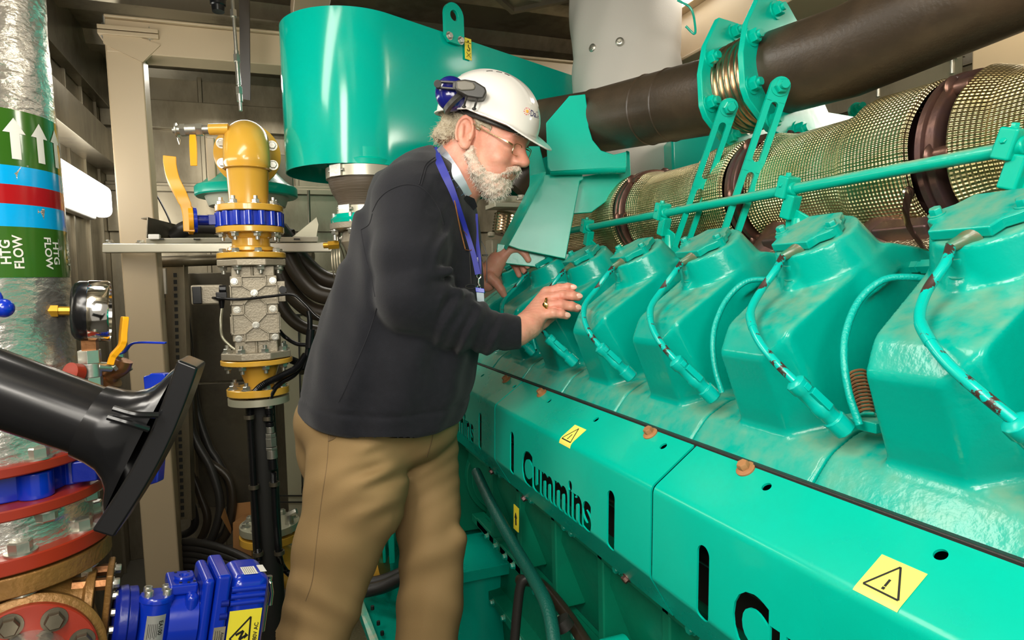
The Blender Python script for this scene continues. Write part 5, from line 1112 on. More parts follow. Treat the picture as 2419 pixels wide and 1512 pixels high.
def side_panel(y0, y1, name_mid, holes):
    mb = MB(); th = .0028; n = len(PROF); vs = []
    inner = []
    for i, p in enumerate(PROF):
        a = v3(PROF[max(i-1, 0)]); b = v3(PROF[min(i+1, n-1)]); d = nrm(b-a); nn = np.array([-d[1], d[0]])
        if nn[0] < 0: nn = -nn
        inner.append((p[0]+nn[0]*th, p[1]+nn[1]*th))
    ring = list(PROF)+inner[::-1]; m = len(ring)
    vs = [(x, y0, z) for x, z in ring]+[(x, y1, z) for x, z in ring]
    fs = [(i, (i+1) % m, m+(i+1) % m, m+i) for i in range(m)]
    fs += [(i, i+1, m-2-i, m-1-i) for i in range(n-1)]+[(m+i+1, m+i, m+m-1-i, m+m-2-i) for i in range(n-1)]
    mb.add(vs, fs)
    o = obj('side_panel', mb, M_green, ENG, ang=30)
    cuts = []
    for yy in (y0+.111, y1-.111):
        w_, z0, z1 = .0118, .972, 1.068; pl = []
        for i in range(17): a = PI*i/16; pl.append((yy+w_*math.cos(a), z1-w_+w_*math.sin(a)))
        for i in range(17): a = PI+PI*i/16; pl.append((yy+w_*math.cos(a), z0+w_+w_*math.sin(a)))
        cuts.append(pl)
    cm = cutter_mesh(cuts)
    if name_mid is not None:
        V, Fc = text_mesh('Cummins', .094, .05, .0042, res=4); w0 = V[:, 0].max()-V[:, 0].min(); zz = (V[:, 1].max()+V[:, 1].min())/2; s = .312/w0
        cm.add([(.48+p[2], name_mid-(p[0])*s, 1.010+(p[1]-zz)*1.0) for p in V], Fc)
    for (hy, hs, r) in holes:
        p, nn = prof_s(hs); c = v3((p[0], hy, p[1])); nn3 = v3((nn[0], 0, nn[1])); cm.cyl(c-nn3*.02, c+nn3*.02, r, n=20)
    c = obj('cutter', cm, M_inside, ENG)
    bm = bmesh.new(); bm.from_mesh(c.data); bmesh.ops.remove_doubles(bm, verts=bm.verts, dist=1e-5); bmesh.ops.recalc_face_normals(bm, faces=bm.faces); bm.to_mesh(c.data); bm.free()
    md = o.modifiers.new('b', 'BOOLEAN'); md.object = c; md.operation = 'DIFFERENCE'; md.solver = 'EXACT'; md.use_self = True
    dg = bpy.context.evaluated_depsgraph_get(); me = bpy.data.meshes.new_from_object(o.evaluated_get(dg)); o.modifiers.clear(); o.data = me
    bpy.data.objects.remove(c); finish(o, 30); return o
TOPN = nrm((-.57, 0, .82)); TP0 = (.563, 0, 1.160)
tn = v3((-(1.160-1.107), 0, (.563-.487))); tn = nrm(tn)
def top_hit(px, py):
    p = hit(px, py, TP0, tn); return p
def s_of(p): return math.hypot(p[0]-.563, p[2]-1.160)
def holespec(px, py, r): p = top_hit(px, py); return (p[1], s_of(p), r)
pans = [(.756, 1.415, 1.088, [holespec(1567, 1054, .0062), holespec(1297, 947, .0062), holespec(1408, 991, .0062)]),
        (.090, .750, .428, [holespec(1811, 1150, .0062), holespec(2222, 1310, .0062)]),
        (1.421, 2.075, 1.745, [holespec(1215, 913, .0062), holespec(1140, 887, .0062)])]
bolts = [[(1537, 1025), (1280, 930)], [(1762, 1109)], [(1197, 898)]]
lowb = [[(1240, 1176), (1481, 1365)], [], [(1163, 1113)]]
def decal(parent, y0, y1, s0, s1, off, m, name, sheety=None, shape=None):
    """thin sheet that follows the panel's bends"""
    b = MB(); ns = 14; th = .0003
    vs = []
    for i in range(ns+1):
        p, nn = prof_s(s0+(s1-s0)*i/ns)
        for yy in (y0, y1): vs.append((p[0]+nn[0]*off, yy, p[1]+nn[1]*off))
    b.add(vs, [(2*i, 2*i+1, 2*i+3, 2*i+2) for i in range(ns)]); return obj(name, b, m, parent, ang=80)
def decal_pt(y, s, off):
    p, nn = prof_s(s); return v3((p[0]+nn[0]*off, y, p[1]+nn[1]*off))
def warn_sticker(pan, yc, sc_, half, hs, m):
    st = decal(pan, yc-half, yc+half, sc_-hs, sc_+hs, .0007, m, 'warning_sticker')
    b = MB()
    def seg(a, c, w):       # stroke between (y, s) points
        a = v3(a); c = v3(c); d = nrm(c-a); q = np.array([-d[1], d[0]])*w/2; n = 6; vs = []
        for i in range(n+1):
            p = a+(c-a)*i/n
            for sg in (-1, 1): vs.append(decal_pt(p[0]+q[0]*sg, p[1]+q[1]*sg, .0011))
        b.add(vs, [(2*i, 2*i+1, 2*i+3, 2*i+2) for i in range(n)])
    R = min(half, hs)*.80; T = [(yc, sc_-R), (yc-R*.98, sc_+R*.72), (yc+R*.98, sc_+R*.72)]
    for i in range(3): seg(T[i], T[(i+1) % 3], R*.11)
    seg((yc, sc_-R*.12), (yc, sc_+R*.35), R*.13); seg((yc-R*.08, sc_+R*.47), (yc+R*.08, sc_+R*.47), R*.16)
    obj('warning_symbol', b, M_inside, st)
PANS = []
for (y0, y1, nm, hl), bl, lb in zip(pans, bolts, lowb):
    pn = side_panel(y0, y1, nm, hl); PANS.append(pn)
    for q in bl:
        p = top_hit(*q); b = MB(); b.lathe(p, tn, [(0, .0125), (.002, .0125), (.004, .008)], 22); b.hexbolt(p+tn*.003, tn, .0078, .009, washer=False); obj('rusty_bolt', b, M_rust, pn, label='rusty brown hexagon flange bolt')
    for q in lb:
        nn = nrm((-.065, 0, -.038)); nn = nrm((-(.978-.913), 0, -(.521-.483))); p = hit(q[0], q[1], (.483, 0, .978), nn); b = MB(); b.hexbolt(p, nn, .0065, .007); obj('lower_bolt', b, M_clamp, pn)
def sticker_at(pan, pts, m):
    ps = [top_hit(*q) for q in pts]; ys = [p[1] for p in ps]; ss = [s_of(p) for p in ps]
    warn_sticker(pan, (max(ys)+min(ys))/2, (max(ss)+min(ss))/2, (max(ys)-min(ys))/2, (max(ss)-min(ss))/2, m)
sticker_at(PANS[1], [(2090, 1313), (2192, 1358), (2014, 1392)], M_stickpale)
sticker_at(PANS[0], [(1359, 1004), (1386, 1016), (1316, 1042)], M_stickpale)
sticker_at(PANS[2], [(1112, 898), (1100, 895), (1096, 915)], M_stickpale)
# seal strip in the joint, rail under it, block behind the panels
b = MB(); b.box2((.5600, .05, 1.150), (.5700, 2.08, 1.1620)); obj('rubber_seal', b, M_blackmat, ENG, bevel=.002)
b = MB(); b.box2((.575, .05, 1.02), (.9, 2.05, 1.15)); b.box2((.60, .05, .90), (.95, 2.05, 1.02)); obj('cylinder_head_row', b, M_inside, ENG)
b = MB()
for k in range(9):
    yy = .15+k*.2236; b.cyl((.56, yy, .99), (.56, yy+.09, 1.08), .008); b.cyl((.59, yy, 1.03), (.54, yy, 1.03), .006)
b.cyl((.565, .05, 1.0), (.565, 2.0, 1.0), .012); obj('wiring_loom', b, M_hosebr, ENG)
# lower block
b = MB()
prof = [(.62, .94), (.60, .80), (.66, .64), (.64, .40), (.66, .16), (1.34, .16), (1.36, .40), (1.36, .94)]
slab(b, [(x, .05, z) for x, z in prof], (0, 2.0, 0))
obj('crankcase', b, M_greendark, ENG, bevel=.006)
b = MB()
for k in range(8):
    yy = .20+k*.2236; b.box2((.585, yy-.012, .64), (.66, yy+.012, .90)); b.box2((.60, yy+.03, .60), (.63, yy+.20, .63))
obj('crankcase_ribs', b, M_greendark, ENG, bevel=.004)
b = MB(); b.box2((.585, .05, .845), (.62, 2.02, .875)); b.box2((.60, .05, .60), (.645, 2.02, .625)); b.box2((.60, .05, .40), (.645, 2.02, .43)); obj('crankcase_flanges', b, M_greendark, ENG, bevel=.003)  # flanges take the darker green so their colour carries the shade
cb0 = MB(); cb0.hexbolt((.585, .09, .86), (-1, 0, 0), .008, .009)
cb = obj('block_bolt', cb0, M_greendust, ENG)
n_ = 0
for k in range(8):
    for dy_, z in ((.0, .86), (.035, .86), (.03, .612), (.11, .612), (.19, .612), (.06, .415), (.16, .415)):
        if k == 0 and dy_ == 0 and z == .86: continue
        c = cb.copy(); COL.objects.link(c); c.parent = ENG; c.location = (0 if z > .8 else .015, k*.2236+dy_, z-.86)
b = MB(); b.cyl((.60, 1.02, .70), (.55, 1.02, .70), .028, n=28); b.cyl((.55, 1.02, .70), (.545, 1.02, .70), .02); b.box2((.55, 1.0, .52), (.62, 1.05, .70)); obj('lifting_boss', b, M_green, ENG, bevel=.003)
# front end of the block behind the man's legs: gear case, feet, base frame
b = MB(); b.box2((.56, 2.06, .55), (1.35, 2.30, 1.12)); b.cyl((.74, 2.06, .74), (.74, 2.03, .74), .15, n=48); b.cyl((.74, 2.03, .74), (.74, 2.02, .74), .135, n=48)
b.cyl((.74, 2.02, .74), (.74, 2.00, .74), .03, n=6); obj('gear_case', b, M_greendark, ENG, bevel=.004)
b = MB(); b.box2((.42, 1.80, .50), (1.30, 2.35, .535)); b.cyl((.60, 1.98, .0), (.60, 1.98, .50), .12, n=48); obj('mounting_foot', b, M_green, ENG, bevel=.003)
yb = MB(); yb.prism(at(1219, 1224, d=1.62), nrm((.2, -1, 0)), (0, 0, 1), [(-.012, -.030), (.010, -.034), (.014, .028), (-.008, .034)], .002)
ys = obj('warning_sticker', yb, M_sticker, ENG, label='small yellow sticker with a black hand symbol')
yb = MB(); yb.prism(at(1219, 1224, d=1.618), nrm((.2, -1, 0)), (0, 0, 1), [(-.002, -.018), (.002, -.018), (.002, .0), (.005, 0), (0, .014), (-.005, 0), (-.002, 0)], .003); obj('warning_symbol', yb, M_inside, ys)
# ------------------------------------------------------------ exhaust manifold in the V
MX, MZ = .935, 1.560
rings = [.615, 1.0, 1.42, 1.86]
def wobf(an, t): return 1+.012*math.sin(3*an+t*31)+.008*math.sin(7*an+t*53)
def shield(y0, y1, big):
    L = y1-y0
    if big: pr = [(0, .108), (.004, .114), (.012, .114), (.10, .113), (.115, .110), (.13, .100), (.16, .096), (L-.05, .096), (L-.03, .101), (L-.014, .106), (L-.012, .092)]
    else: pr = [(0, .1), (L-.05, .1), (L-.014, .112)]
    b = MB(); b.lathe((MX, y0, MZ), (0, 1, 0), pr, 72, wob=wobf, caps=False); return b
EX = 'exhaust manifold'
MAN = obj('exhaust_manifold', MB().cyl((MX, -.10, MZ), (MX, 2.05, MZ), .075, n=32), M_clamp, ENG)
obj('heat_shield', shield(-.10, .595, False), M_shield, MAN, ang=70)
for a, c in zip(rings[:-1], rings[1:]): obj('heat_shield', shield(a+.022, c-.02, True), M_shield, MAN, ang=70)
obj('heat_shield', shield(1.88, 2.1, True), M_shield, MAN, ang=70)
for yy in rings:
    b = MB(); b.lathe((MX, yy-.018, MZ), (0, 1, 0), [(0, .09), (0, .110), (.002, .113), (.011, .113), (.013, .109), (.016, .109), (.018, .114), (.026, .114), (.028, .111), (.028, .09)], 64, caps=False)
    for an in (20, 75, 130, 185, 240, 295, 350): 
        a = math.radians(an); b.ball((MX+.106*math.cos(a), yy-.012, MZ+.106*math.sin(a)), (.017, .006, .017), 16, 8)
    fl = obj('clamp_ring', b, M_clamp, MAN)
    for an in (75, 130, 185, 240):
        a = math.radians(an); p = v3((MX+.104*math.cos(a), yy-.016, MZ+.104*math.sin(a))); b = MB(); b.hexbolt(p, (0, -1, 0), .0105, .020, washer=False, soc=True); obj('socket_bolt', b, M_clamp, fl)
for k in range(7):        # runners down to the heads, with their own little shields
    yy = YC+.04+k*DY; b = MB()
    b.tube(spline([(.90, yy, 1.48), (.87, yy, 1.42), (.80, yy+.01, 1.36), (.76, yy+.01, 1.32)], 6), [.05]*18+[.06], 18) if 0 else b.tube(spline([(.93, yy, 1.50), (.885, yy, 1.44), (.84, yy+.01, 1.38)], 6), .05, 20)
    b.box((.865, yy-.05, 1.425), (.03, .085, .10), (T_, Y_, N_)); r = obj('exhaust_runner', b, M_clamp, MAN, bevel=.004)
    b = MB(); b.box((.86, yy-.05, 1.43), (.075, .10, .045), (T_, Y_, N_)); obj('runner_shield', b, mat_rshield if k else mat('runner_heat_shield', (.75, .62, .42), .3, metal=1, bump=1.2, bscale=260), r, bevel=.008)
    mat_rshield = MATS['runner_heat_shield']
b = MB(); pts = [at(2148, 452, X=.82), at(2140, 500, X=.80), at(2150, 540, X=.80), at(2185, 590, X=.79)]
b.tube(spline(pts, 6), .008, 4, flat=.15, hint=(0, 1, 0)); b.ball(at(2146, 455, X=.82), (.011, .005, .009)); obj('shield_latch', b, M_bellow, MAN)
# ------------------------------------------------------------ rail with clips
RX, RZ = .80, 1.536
b = MB(); b.cyl((RX, -.10, RZ), (RX, 1.80, RZ), .0088, n=20); obj('coolant_rail', b, M_greendust, ENG)
for yy in (.486, .822, 1.178, 1.525):
    b = MB(); ax = ((1, 0, 0), nrm((0, 1, .35)), nrm((0, -.35, 1)))
    b.box((RX-.004, yy, RZ+.004), (.030, .022, .036), ax); b.lathe((RX-.004, yy-.016, RZ), (0, 1, 0), [(0, .011), (.032, .011)], 20)
    b.box((RX-.002, yy-.004, RZ-.028), (.020, .022, .04), ax)
    c = obj('rail_clip', b, M_green, ENG, bevel=.003)
    b = MB(); b.hexbolt((RX-.006, yy-.004, RZ+.021), (0, -.2, 1), .0045, .005); b.hexbolt((RX-.016, yy, RZ+.006), (-1, 0, .5), .004, .004); obj('clip_bolt', b, M_green, c)
    b = MB(); A0 = v3((RX+.0, yy-.012, RZ-.046)); slab(b, [A0+v3(q) for q in ((0, -.026, 0), (0, .0, .014), (0, .022, .004), (0, .026, -.10), (0, -.024, -.10))], (.005, 0, 0)); b.cyl(A0+v3((.008, 0, -.10)), A0+v3((.008, 0, .0)), .022, .012, n=24)
    obj('clip_post', b, M_green, c, bevel=.003)
# ================================================================ the man
D0 = 1.40; ZK = F/D0
def wp(p): return at(p[0], p[1], d=D0+p[2]/ZK)
def wpa(V):
    V = np.asarray(V, float); v = FW[None]+RT[None]*((V[:, 0]-CX)/F)[:, None]-UP[None]*((V[:, 1]-CY)/F)[:, None]
    return CAM[None]+v*(D0+V[:, 2]/ZK)[:, None]
def flipf(Fc): return Fc[:, ::-1]
th_, ph_ = math.radians(22), math.radians(24); ct, st_, cp_, sp = math.cos(th_), math.sin(th_), math.cos(ph_), math.sin(ph_)
hf = v3((cp_*ct, cp_*st_, -sp)); hu = v3((st_, -ct, 0)); hs = v3((-sp*ct, -sp*st_, -cp_)); HO = v3((1139, 332, 0)); HK = 1030
def hp_(f, s, u): return HO+HK*(hf*f+hs*s+hu*u)
def hw(f, s, u): return wp(hp_(f, s, u))
def hwa(V): V = np.asarray(V, float); return wpa(HO[None]+HK*(V[:, :1]*hf+V[:, 1:2]*hs+V[:, 2:3]*hu))
M_skin = mat('skin', (.68, .33, .23), .42, sss=.25, var=.75, vcol=(.62, .20, .14), vscale=22, bump=.12, bscale=260, vlo=.4, vhi=.7)
M_hair = mat('grey_hair', (.42, .36, .26), .6, var=.7, vcol=(.22, .17, .11), vscale=60, bump=.6, bscale=300)
M_beard = mat('white_beard', (.66, .56, .46), .6, var=.8, vcol=(.62, .34, .25), vscale=70, bump=.5, bscale=400)
M_strand = mat('beard_strands', (.86, .80, .72), .45)
M_strandh = mat('hair_strands', (.60, .52, .38), .45)
M_sweat = mat('navy_sweatshirt', (.0065, .007, .0105), .85, var=.6, vcol=(.013, .0135, .018), vscale=90, bump=.25, bscale=700, spec=.25)
M_sweat.node_tree.nodes['Principled BSDF'].inputs['Sheen Weight'].default_value = .10
M_chino = mat('khaki_cotton', (.285, .185, .08), .75, bump=.12, bscale=600, var=.3, vcol=(.27, .18, .075), vscale=5, spec=.3)
M_helmet = mat('white_helmet', (.86, .83, .78), .22, coat=.4)
M_dkpl = mat('grey_black_plastic', (.035, .033, .03), .4); M_ggrey = mat('earmuff_grey', (.16, .145, .115), .45)
M_navy = mat('blue_earmuff', (.008, .010, .16), .15, coat=.5)
M_lany = mat('blue_lanyard', (.012, .018, .27), .55)
M_shirt = mat('white_check_shirt', (.70, .76, .85), .7)
M_lip = mat('lips', (.50, .14, .11), .4, sss=.1)
M_frame = mat('gold_frame', (.55, .42, .24), .25, metal=1)
M_lens = mat('spectacle_glass', (.95, .95, .9), .02, trans=1.0); M_lens.node_tree.nodes['Principled BSDF'].inputs['IOR'].default_value = 1.02
M_goldring = mat('gold_ring', (.9, .62, .2), .15, metal=1)
PE = thing('person', 'man in white helmet and navy sweatshirt bending over the engine with both hands on it', 'person', wp((900, 2210, 0)))
PE.location.z = 0
# ---------------------------------------------------------------- sweatshirt
TY = [335, 345, 360, 380, 410, 450, 500, 560, 620, 680, 740, 800, 850, 900, 940, 975, 1020]
TL = [1010, 1000, 962, 928, 893, 866, 846, 827, 808, 787, 767, 747, 732, 719, 710, 704, 712]
TR = [1030, 1036, 1056, 1076, 1098, 1112, 1125, 1135, 1141, 1144, 1143, 1137, 1129, 1118, 1108, 1098, 1085]
TD = [30, 60, 120, 165, 200, 218, 222, 220, 218, 220, 222, 226, 230, 232, 232, 228, 222]
def f_sweat(X, Y, Z):
    xl = np.interp(Y, TY, TL); xr = np.interp(Y, TY, TR); dz = np.interp(Y, TY, TD); cx = (xl+xr)/2; a = (xr-xl)/2
    zc = 15.0; e = 2.25; q = (np.abs((X-cx)/a)**e+np.abs((Z-zc)/dz)**e)**(1/e); d = (q-1)*np.minimum(a, dz)*.9
    d = smax(d, 338-Y, 20)
    # loose folds on the back and side
    d = d+4.2*np.sin((X*.45+Y*.12+Z*.25)*.10)*np.clip((Y-430)/200, 0, 1)+6.0*vnoise(X, Y*.6, Z, 105, 3)+2.4*vnoise(X, Y*.7, Z, 48, 13)
    d = d+7.0*np.exp(-((Y-(520+(X-860)*.2))/170)**2)*np.sin((X-Y*.22)*.085)*np.exp(-((X-850)/60)**2)
    d = smax(d, (Y-(1003-Z*.20-((X-905)/210)**2*18))*.95, 14)      # hem
    # ribbed waistband
    band = np.exp(-((Y-(948-Z*.18-((X-905)/210)**2*14))/6)**2); d = d+3.0*band
    A1 = (968, 470, -128); A2 = (968, 600, -180); A3 = (970, 703, -196); A4 = (1078, 757, -165); A5 = (1150, 782, -145); A6 = (1226, 786, -128)
    s = s_cap(X, Y, Z, A1, A2, 90, 90); s = smin(s, s_cap(X, Y, Z, A2, A3, 90, 84), 16); s2 = s_cap(X, Y, Z, A3, A4, 82, 70); s2 = smin(s2, s_cap(X, Y, Z, A4, A5, 70, 52), 12); s2 = smin(s2, s_cap(X, Y, Z, A5, A6, 50, 41), 8)
    s = smin(s, s2, 20)
    t = (X-968)*.93+(Y-720)*.30
    s = s+np.clip((X-1000)/60, 0, 1)*np.clip((1205-X)/30, 0, 1)*(5.0*np.sin(t*.105+.03*(Y-750)+1.5*vnoise(X, Y, Z, 120, 5))+3.4*np.sin(t*.20+1+Y*.03+vnoise(X, Y, Z, 80, 6)))*np.clip(1.15-(X-1000)/400, .3, 1)
    # bunched cloth in the crook of the elbow
    for (x0, y0, x1, y1, z_, r_) in ((985, 655, 1062, 640, -262, 17), (1000, 692, 1085, 690, -248, 18), (1040, 735, 1120, 722, -225, 15), (1088, 745, 1140, 770, -205, 12)):
        s = smin(s, s_cap(X, Y, Z, (x0, y0, z_+6), (x1, y1, z_+22), r_, r_*.6), 16)
    s = s+2.5*vnoise(X, Y, Z, 95, 17)+3.6*np.sin(X*.055+Y*.018)*np.clip((660-Y)/120, 0, 1)*np.clip((Y-480)/80, 0, 1)
    s = smax(s, X-1232, 4)
    d = smin(d, s, 13)
    # far sleeve
    s = s_cap(X, Y, Z, (1010, 460, 170), (1075, 560, 235), 75, 55); s = smin(s, s_cap(X, Y, Z, (1075, 560, 235), (1118, 655, 290), 52, 30), 15)
    d = smin(d, s, 14)
    # neck opening
    d = smax(d, -s_cap(X, Y, Z, (1060, 440, 0), (1120, 360, -15), 70, 92), 8)
    return d
V, Fc = sdf_mesh(f_sweat, (690, 325, -300), (1245, 1035, 350), 5.0)
sweat = obj('sweatshirt', (wpa(V), flipf(Fc)), M_sweat, PE, ang=180, fixn=False)
from mathutils.bvhtree import BVHTree
def bvh_of(V, Fc): return BVHTree.FromPolygons([Vector(p) for p in V], [tuple(map(int, f)) for f in Fc])
BS_ = bvh_of(wpa(V), Fc)
def on(bv, x, y, off=.0015, dd=1.4):
    v = nrm(at(x, y, d=1)-CAM); h = bv.ray_cast(Vector(CAM), Vector(v))
    return (v3(h[0])-v*off) if h[0] is not None else at(x, y, d=dd)
def seam(pts, r=.0011, off=.0004, m=None, name='seam'):
    P_ = [on(BS_, x, y, off) for x, y in [(a[0], a[1]) for a in spline([(p[0], p[1], 0) for p in pts], 8)]]
    b = MB(); b.tube(P_, r, 6); return obj(name, b, m or M_dkseam, sweat)
M_dkseam = mat('dark_seam', (.008, .008, .012), .9)
seam([(880, 500), (893, 474), (911, 455), (935, 442), (958, 436), (980, 437), (995, 443), (1010, 455), (1022, 469), (1040, 500), (1048, 530)])
seam([(990, 436), (997, 412), (1006, 388), (1027, 372)]); seam([(995, 438), (1002, 414), (1010, 392), (1030, 377)])
seam([(880, 505), (872, 530), (853, 543)]); seam([(853, 545), (862, 600), (878, 660), (886, 700)])
seam([(890, 728), (870, 790), (845, 850), (815, 920), (800, 950)])
# ---------------------------------------------------------------- trousers
def f_tr(X, Y, Z):
    d = s_ell(X, Y, Z, (888, 1000, 5), (196, 130, 165))
    n = s_cap(X, Y, Z, (850, 1050, -50), (838, 1170, -66), 122, 120)
    for a, b, r0, r1 in (((838, 1170, -70), (794, 1300, -75), 118, 98), ((794, 1300, -75), (764, 1420, -80), 98, 90), ((762, 1420, -80), (728, 1540, -85), 92, 84), ((728, 1540, -85), (690, 1850, -100), 84, 66), ((690, 1850, -100), (680, 2140, -80), 66, 62)): n = smin(n, s_cap(X, Y, Z, a, b, r0, r1), 20)
    f = s_cap(X, Y, Z, (990, 1060, 55), (1008, 1200, 55), 94, 76)
    for a, b, r0, r1 in (((1008, 1200, 55), (1020, 1310, 50), 76, 76), ((1020, 1310, 50), (1016, 1420, 55), 76, 75), ((1016, 1420, 55), (1006, 1540, 60), 76, 72), ((1006, 1540, 60), (1000, 1850, 60), 72, 62), ((1000, 1850, 60), (1000, 2140, 60), 60, 58)): f = smin(f, s_cap(X, Y, Z, a, b, r0, r1), 16)
    f = smin(f, s_cap(X, Y, Z, (1045, 1290, 20), (1075, 1268, 20), 24, 22), 22)
    b_ = s_ell(X, Y, Z, (792, 1040, 60), (94, 150, 110))
    d = smin(d, n, 20); d = smin(d, f, 10); d = smin(d, b_, 20)
    w = np.clip((Y-1010)/60, 0, 1)
    fan = np.sin(((Y-1000)*.95+(X-800)*(.18+.0009*(X-800)))*.165)*np.clip((X-790)/80, 0, 1)*np.clip((1250-Y)/160, 0, 1)*np.clip((Y-1020)/50, 0, 1)
    d = d+3.4*fan*(.55+.75*vnoise(X, Y, Z, 130, 21))+w*4.5*vnoise(X, Y*.5, Z, 95, 9)+w*2.0*vnoise(X, Y*.6, Z, 46, 31)
    d = d+5.0*np.sin(((Y-1190)+(X-930)*.62)*.085)*np.exp(-((X-900)/110)**2-((Y-1150)/90)**2)
    d = d+2.6*np.sin((Y*.9-X*.5)*.09)*np.exp(-((Y-1440)/60)**2)*(X < 880)+3.4*np.sin((Y+X*.45)*.07)*np.exp(-((Y-1300)/80)**2)*(X > 930)
    return smax(d, 925-Y, 10)
V, Fc = sdf_mesh(f_tr, (650, 915, -260), (1120, 2150, 230), 6.0)
tro = obj('trousers', (wpa(V), flipf(Fc)), M_chino, PE, ang=180, fixn=False); BT_ = bvh_of(wpa(V), Fc)
def tseam(pts, r=.0009, m=None):
    P_ = [on(BT_, x, y, .0002) for x, y in [(a[0], a[1]) for a in spline([(p[0], p[1], 0) for p in pts], 8)]]
    b = MB(); b.tube(P_, r, 6); return obj('stitching', b, m or M_tst, tro)
M_tst = mat('khaki_stitch', (.17, .11, .05), .9)
tseam([(776, 1045), (772, 1100), (760, 1180), (748, 1280), (738, 1370), (722, 1420)]); tseam([(808, 1006), (800, 1022), (790, 1035), (776, 1042)], .0018); tseam([(777, 995), (776, 1015), (777, 1042)], .0014)
tseam([(1024, 1010), (1020, 1040), (1008, 1080)], .0013)
b = MB(); q_ = [on(BT_, x, y, .0006) for x, y in ((779, 1000), (808, 1006), (796, 1028), (779, 1040))]; b.add(q_+[p+FW*.001 for p in q_], [(0, 1, 2, 3), (7, 6, 5, 4), (0, 4, 5, 1), (1, 5, 6, 2), (2, 6, 7, 3), (3, 7, 4, 0)]); obj('pocket_opening', b, M_tst, tro)
for nm, c in (('shoe', (700, 2170, -80)), ('shoe', (1015, 2170, 60))):
    b = MB(); p = wp(c); d_ = nrm(wp((c[0]+100, c[1], c[2]))-p); d_[2] = 0; d_ = nrm(d_); sx = np.cross(d_, (0, 0, 1)); b.ball((p[0]+d_[0]*.05, p[1]+d_[1]*.05, .045), (.15, .05, .045), 24, 12, (d_, sx, (0, 0, 1))); b.box((p[0]+d_[0]*.05, p[1]+d_[1]*.05, .012), (.28, .09, .024), (d_, sx, (0, 0, 1)))
    obj(nm, b, M_black, PE, bevel=.01)
# ---------------------------------------------------------------- head, neck, hands: one skin mesh
def f_head(X, Y, Z):       # X forward, Y side, Z up, metres
    A = np.abs(Y)
    d = s_ell(X, Y, Z, (-.005, 0, .052), (.098, .075, .085)); d = smin(d, s_ell(X, Y, Z, (.045, 0, -.004), (.056, .062, .078)), .03)
    d = smin(d, s_ell(X, Y, Z, (.038, 0, -.058), (.058, .053, .044)), .025); d = smin(d, s_ell(X, Y, Z, (.076, 0, -.086), (.022, .024, .022)), .02)
    d = smin(d, s_cap(X, A, Z, (.094, 0, .040), (.080, .040, .036), .011, .012), .014)
    d = smin(d, s_ell(X, A, Z, (.070, .036, -.020), (.024, .022, .022)), .016)
    d = smin(d, s_ell(X, A, Z, (.078, .020, -.048), (.022, .022, .018)), .016)
    d = smax(d, -s_ell(X, A, Z, (.112, .033, .014), (.020, .019, .014)), .010)
    d = smin(d, s_ell(X, A, Z, (.0805, .033, .0205), (.0145, .0175, .0075)), .003); d = smin(d, s_ell(X, A, Z, (.080, .033, .0045), (.0135, .016, .0062)), .004)
    n = s_cap(X, Y, Z, (.092, 0, .026), (.112, 0, -.006), .0085, .0125); n = smin(n, s_ell(X, Y, Z, (.1145, 0, -.010), (.0165, .0155, .0135)), .008); n = smin(n, s_ell(X, A, Z, (.104, .0135, -.014), (.013, .0085, .0095)), .006)
    d = smin(d, n, .010); d = smax(d, -s_ell(X, A, Z, (.112, .0065, -.0245), (.006, .0035, .005)), .002)
    d = smin(d, s_cap(X, A, Z, (.098, 0, -.037), (.086, .024, -.041), .007, .005), .008)
    d = smin(d, s_cap(X, A, Z, (.0985, 0, -.0485), (.088, .018, -.0465), .0055, .004), .005)
    d = smax(d, -s_cap(X, A, Z, (.107, 0, -.0425), (.095, .024, -.0435), .0020, .0018), .003)
    # cheek fold
    d = d+.0012*np.exp(-((Z+.028+(X-.09)*.9)/.004)**2)*np.exp(-((A-.034)/.014)**2)*(X > .05)
    d = d+.0006*np.sin(Z*620)*np.exp(-((Z-.055)/.02)**2)*(X > .05)
    # ears: tilted shell with helix, bowl and lobe
    xe, ye, ze = X+.012, A-.0785, Z-.004; xr = xe*.97+ze*.22; zr = ze*.97-xe*.22; yy = ye-.35*(-xr)*.9
    ear = s_ell(xr, yy, zr, (0, 0, 0), (.0205, .0065, .036)); ear = smax(ear, -s_ell(xr, yy, zr, (.003, .0095, .004), (.0138, .0105, .0255)), .002)
    ear = smin(ear, s_ell(xr, yy, zr, (.004, .001, -.028), (.011, .0060, .012)), .006); ear = smin(ear, s_cap(xr, yy, zr, (-.006, .004, .012), (-.004, .004, -.012), .0030, .0036), .004); ear = smin(ear, s_ell(xr, yy, zr, (.014, .001, -.004), (.006, .006, .008)), .005)
    rq = np.abs(np.sqrt((xr/.0178)**2+((zr-.002)/.0325)**2)-1)*.021; hel = np.sqrt(rq**2+(yy-.0062)**2)-.0034; hel = smax(hel, np.minimum(-.018-zr, .4)+np.clip(xr, -.5, 0)*.6, .004)
    ear = smin(ear, hel, .003)
    d = smin(d, ear, .005)
    nk = s_cap(X, Y, Z, (-.018, 0, -.02), (-.040, .0, -.19), .060, .068); nk = smin(nk, s_cap(X, Y, Z, (.018, 0, -.075), (-.02, 0, -.17), .040, .048), .02)
    d = smin(d, nk, .022); return d
V, Fc = sdf_mesh(f_head, (-.115, -.115, -.235), (.14, .115, .145), .0022)
skinV = [hwa(V)]; skinF = [np.array(Fc)]
HV, HF = hwa(V), np.array(Fc)
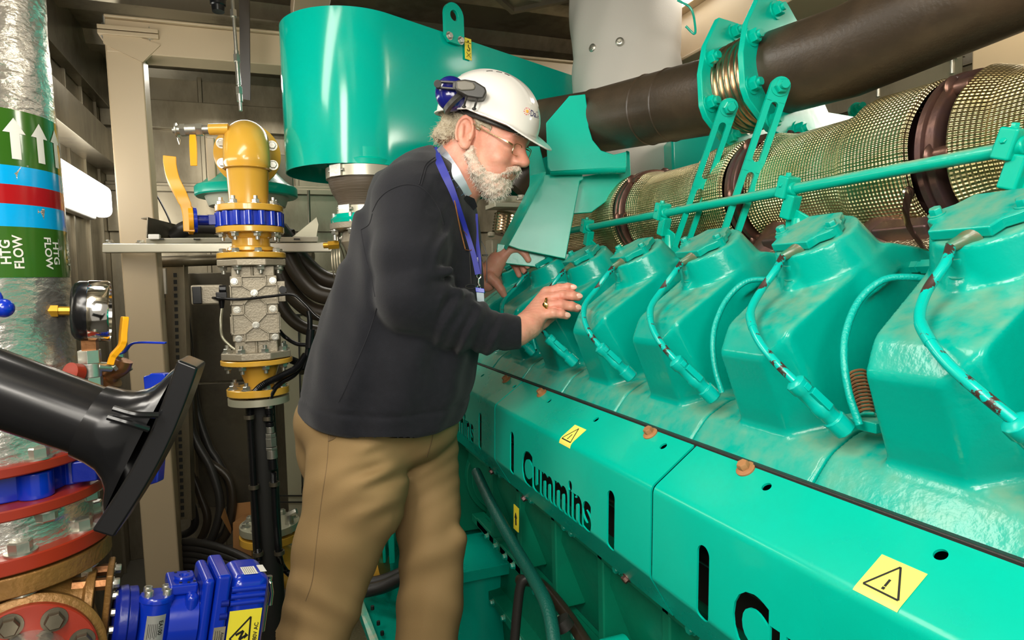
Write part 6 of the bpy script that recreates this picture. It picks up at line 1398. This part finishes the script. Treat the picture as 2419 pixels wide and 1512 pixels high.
# orientation check of the mapped faces (outward normals)
def outward(V, Fc):
    a = V[Fc[:, 1]]-V[Fc[:, 0]]; b_ = V[Fc[:, 3]]-V[Fc[:, 0]]; vol = (np.cross(a, b_)*V[Fc[:, 0]]).sum()
    c = V-V.mean(0); vol = (np.cross(a, b_)*c[Fc[:, 0]]).sum(); return Fc if vol > 0 else Fc[:, ::-1]
skinF[0] = outward(HV, HF)
for o_, in ((sweat,), (tro,)):
    pass
def chain(X, Y, Z, pts, k=3):
    d = None
    for (a, ra), (b, rb) in zip(pts[:-1], pts[1:]):
        q = s_cap(X, Y, Z, a, b, ra, rb); d = q if d is None else smin(d, q, k)
    return d
NF = [  # near hand: knuckle, middle joint, end joint, tip
    [((1291, 692, -70), 13), ((1322, 682, -76), 12), ((1341, 679, -80), 10.5), ((1352, 680, -80), 9.5)],
    [((1292, 706, -84), 13.5), ((1330, 698, -92), 12.5), ((1353, 699, -92), 11.5), ((1366, 701, -90), 10)],
    [((1288, 724, -98), 13.5), ((1326, 720, -108), 12.5), ((1350, 724, -106), 11.5), ((1364, 728, -102), 10)],
    [((1279, 744, -108), 12.5), ((1308, 740, -118), 11.5), ((1326, 742, -117), 10.5), ((1338, 746, -113), 9)]]
def f_hand(X, Y, Z):
    d = None
    for c in NF:
        q = chain(X, Y, Z, c, 2.0)
        for (p, r) in c[1:3]: q = smin(q, s_ell(X, Y, Z, p, (r*1.06, r*1.03, r*1.06)), 2)
        d = q if d is None else np.minimum(d, q)
    palm = chain(X, Y, Z, [((1222, 783, -128), 33), ((1248, 768, -112), 32), ((1266, 748, -98), 27)], 8)
    for c in NF: palm = smin(palm, s_cap(X, Y, Z, (1245, 768+(c[0][0][1]-715)*.35, -108+(c[0][0][2]+85)*.5), c[0][0], 24, 14.5), 7)
    for c in NF: palm = smin(palm, s_ell(X, Y, Z, (c[0][0][0]+1, c[0][0][1]-1, c[0][0][2]-4), (12, 11, 12)), 4)
    d = smin(d, palm, 5)
    th = chain(X, Y, Z, [((1250, 785, -85), 18), ((1283, 762, -62), 14), ((1310, 742, -52), 11.5), ((1328, 730, -48), 9)], 4); d = smin(d, th, 7)
    d = smin(d, s_cap(X, Y, Z, (1150, 790, -140), (1224, 784, -128), 30, 33), 8)
    for c in NF: d = d-.9*np.exp(-(s_cap(X, Y, Z, (1240, 775, -145), (c[0][0][0], c[0][0][1], c[0][0][2]-12), 1, 1)/4)**2)
    return d+.5*vnoise(X, Y, Z, 11, 4)
V, Fc = sdf_mesh(f_hand, (1110, 655, -185), (1385, 835, -20), 1.8)
HDV = wpa(V); HDF = outward(HDV, np.array(Fc)); 
FFi = [[((1203, 589, 285), 10.5), ((1226, 587, 282), 9.5), ((1241, 601, 280), 8.5), ((1248, 614, 280), 7.5)],
       [((1196, 586, 298), 10.5), ((1224, 594, 300), 9.5), ((1240, 612, 298), 8.5), ((1246, 628, 296), 7.5)],
       [((1188, 588, 312), 10.5), ((1214, 600, 318), 9.5), ((1232, 622, 316), 8.5), ((1238, 640, 312), 7.5)],
       [((1180, 596, 325), 9.5), ((1204, 612, 332), 8.5), ((1220, 634, 328), 7.5), ((1226, 650, 322), 6.5)]]
def f_hand2(X, Y, Z):
    d = None
    for c in FFi:
        q = chain(X, Y, Z, c, 2); d = q if d is None else np.minimum(d, q)
    palm = chain(X, Y, Z, [((1150, 668, 285), 22), ((1160, 640, 285), 24), ((1174, 616, 290), 22)], 6)
    for c in FFi: palm = smin(palm, s_cap(X, Y, Z, (1166, 630, c[0][0][2]*.6+118), c[0][0], 19, 11.5), 6)
    d = smin(d, palm, 4)
    d = smin(d, chain(X, Y, Z, [((1158, 655, 262), 13), ((1172, 668, 258), 11), ((1184, 684, 258), 9.5), ((1190, 696, 262), 8)], 3), 5)
    return smin(d, s_cap(X, Y, Z, (1118, 665, 285), (1150, 662, 285), 22, 22), 6)
V, Fc = sdf_mesh(f_hand2, (1085, 560, 225), (1262, 712, 352), 2.0)
H2V = wpa(V); H2F = outward(H2V, np.array(Fc))
# hidden torso and arms so that head and hands belong to one body
def f_in(X, Y, Z):
    d = s_cap(X, Y, Z, (985, 520, 15), (900, 940, 10), 110, 120); d = smin(d, s_cap(X, Y, Z, (1040, 450, 5), (985, 520, 15), 60, 100), 20)
    for pts in ([((968, 480, -120), 45), ((968, 700, -190), 42), ((1222, 785, -128), 27)], [((1010, 470, 160), 42), ((1075, 560, 235), 36), ((1140, 662, 285), 19)], [((870, 980, -40), 75), ((800, 1290, -70), 50), ((740, 1520, -82), 42), ((690, 1850, -98), 34), ((682, 2130, -80), 26)], [((970, 1000, 55), 65), ((1017, 1330, 52), 42), ((1004, 1550, 60), 38), ((1000, 2130, 60), 26)]):
        d = smin(d, chain(X, Y, Z, pts, 10), 12)
    return d
V, Fc = sdf_mesh(f_in, (640, 380, -260), (1250, 2180, 330), 12); INV = wpa(V); INF = outward(INV, np.array(Fc))
allV = [skinV[0], HDV, H2V, INV]; allF = [skinF[0], HDF, H2F, INF]; off = 0; VV = []; FF = []
for v_, f_ in zip(allV, allF): VV.append(v_); FF.append(f_+off); off += len(v_)
body = obj('body', (np.vstack(VV), np.vstack(FF)), M_skin, PE, ang=180, fixn=False)
BH_ = bvh_of(HV, HF); BHD = bvh_of(HDV, HDF)
# nails
M_nail = mat('nail', (.78, .46, .36), .25)
for c in NF:
    p = c[3][0]; q = on(BHD, p[0]+3, p[1]-2, .0002); dd = nrm(wp(p)-wp(c[2][0])); sd2 = nrm(np.cross(dd, FW)); b = MB(); b.ball(q, (.0072, .0052, .0012), 14, 8, (dd, sd2, np.cross(dd, sd2))); obj('finger_nail', b, M_nail, body)
# ring on the ring finger
p = wp((1293, 722.5, -99.5)); dd = nrm(wp((1326, 720, -108))-wp((1288, 724, -98))); b = MB(); b.lathe(p-dd*.002, dd, [(0, .0165), (.001, .0175), (.004, .0175), (.005, .0165)], 30, caps=False); q = on(BHD, 1288, 721, .001); b.ball(q, (.006, .007, .002), 14, 8, (dd, np.cross(dd, -FW), -FW)); obj('signet_ring', b, M_goldring, PE)
# eyes and lips
for s_ in (1, -1):
    b = MB(); c = hw(.0785, .033*s_, .0125); fwv = nrm(hw(1, 0, 0)-hw(0, 0, 0)); upv = nrm(hw(0, 0, 1)-hw(0, 0, 0)); gaze = nrm(fwv+upv*-.12)
    b.ball(c, .0112*HK/ZK, 20, 12); e_ = obj('eye', b, M_white, body); b = MB(); b.ball(c+gaze*.0062, (.0048, .0048, .0052), 16, 8); obj('iris', b, mat('brown_iris', (.05, .03, .015), .1) if s_ == 1 else MATS['brown_iris'], e_)
# beard, moustache
def f_beard(X, Y, Z):
    A = np.abs(Y); d = s_ell(X, Y, Z, (.044, 0, -.070), (.055, .0575, .038)); d = smin(d, s_ell(X, Y, Z, (.074, 0, -.087), (.031, .034, .032)), .02)
    d = smin(d, s_cap(X, A, Z, (.012, .060, -.040), (.040, .054, -.066), .012, .016), .014); d = smin(d, s_cap(X, A, Z, (.014, .066, -.012), (.012, .064, -.04), .005, .010), .01)
    d = smax(d, (Z-(-.050+np.clip((.075-X)*.28, 0, .03))), .012) if False else d
    up = Z+.052-np.clip((.06-X), 0, .06)*.75; d = smax(d, up, .012)
    m = s_cap(X, A, Z, (.108, .002, -.030), (.094, .026, -.044), .0085, .0075); m = smin(m, s_cap(X, A, Z, (.094, .026, -.044), (.082, .034, -.062), .0075, .010), .008); d = smin(d, m, .008)
    d = smax(d, -s_ell(X, Y, Z, (.112, 0, -.0445), (.022, .021, .0055)), .003)
    return d+.0022*vnoise(X, Y, Z, .012, 2)+.0014*vnoise(X, Y, Z, .006, 6)
V, Fc = sdf_mesh(f_beard, (-.02, -.085, -.135), (.13, .085, .005), .0022); BV_ = hwa(V); BF_ = outward(BV_, np.array(Fc))
beard = obj('beard', (BV_, BF_), M_beard, PE, ang=180, fixn=False)
def strands(V, Fc, n, L, r, m, par, name, curl=.0, dirv=(0, 0, -1), seed=1, filt=None):
    rs = np.random.RandomState(seed); Fq = Fc[rs.randint(0, len(Fc), n)]; P0 = V[Fq].mean(1); a = V[Fq[:, 1]]-V[Fq[:, 0]]; b_ = V[Fq[:, 3]]-V[Fq[:, 0]]; N = np.cross(a, b_); N /= np.linalg.norm(N, axis=1)[:, None]+1e-9
    mb = MB()
    for p, nn in zip(P0, N):
        if filt and not filt(p, nn): continue
        d = nrm(nn*.7+v3(dirv)*.9+rs.randn(3)*.35); pts = [p-nn*.001]; l = L*(.6+.8*rs.rand()); c = rs.randn(3)*curl
        for i in range(3): d = nrm(d+c+rs.randn(3)*.15+v3(dirv)*.15); pts.append(pts[-1]+d*l/3)
        mb.tube(pts, [r, r*.9, r*.7, r*.3], 3, caps=False)
    o = obj(name, mb, m, par, fixn=False); o['kind'] = 'stuff'; return o
dnv = nrm(hw(.25, 0, -1)-hw(0, 0, 0))
strands(BV_, BF_, 3600, .0075, .00028, M_strand, beard, 'beard_hairs', .25, dnv)
# hair below the helmet
def f_hair(X, Y, Z):
    A = np.abs(Y); d = s_ell(X, Y, Z, (-.045, 0, .02), (.062, .074, .05)); d = smin(d, s_cap(X, A, Z, (-.085, .02, -.022), (-.070, .052, -.016), .026, .020), .015)
    d = smin(d, s_cap(X, A, Z, (-.035, .066, -.002), (-.045, .064, .04), .014, .014), .012); d = smin(d, s_cap(X, A, Z, (-.02, .070, .046), (.036, .066, .034), .011, .006), .008)
    d = smin(d, s_cap(X, A, Z, (.010, .070, .035), (.012, .070, .010), .008, .004), .006)
    d = smax(d, -(Z+.042), .01); d = smax(d, (X+.018)*1.0-.0+np.clip(-(Z-.03)*9, -9, .0)*.0-np.where(Z > .018, .07, 0.0), .004)
    return d+.0030*vnoise(X, Y, Z, .016, 12)+.0018*vnoise(X, Y, Z, .008, 15)
V, Fc = sdf_mesh(f_hair, (-.13, -.10, -.05), (.06, .10, .075), .0024); HV2 = hwa(V); HF2 = outward(HV2, np.array(Fc))
hair = obj('hair', (HV2, HF2), M_hair, PE, ang=180, fixn=False)
strands(HV2, HF2, 3000, .014, .00035, M_strandh, hair, 'hair_curls', .7, dnv, 4)
b = MB(); P_ = []
for s_ in (1, -1):
    for i in range(60):
        u = i/60; q = v3((.099-.012*u, s_*(.012+.036*u), .038+.006*math.sin(u*3))); n_ = RS.randn(3)*.0015; a_ = q+n_; c_ = a_+v3((.006, s_*.004, .002))+RS.randn(3)*.001; b.tube([hw(*a_), hw(*((a_+c_)/2)), hw(*(c_+v3((0, 0, -.001))))], [.0003, .0003, .0001], 3, caps=False)
o = obj('eyebrows', b, M_strand, hair, fixn=False); o['kind'] = 'stuff'
# ---------------------------------------------------------------- helmet
HC = (-.006, 0, .052)
def f_helm(X, Y, Z):
    o_ = s_ell(X, Y, Z, HC, (.124, .101, .113)); i_ = s_ell(X, Y, Z, HC, (.1195, .0965, .1085))
    rim = np.where(X > -.02, .054, .054+(X+.02)*.36)+.004*np.clip(np.abs(X-.02)/.05, 0, 1)*0
    sh = smax(smax(o_, -i_, .001), rim-Z, .002)
    sh = sh-.0012*np.exp(-((np.abs(Y)-.022)/.006)**2)*(Z > .12)
    ell = np.sqrt(((X-.022)/.142)**2+(Y/.106)**2)-1; ub = .0555-.55*np.clip(X-.085, 0, 1)**1.0*.42-.10*np.clip(np.abs(Y)-.05, 0, 1)*0
    br = smax(smax(ell*.105, np.abs(Z-ub)-.0022, .002), -(i_+.0), .001); br = smax(br, -(X-.01)*.6, .004)
    fl = smax(smax(np.abs(o_-.002)-.0035, np.abs(Z-rim-.001)-.0022, .002), X-.03, .01)
    return smin(smin(sh, br, .006), fl, .002)
V, Fc = sdf_mesh(f_helm, (-.14, -.115, .0), (.172, .115, .172), .0019); HEV = hwa(V); HEF = outward(HEV, np.array(Fc))
helm = obj('safety_helmet', (HEV, HEF), M_helmet, PE, ang=50, fixn=False, label='white vented safety helmet with folded earmuffs'); BHE = bvh_of(HEV, HEF)
b = MB(); b.ball((0, 0, 0), 1) if 0 else None
V_, Fc_ = sdf_mesh(lambda X, Y, Z: smax(smax(s_ell(X, Y, Z, HC, (.112, .089, .102)), -s_ell(X, Y, Z, HC, (.106, .083, .097)), .001), np.abs(Z-.050-.10*np.clip(X, -1, 0)*.6)-.009, .002), (-.13, -.1, .02), (.12, .1, .08), .003)
hv = hwa(V_); obj('headband', (hv, outward(hv, np.array(Fc_))), M_dkpl, helm, ang=60, fixn=False)
for (x0, y0, x1, y1) in ((1149, 168.5, 1164, 168), (1172, 169.5, 1186, 172), (1192, 174, 1203, 179)):
    b = MB(); b.tube([on(BHE, x0, y0, .0004), on(BHE, (x0+x1)/2, (y0+y1)/2-.5, .0004), on(BHE, x1, y1, .0004)], .0011, 6); obj('vent_slot', b, M_inside, helm)
# logo: sun of dots with small word
b = MB(); c_ = (1245, 263)
for i in range(10):
    a = 2*PI*i/10; b.ball(on(BHE, c_[0]+6.8*math.cos(a), c_[1]+8.0*math.sin(a), .0004), .0013 if i % 2 else .0010, 8, 5)
obj('logo_dots', b, mat('logo_red', (.65, .06, .05), .5), helm); b = MB(); b.ball(on(BHE, *c_, .0002), (.0032, .0032, .001), 10, 6, (RT, UP, FW)); 
for i in range(6): a = 2*PI*i/6+.4; b.ball(on(BHE, c_[0]+3.2*math.cos(a), c_[1]+3.4*math.sin(a), .0004), .0011, 8, 5)
obj('logo_sun', b, mat('logo_orange', (.95, .38, .02), .5), helm)
V_, F_ = text_mesh('Dalk', 22, 0, .35, res=3); b = MB(); b.add([on(BHE, 1263.5+p[0]*.52+p[1]*.06, 270.5+p[0]*.16-p[1]*.95, .0005, 1.3) for p in V_], F_); obj('logo_word', b, mat('logo_navy', (.02, .02, .12), .5), helm, ang=80)
# earmuff folded up at the rear, with grey holder
def hpx(x, y, z): return wp((x, y, z))
b = MB(); b.ball(hpx(1066, 222, -70), (.034, .037, .026), 28, 16, (nrm(RT+UP*.25), nrm(UP-RT*.25), FW)); b.lathe(hpx(1078, 228, -62), nrm(RT*.5-UP*.4+FW*.2), [(0, .030), (.008, .031)], 30); em = obj('earmuff', b, M_navy, helm)
b = MB(); b.lathe(hpx(1074, 238, -70), nrm(RT*.55-UP*.6+FW*.1), [(-.003, .030), (.006, .034), (.010, .030)], 30); obj('ear_cushion', b, M_dkpl, em)
def seg_px(pts, w_, t_, m, name, par):
    return strap([hpx(*p) for p in pts], w_, t_, m, name, par, UP)
b = MB(); slab(b, [hpx(x, y, -118) for x, y in ((1076, 189), (1098, 186), (1122, 190), (1146, 205), (1150, 215), (1142, 232), (1128, 232), (1104, 228), (1078, 214), (1074, 206))], FW*.022); hold = obj('muff_holder', b, M_dkpl, helm, bevel=.004, bseg=3)
b = MB(); slab(b, [hpx(x, y, -121) for x, y in ((1079, 191), (1098, 189), (1118, 194), (1124, 204), (1120, 212), (1104, 213), (1090, 214), (1080, 210))], FW*.008); obj('grey_pad', b, M_ggrey, hold, bevel=.003, bseg=3)
b = MB()
slab(b, [hpx(x, y, -112) for x, y in ((1030, 189), (1076, 191), (1076, 196), (1032, 194))], FW*.008); slab(b, [hpx(x, y, -112) for x, y in ((1030, 203), (1074, 206), (1074, 211), (1030, 208))], FW*.008); slab(b, [hpx(x, y, -112) for x, y in ((1070, 191), (1078, 191), (1077, 211), (1069, 211))], FW*.008)
b.cyl(hpx(1034, 198, -118), hpx(1034, 198, -105), .008, n=18); obj('muff_arm', b, M_dkpl, hold, bevel=.001)
for x0, y0, x1, y1 in ((1102, 228, 1096, 252), (1128, 232, 1120, 257)):
    b = MB(); b.tube([hpx(x0, y0, -112), hpx((x0+x1)/2, (y0+y1)/2, -116), hpx(x1, y1, -108)], .0022, 8); b.ball(hpx(x1, y1, -108), (.005, .003, .003)); obj('wire_clip', b, M_dkpl, hold)
# ---------------------------------------------------------------- spectacles
GL = obj('spectacle_frame', MB().tube([hw(*p) for p in spline([(.104, .008, .018), (.107, 0, .0205), (.104, -.008, .018)], 5)], .0009, 6), M_frame, PE, label='thin gold rimmed spectacles worn low on the nose')
for s_ in (1, -1):
    rim = []
    for i in range(36):
        a = 2*PI*i/36; c, s2 = math.cos(a), math.sin(a); ex = .021*np.sign(c)*abs(c)**.62; ez_ = .0135*np.sign(s2)*abs(s2)**.62
        rim.append((.1035-.10*abs(ex+.029)*.22-.0, s_*(.0295+ex), .010+ez_))
    b = MB(); b.tube([hw(*p) for p in rim], .0009, 6, closed=True); r_ = obj('lens_rim', b, M_frame, GL)
    b = MB(); b.add([hw(*p) for p in rim], [tuple(range(36))]); obj('lens', b, M_lens, r_)
tp_ = [(.0985, .052, .017), (.090, .0665, .019), (.050, .0745, .022), (.010, .0800, .026), (-.004, .0815, .028)]
b = MB(); P_ = [hw(*p) for p in spline(tp_, 6)]; n_ = len(P_)
strap(P_, [.0045]*8+[.0028]*(n_-8), .0014, M_frame, 'temple_arm', GL, UP); P2 = [hw(p[0], -p[1], p[2]) for p in spline(tp_, 6)]; strap(P2, .003, .0014, M_frame, 'temple_arm', GL, UP)
# ---------------------------------------------------------------- shirt collar, lanyard, hanging glasses
def near_hit(x, y, off):
    v = nrm(at(x, y, d=1)-CAM); best = None
    for bv in (BS_, BH_):
        h = bv.ray_cast(Vector(CAM), Vector(v))
        if h[0] is not None and (best is None or h[3] < best): best = h[3]
    return CAM+v*((best if best is not None else 1.36)-off)
def ribbon(px, wpx, off, m, name, par, bv=None, z=None):
    """flat ribbon hanging over the body; px = centre line, wpx = width across in seen pixels"""
    K_ = [near_hit(p[0], p[1], off) if len(p) < 3 else wp(p) for p in px]
    C_ = spline(K_, 8); n = len(C_); L_ = []
    for i, c in enumerate(C_):
        t = nrm(C_[min(i+1, n-1)]-C_[max(i-1, 0)]); s_ = nrm(np.cross(t, FW)); w_ = (np.interp(i/(n-1), np.linspace(0, 1, len(wpx)), wpx) if hasattr(wpx, '__len__') else wpx)/ZK
        L_ += [c-s_*w_/2, c+s_*w_/2]
    b = MB(); b.add(L_+[p+FW*.0012 for p in L_], [(2*i, 2*i+1, 2*i+3, 2*i+2) for i in range(n-1)]+[(2*n+2*i, 2*n+2*i+2, 2*n+2*i+3, 2*n+2*i+1) for i in range(n-1)]+[(2*i, 2*i+2, 2*n+2*i+2, 2*n+2*i) for i in range(n-1)]+[(2*i+1, 2*n+2*i+1, 2*n+2*i+3, 2*i+3) for i in range(n-1)])
    return obj(name, b, m, par, ang=60)
col = ribbon([(1038, 347), (1053, 374), (1069, 405), (1086, 438), (1104, 466)], [16, 24, 30, 32, 26], .006, M_shirt, 'shirt_collar', PE)
b = MB()
for k in range(6): 
    u = .12+k*.16; x = 1038+66*u; y = 350+114*u; b.tube([near_hit(x-9, y+7, .009), near_hit(x+10, y-6, .009)], .0003, 4)
obj('blue_check', b, MATS['light_blue_tape'], col)
c2 = ribbon([(1096, 468), (1108, 482), (1119, 496)], [16, 34, 22], .004, M_sweat, 'dark_collar_point', PE)
LY = ribbon([(1025, 349), (1036, 378), (1051, 412), (1067, 448), (1084, 494), (1102, 548), (1118, 600), (1129, 648, -125)], [15, 17, 17, 14, 11, 10, 11, 12], .010, M_lany, 'lanyard', PE)
ribbon([(1126, 505, -70), (1127, 560, -90), (1131, 610, -110), (1131, 648, -116)], [5, 7, 10, 12], 0, M_lany, 'lanyard_strand', LY)
b = MB()
for i, t_ in enumerate(['Bandvulc']): 
    V_, F_ = text_mesh('energy', 9, 0, .2, res=3); b.add([wp((1129+p[1]*.8-1, 620-p[0], -119.5)) for p in V_], F_)
obj('lanyard_print', b, M_white, LY)
b = MB(); b.tube([wp((1131+5*math.cos(a), 652+6*math.sin(a), -119)) for a in np.linspace(0, 2*PI, 17)[:-1]], .0010, 6, closed=True); b.tube([wp((1131, 658, -119)), wp((1130, 668, -119)), wp((1133, 676, -119))], .0022, 8); b.tube([wp((1131+4*math.cos(a), 679+5*math.sin(a), -119)) for a in np.linspace(0, 2*PI, 13)[:-1]], .0009, 6, closed=True); obj('metal_clip', b, M_chrome, LY)
b = MB(); slab(b, [wp((x, y, -120)) for x, y in ((1124, 682), (1143, 686), (1145, 725), (1128, 722))], FW*.004); bd_ = obj('badge', b, mat('badge_grey', (.28, .36, .40), .3), LY, bevel=.001)
b = MB(); slab(b, [wp((x, y, -122)) for x, y in ((1122, 678), (1144, 682), (1145, 692), (1124, 690))], FW*.007); obj('badge_holder', b, M_blue, bd_, bevel=.001)
b = MB(); b.tube([near_hit(p[0], p[1], .006) for p in [(1064, 438), (1075, 480), (1087, 540), (1099, 588)]], .0016, 8); b.tube([near_hit(p[0], p[1], .006) for p in [(1099, 590), (1113, 592), (1112, 568), (1095, 545)]], .0009, 6); sg = obj('hanging_spectacles', b, M_bronze, PE, label='second pair of spectacles hanging on the chest')
b = MB(); b.tube([near_hit(p[0], p[1], .005) for p in [(1109, 595), (1113, 670)]], .0007, 5); b.tube([wp(p) for p in [(1136, 568, -70), (1145, 585, -70), (1150, 603, -70), (1150, 668, -70)]], .0009, 5); b.tube([near_hit(1112+12*math.cos(a), 677+5*math.sin(a), .005) for a in np.linspace(0, 2*PI, 21)[:-1]], .0008, 5, closed=True); b.box(wp((1146, 603, -72)), (.012, .004, .004)); obj('hanging_lens', b, M_dkpl, sg)
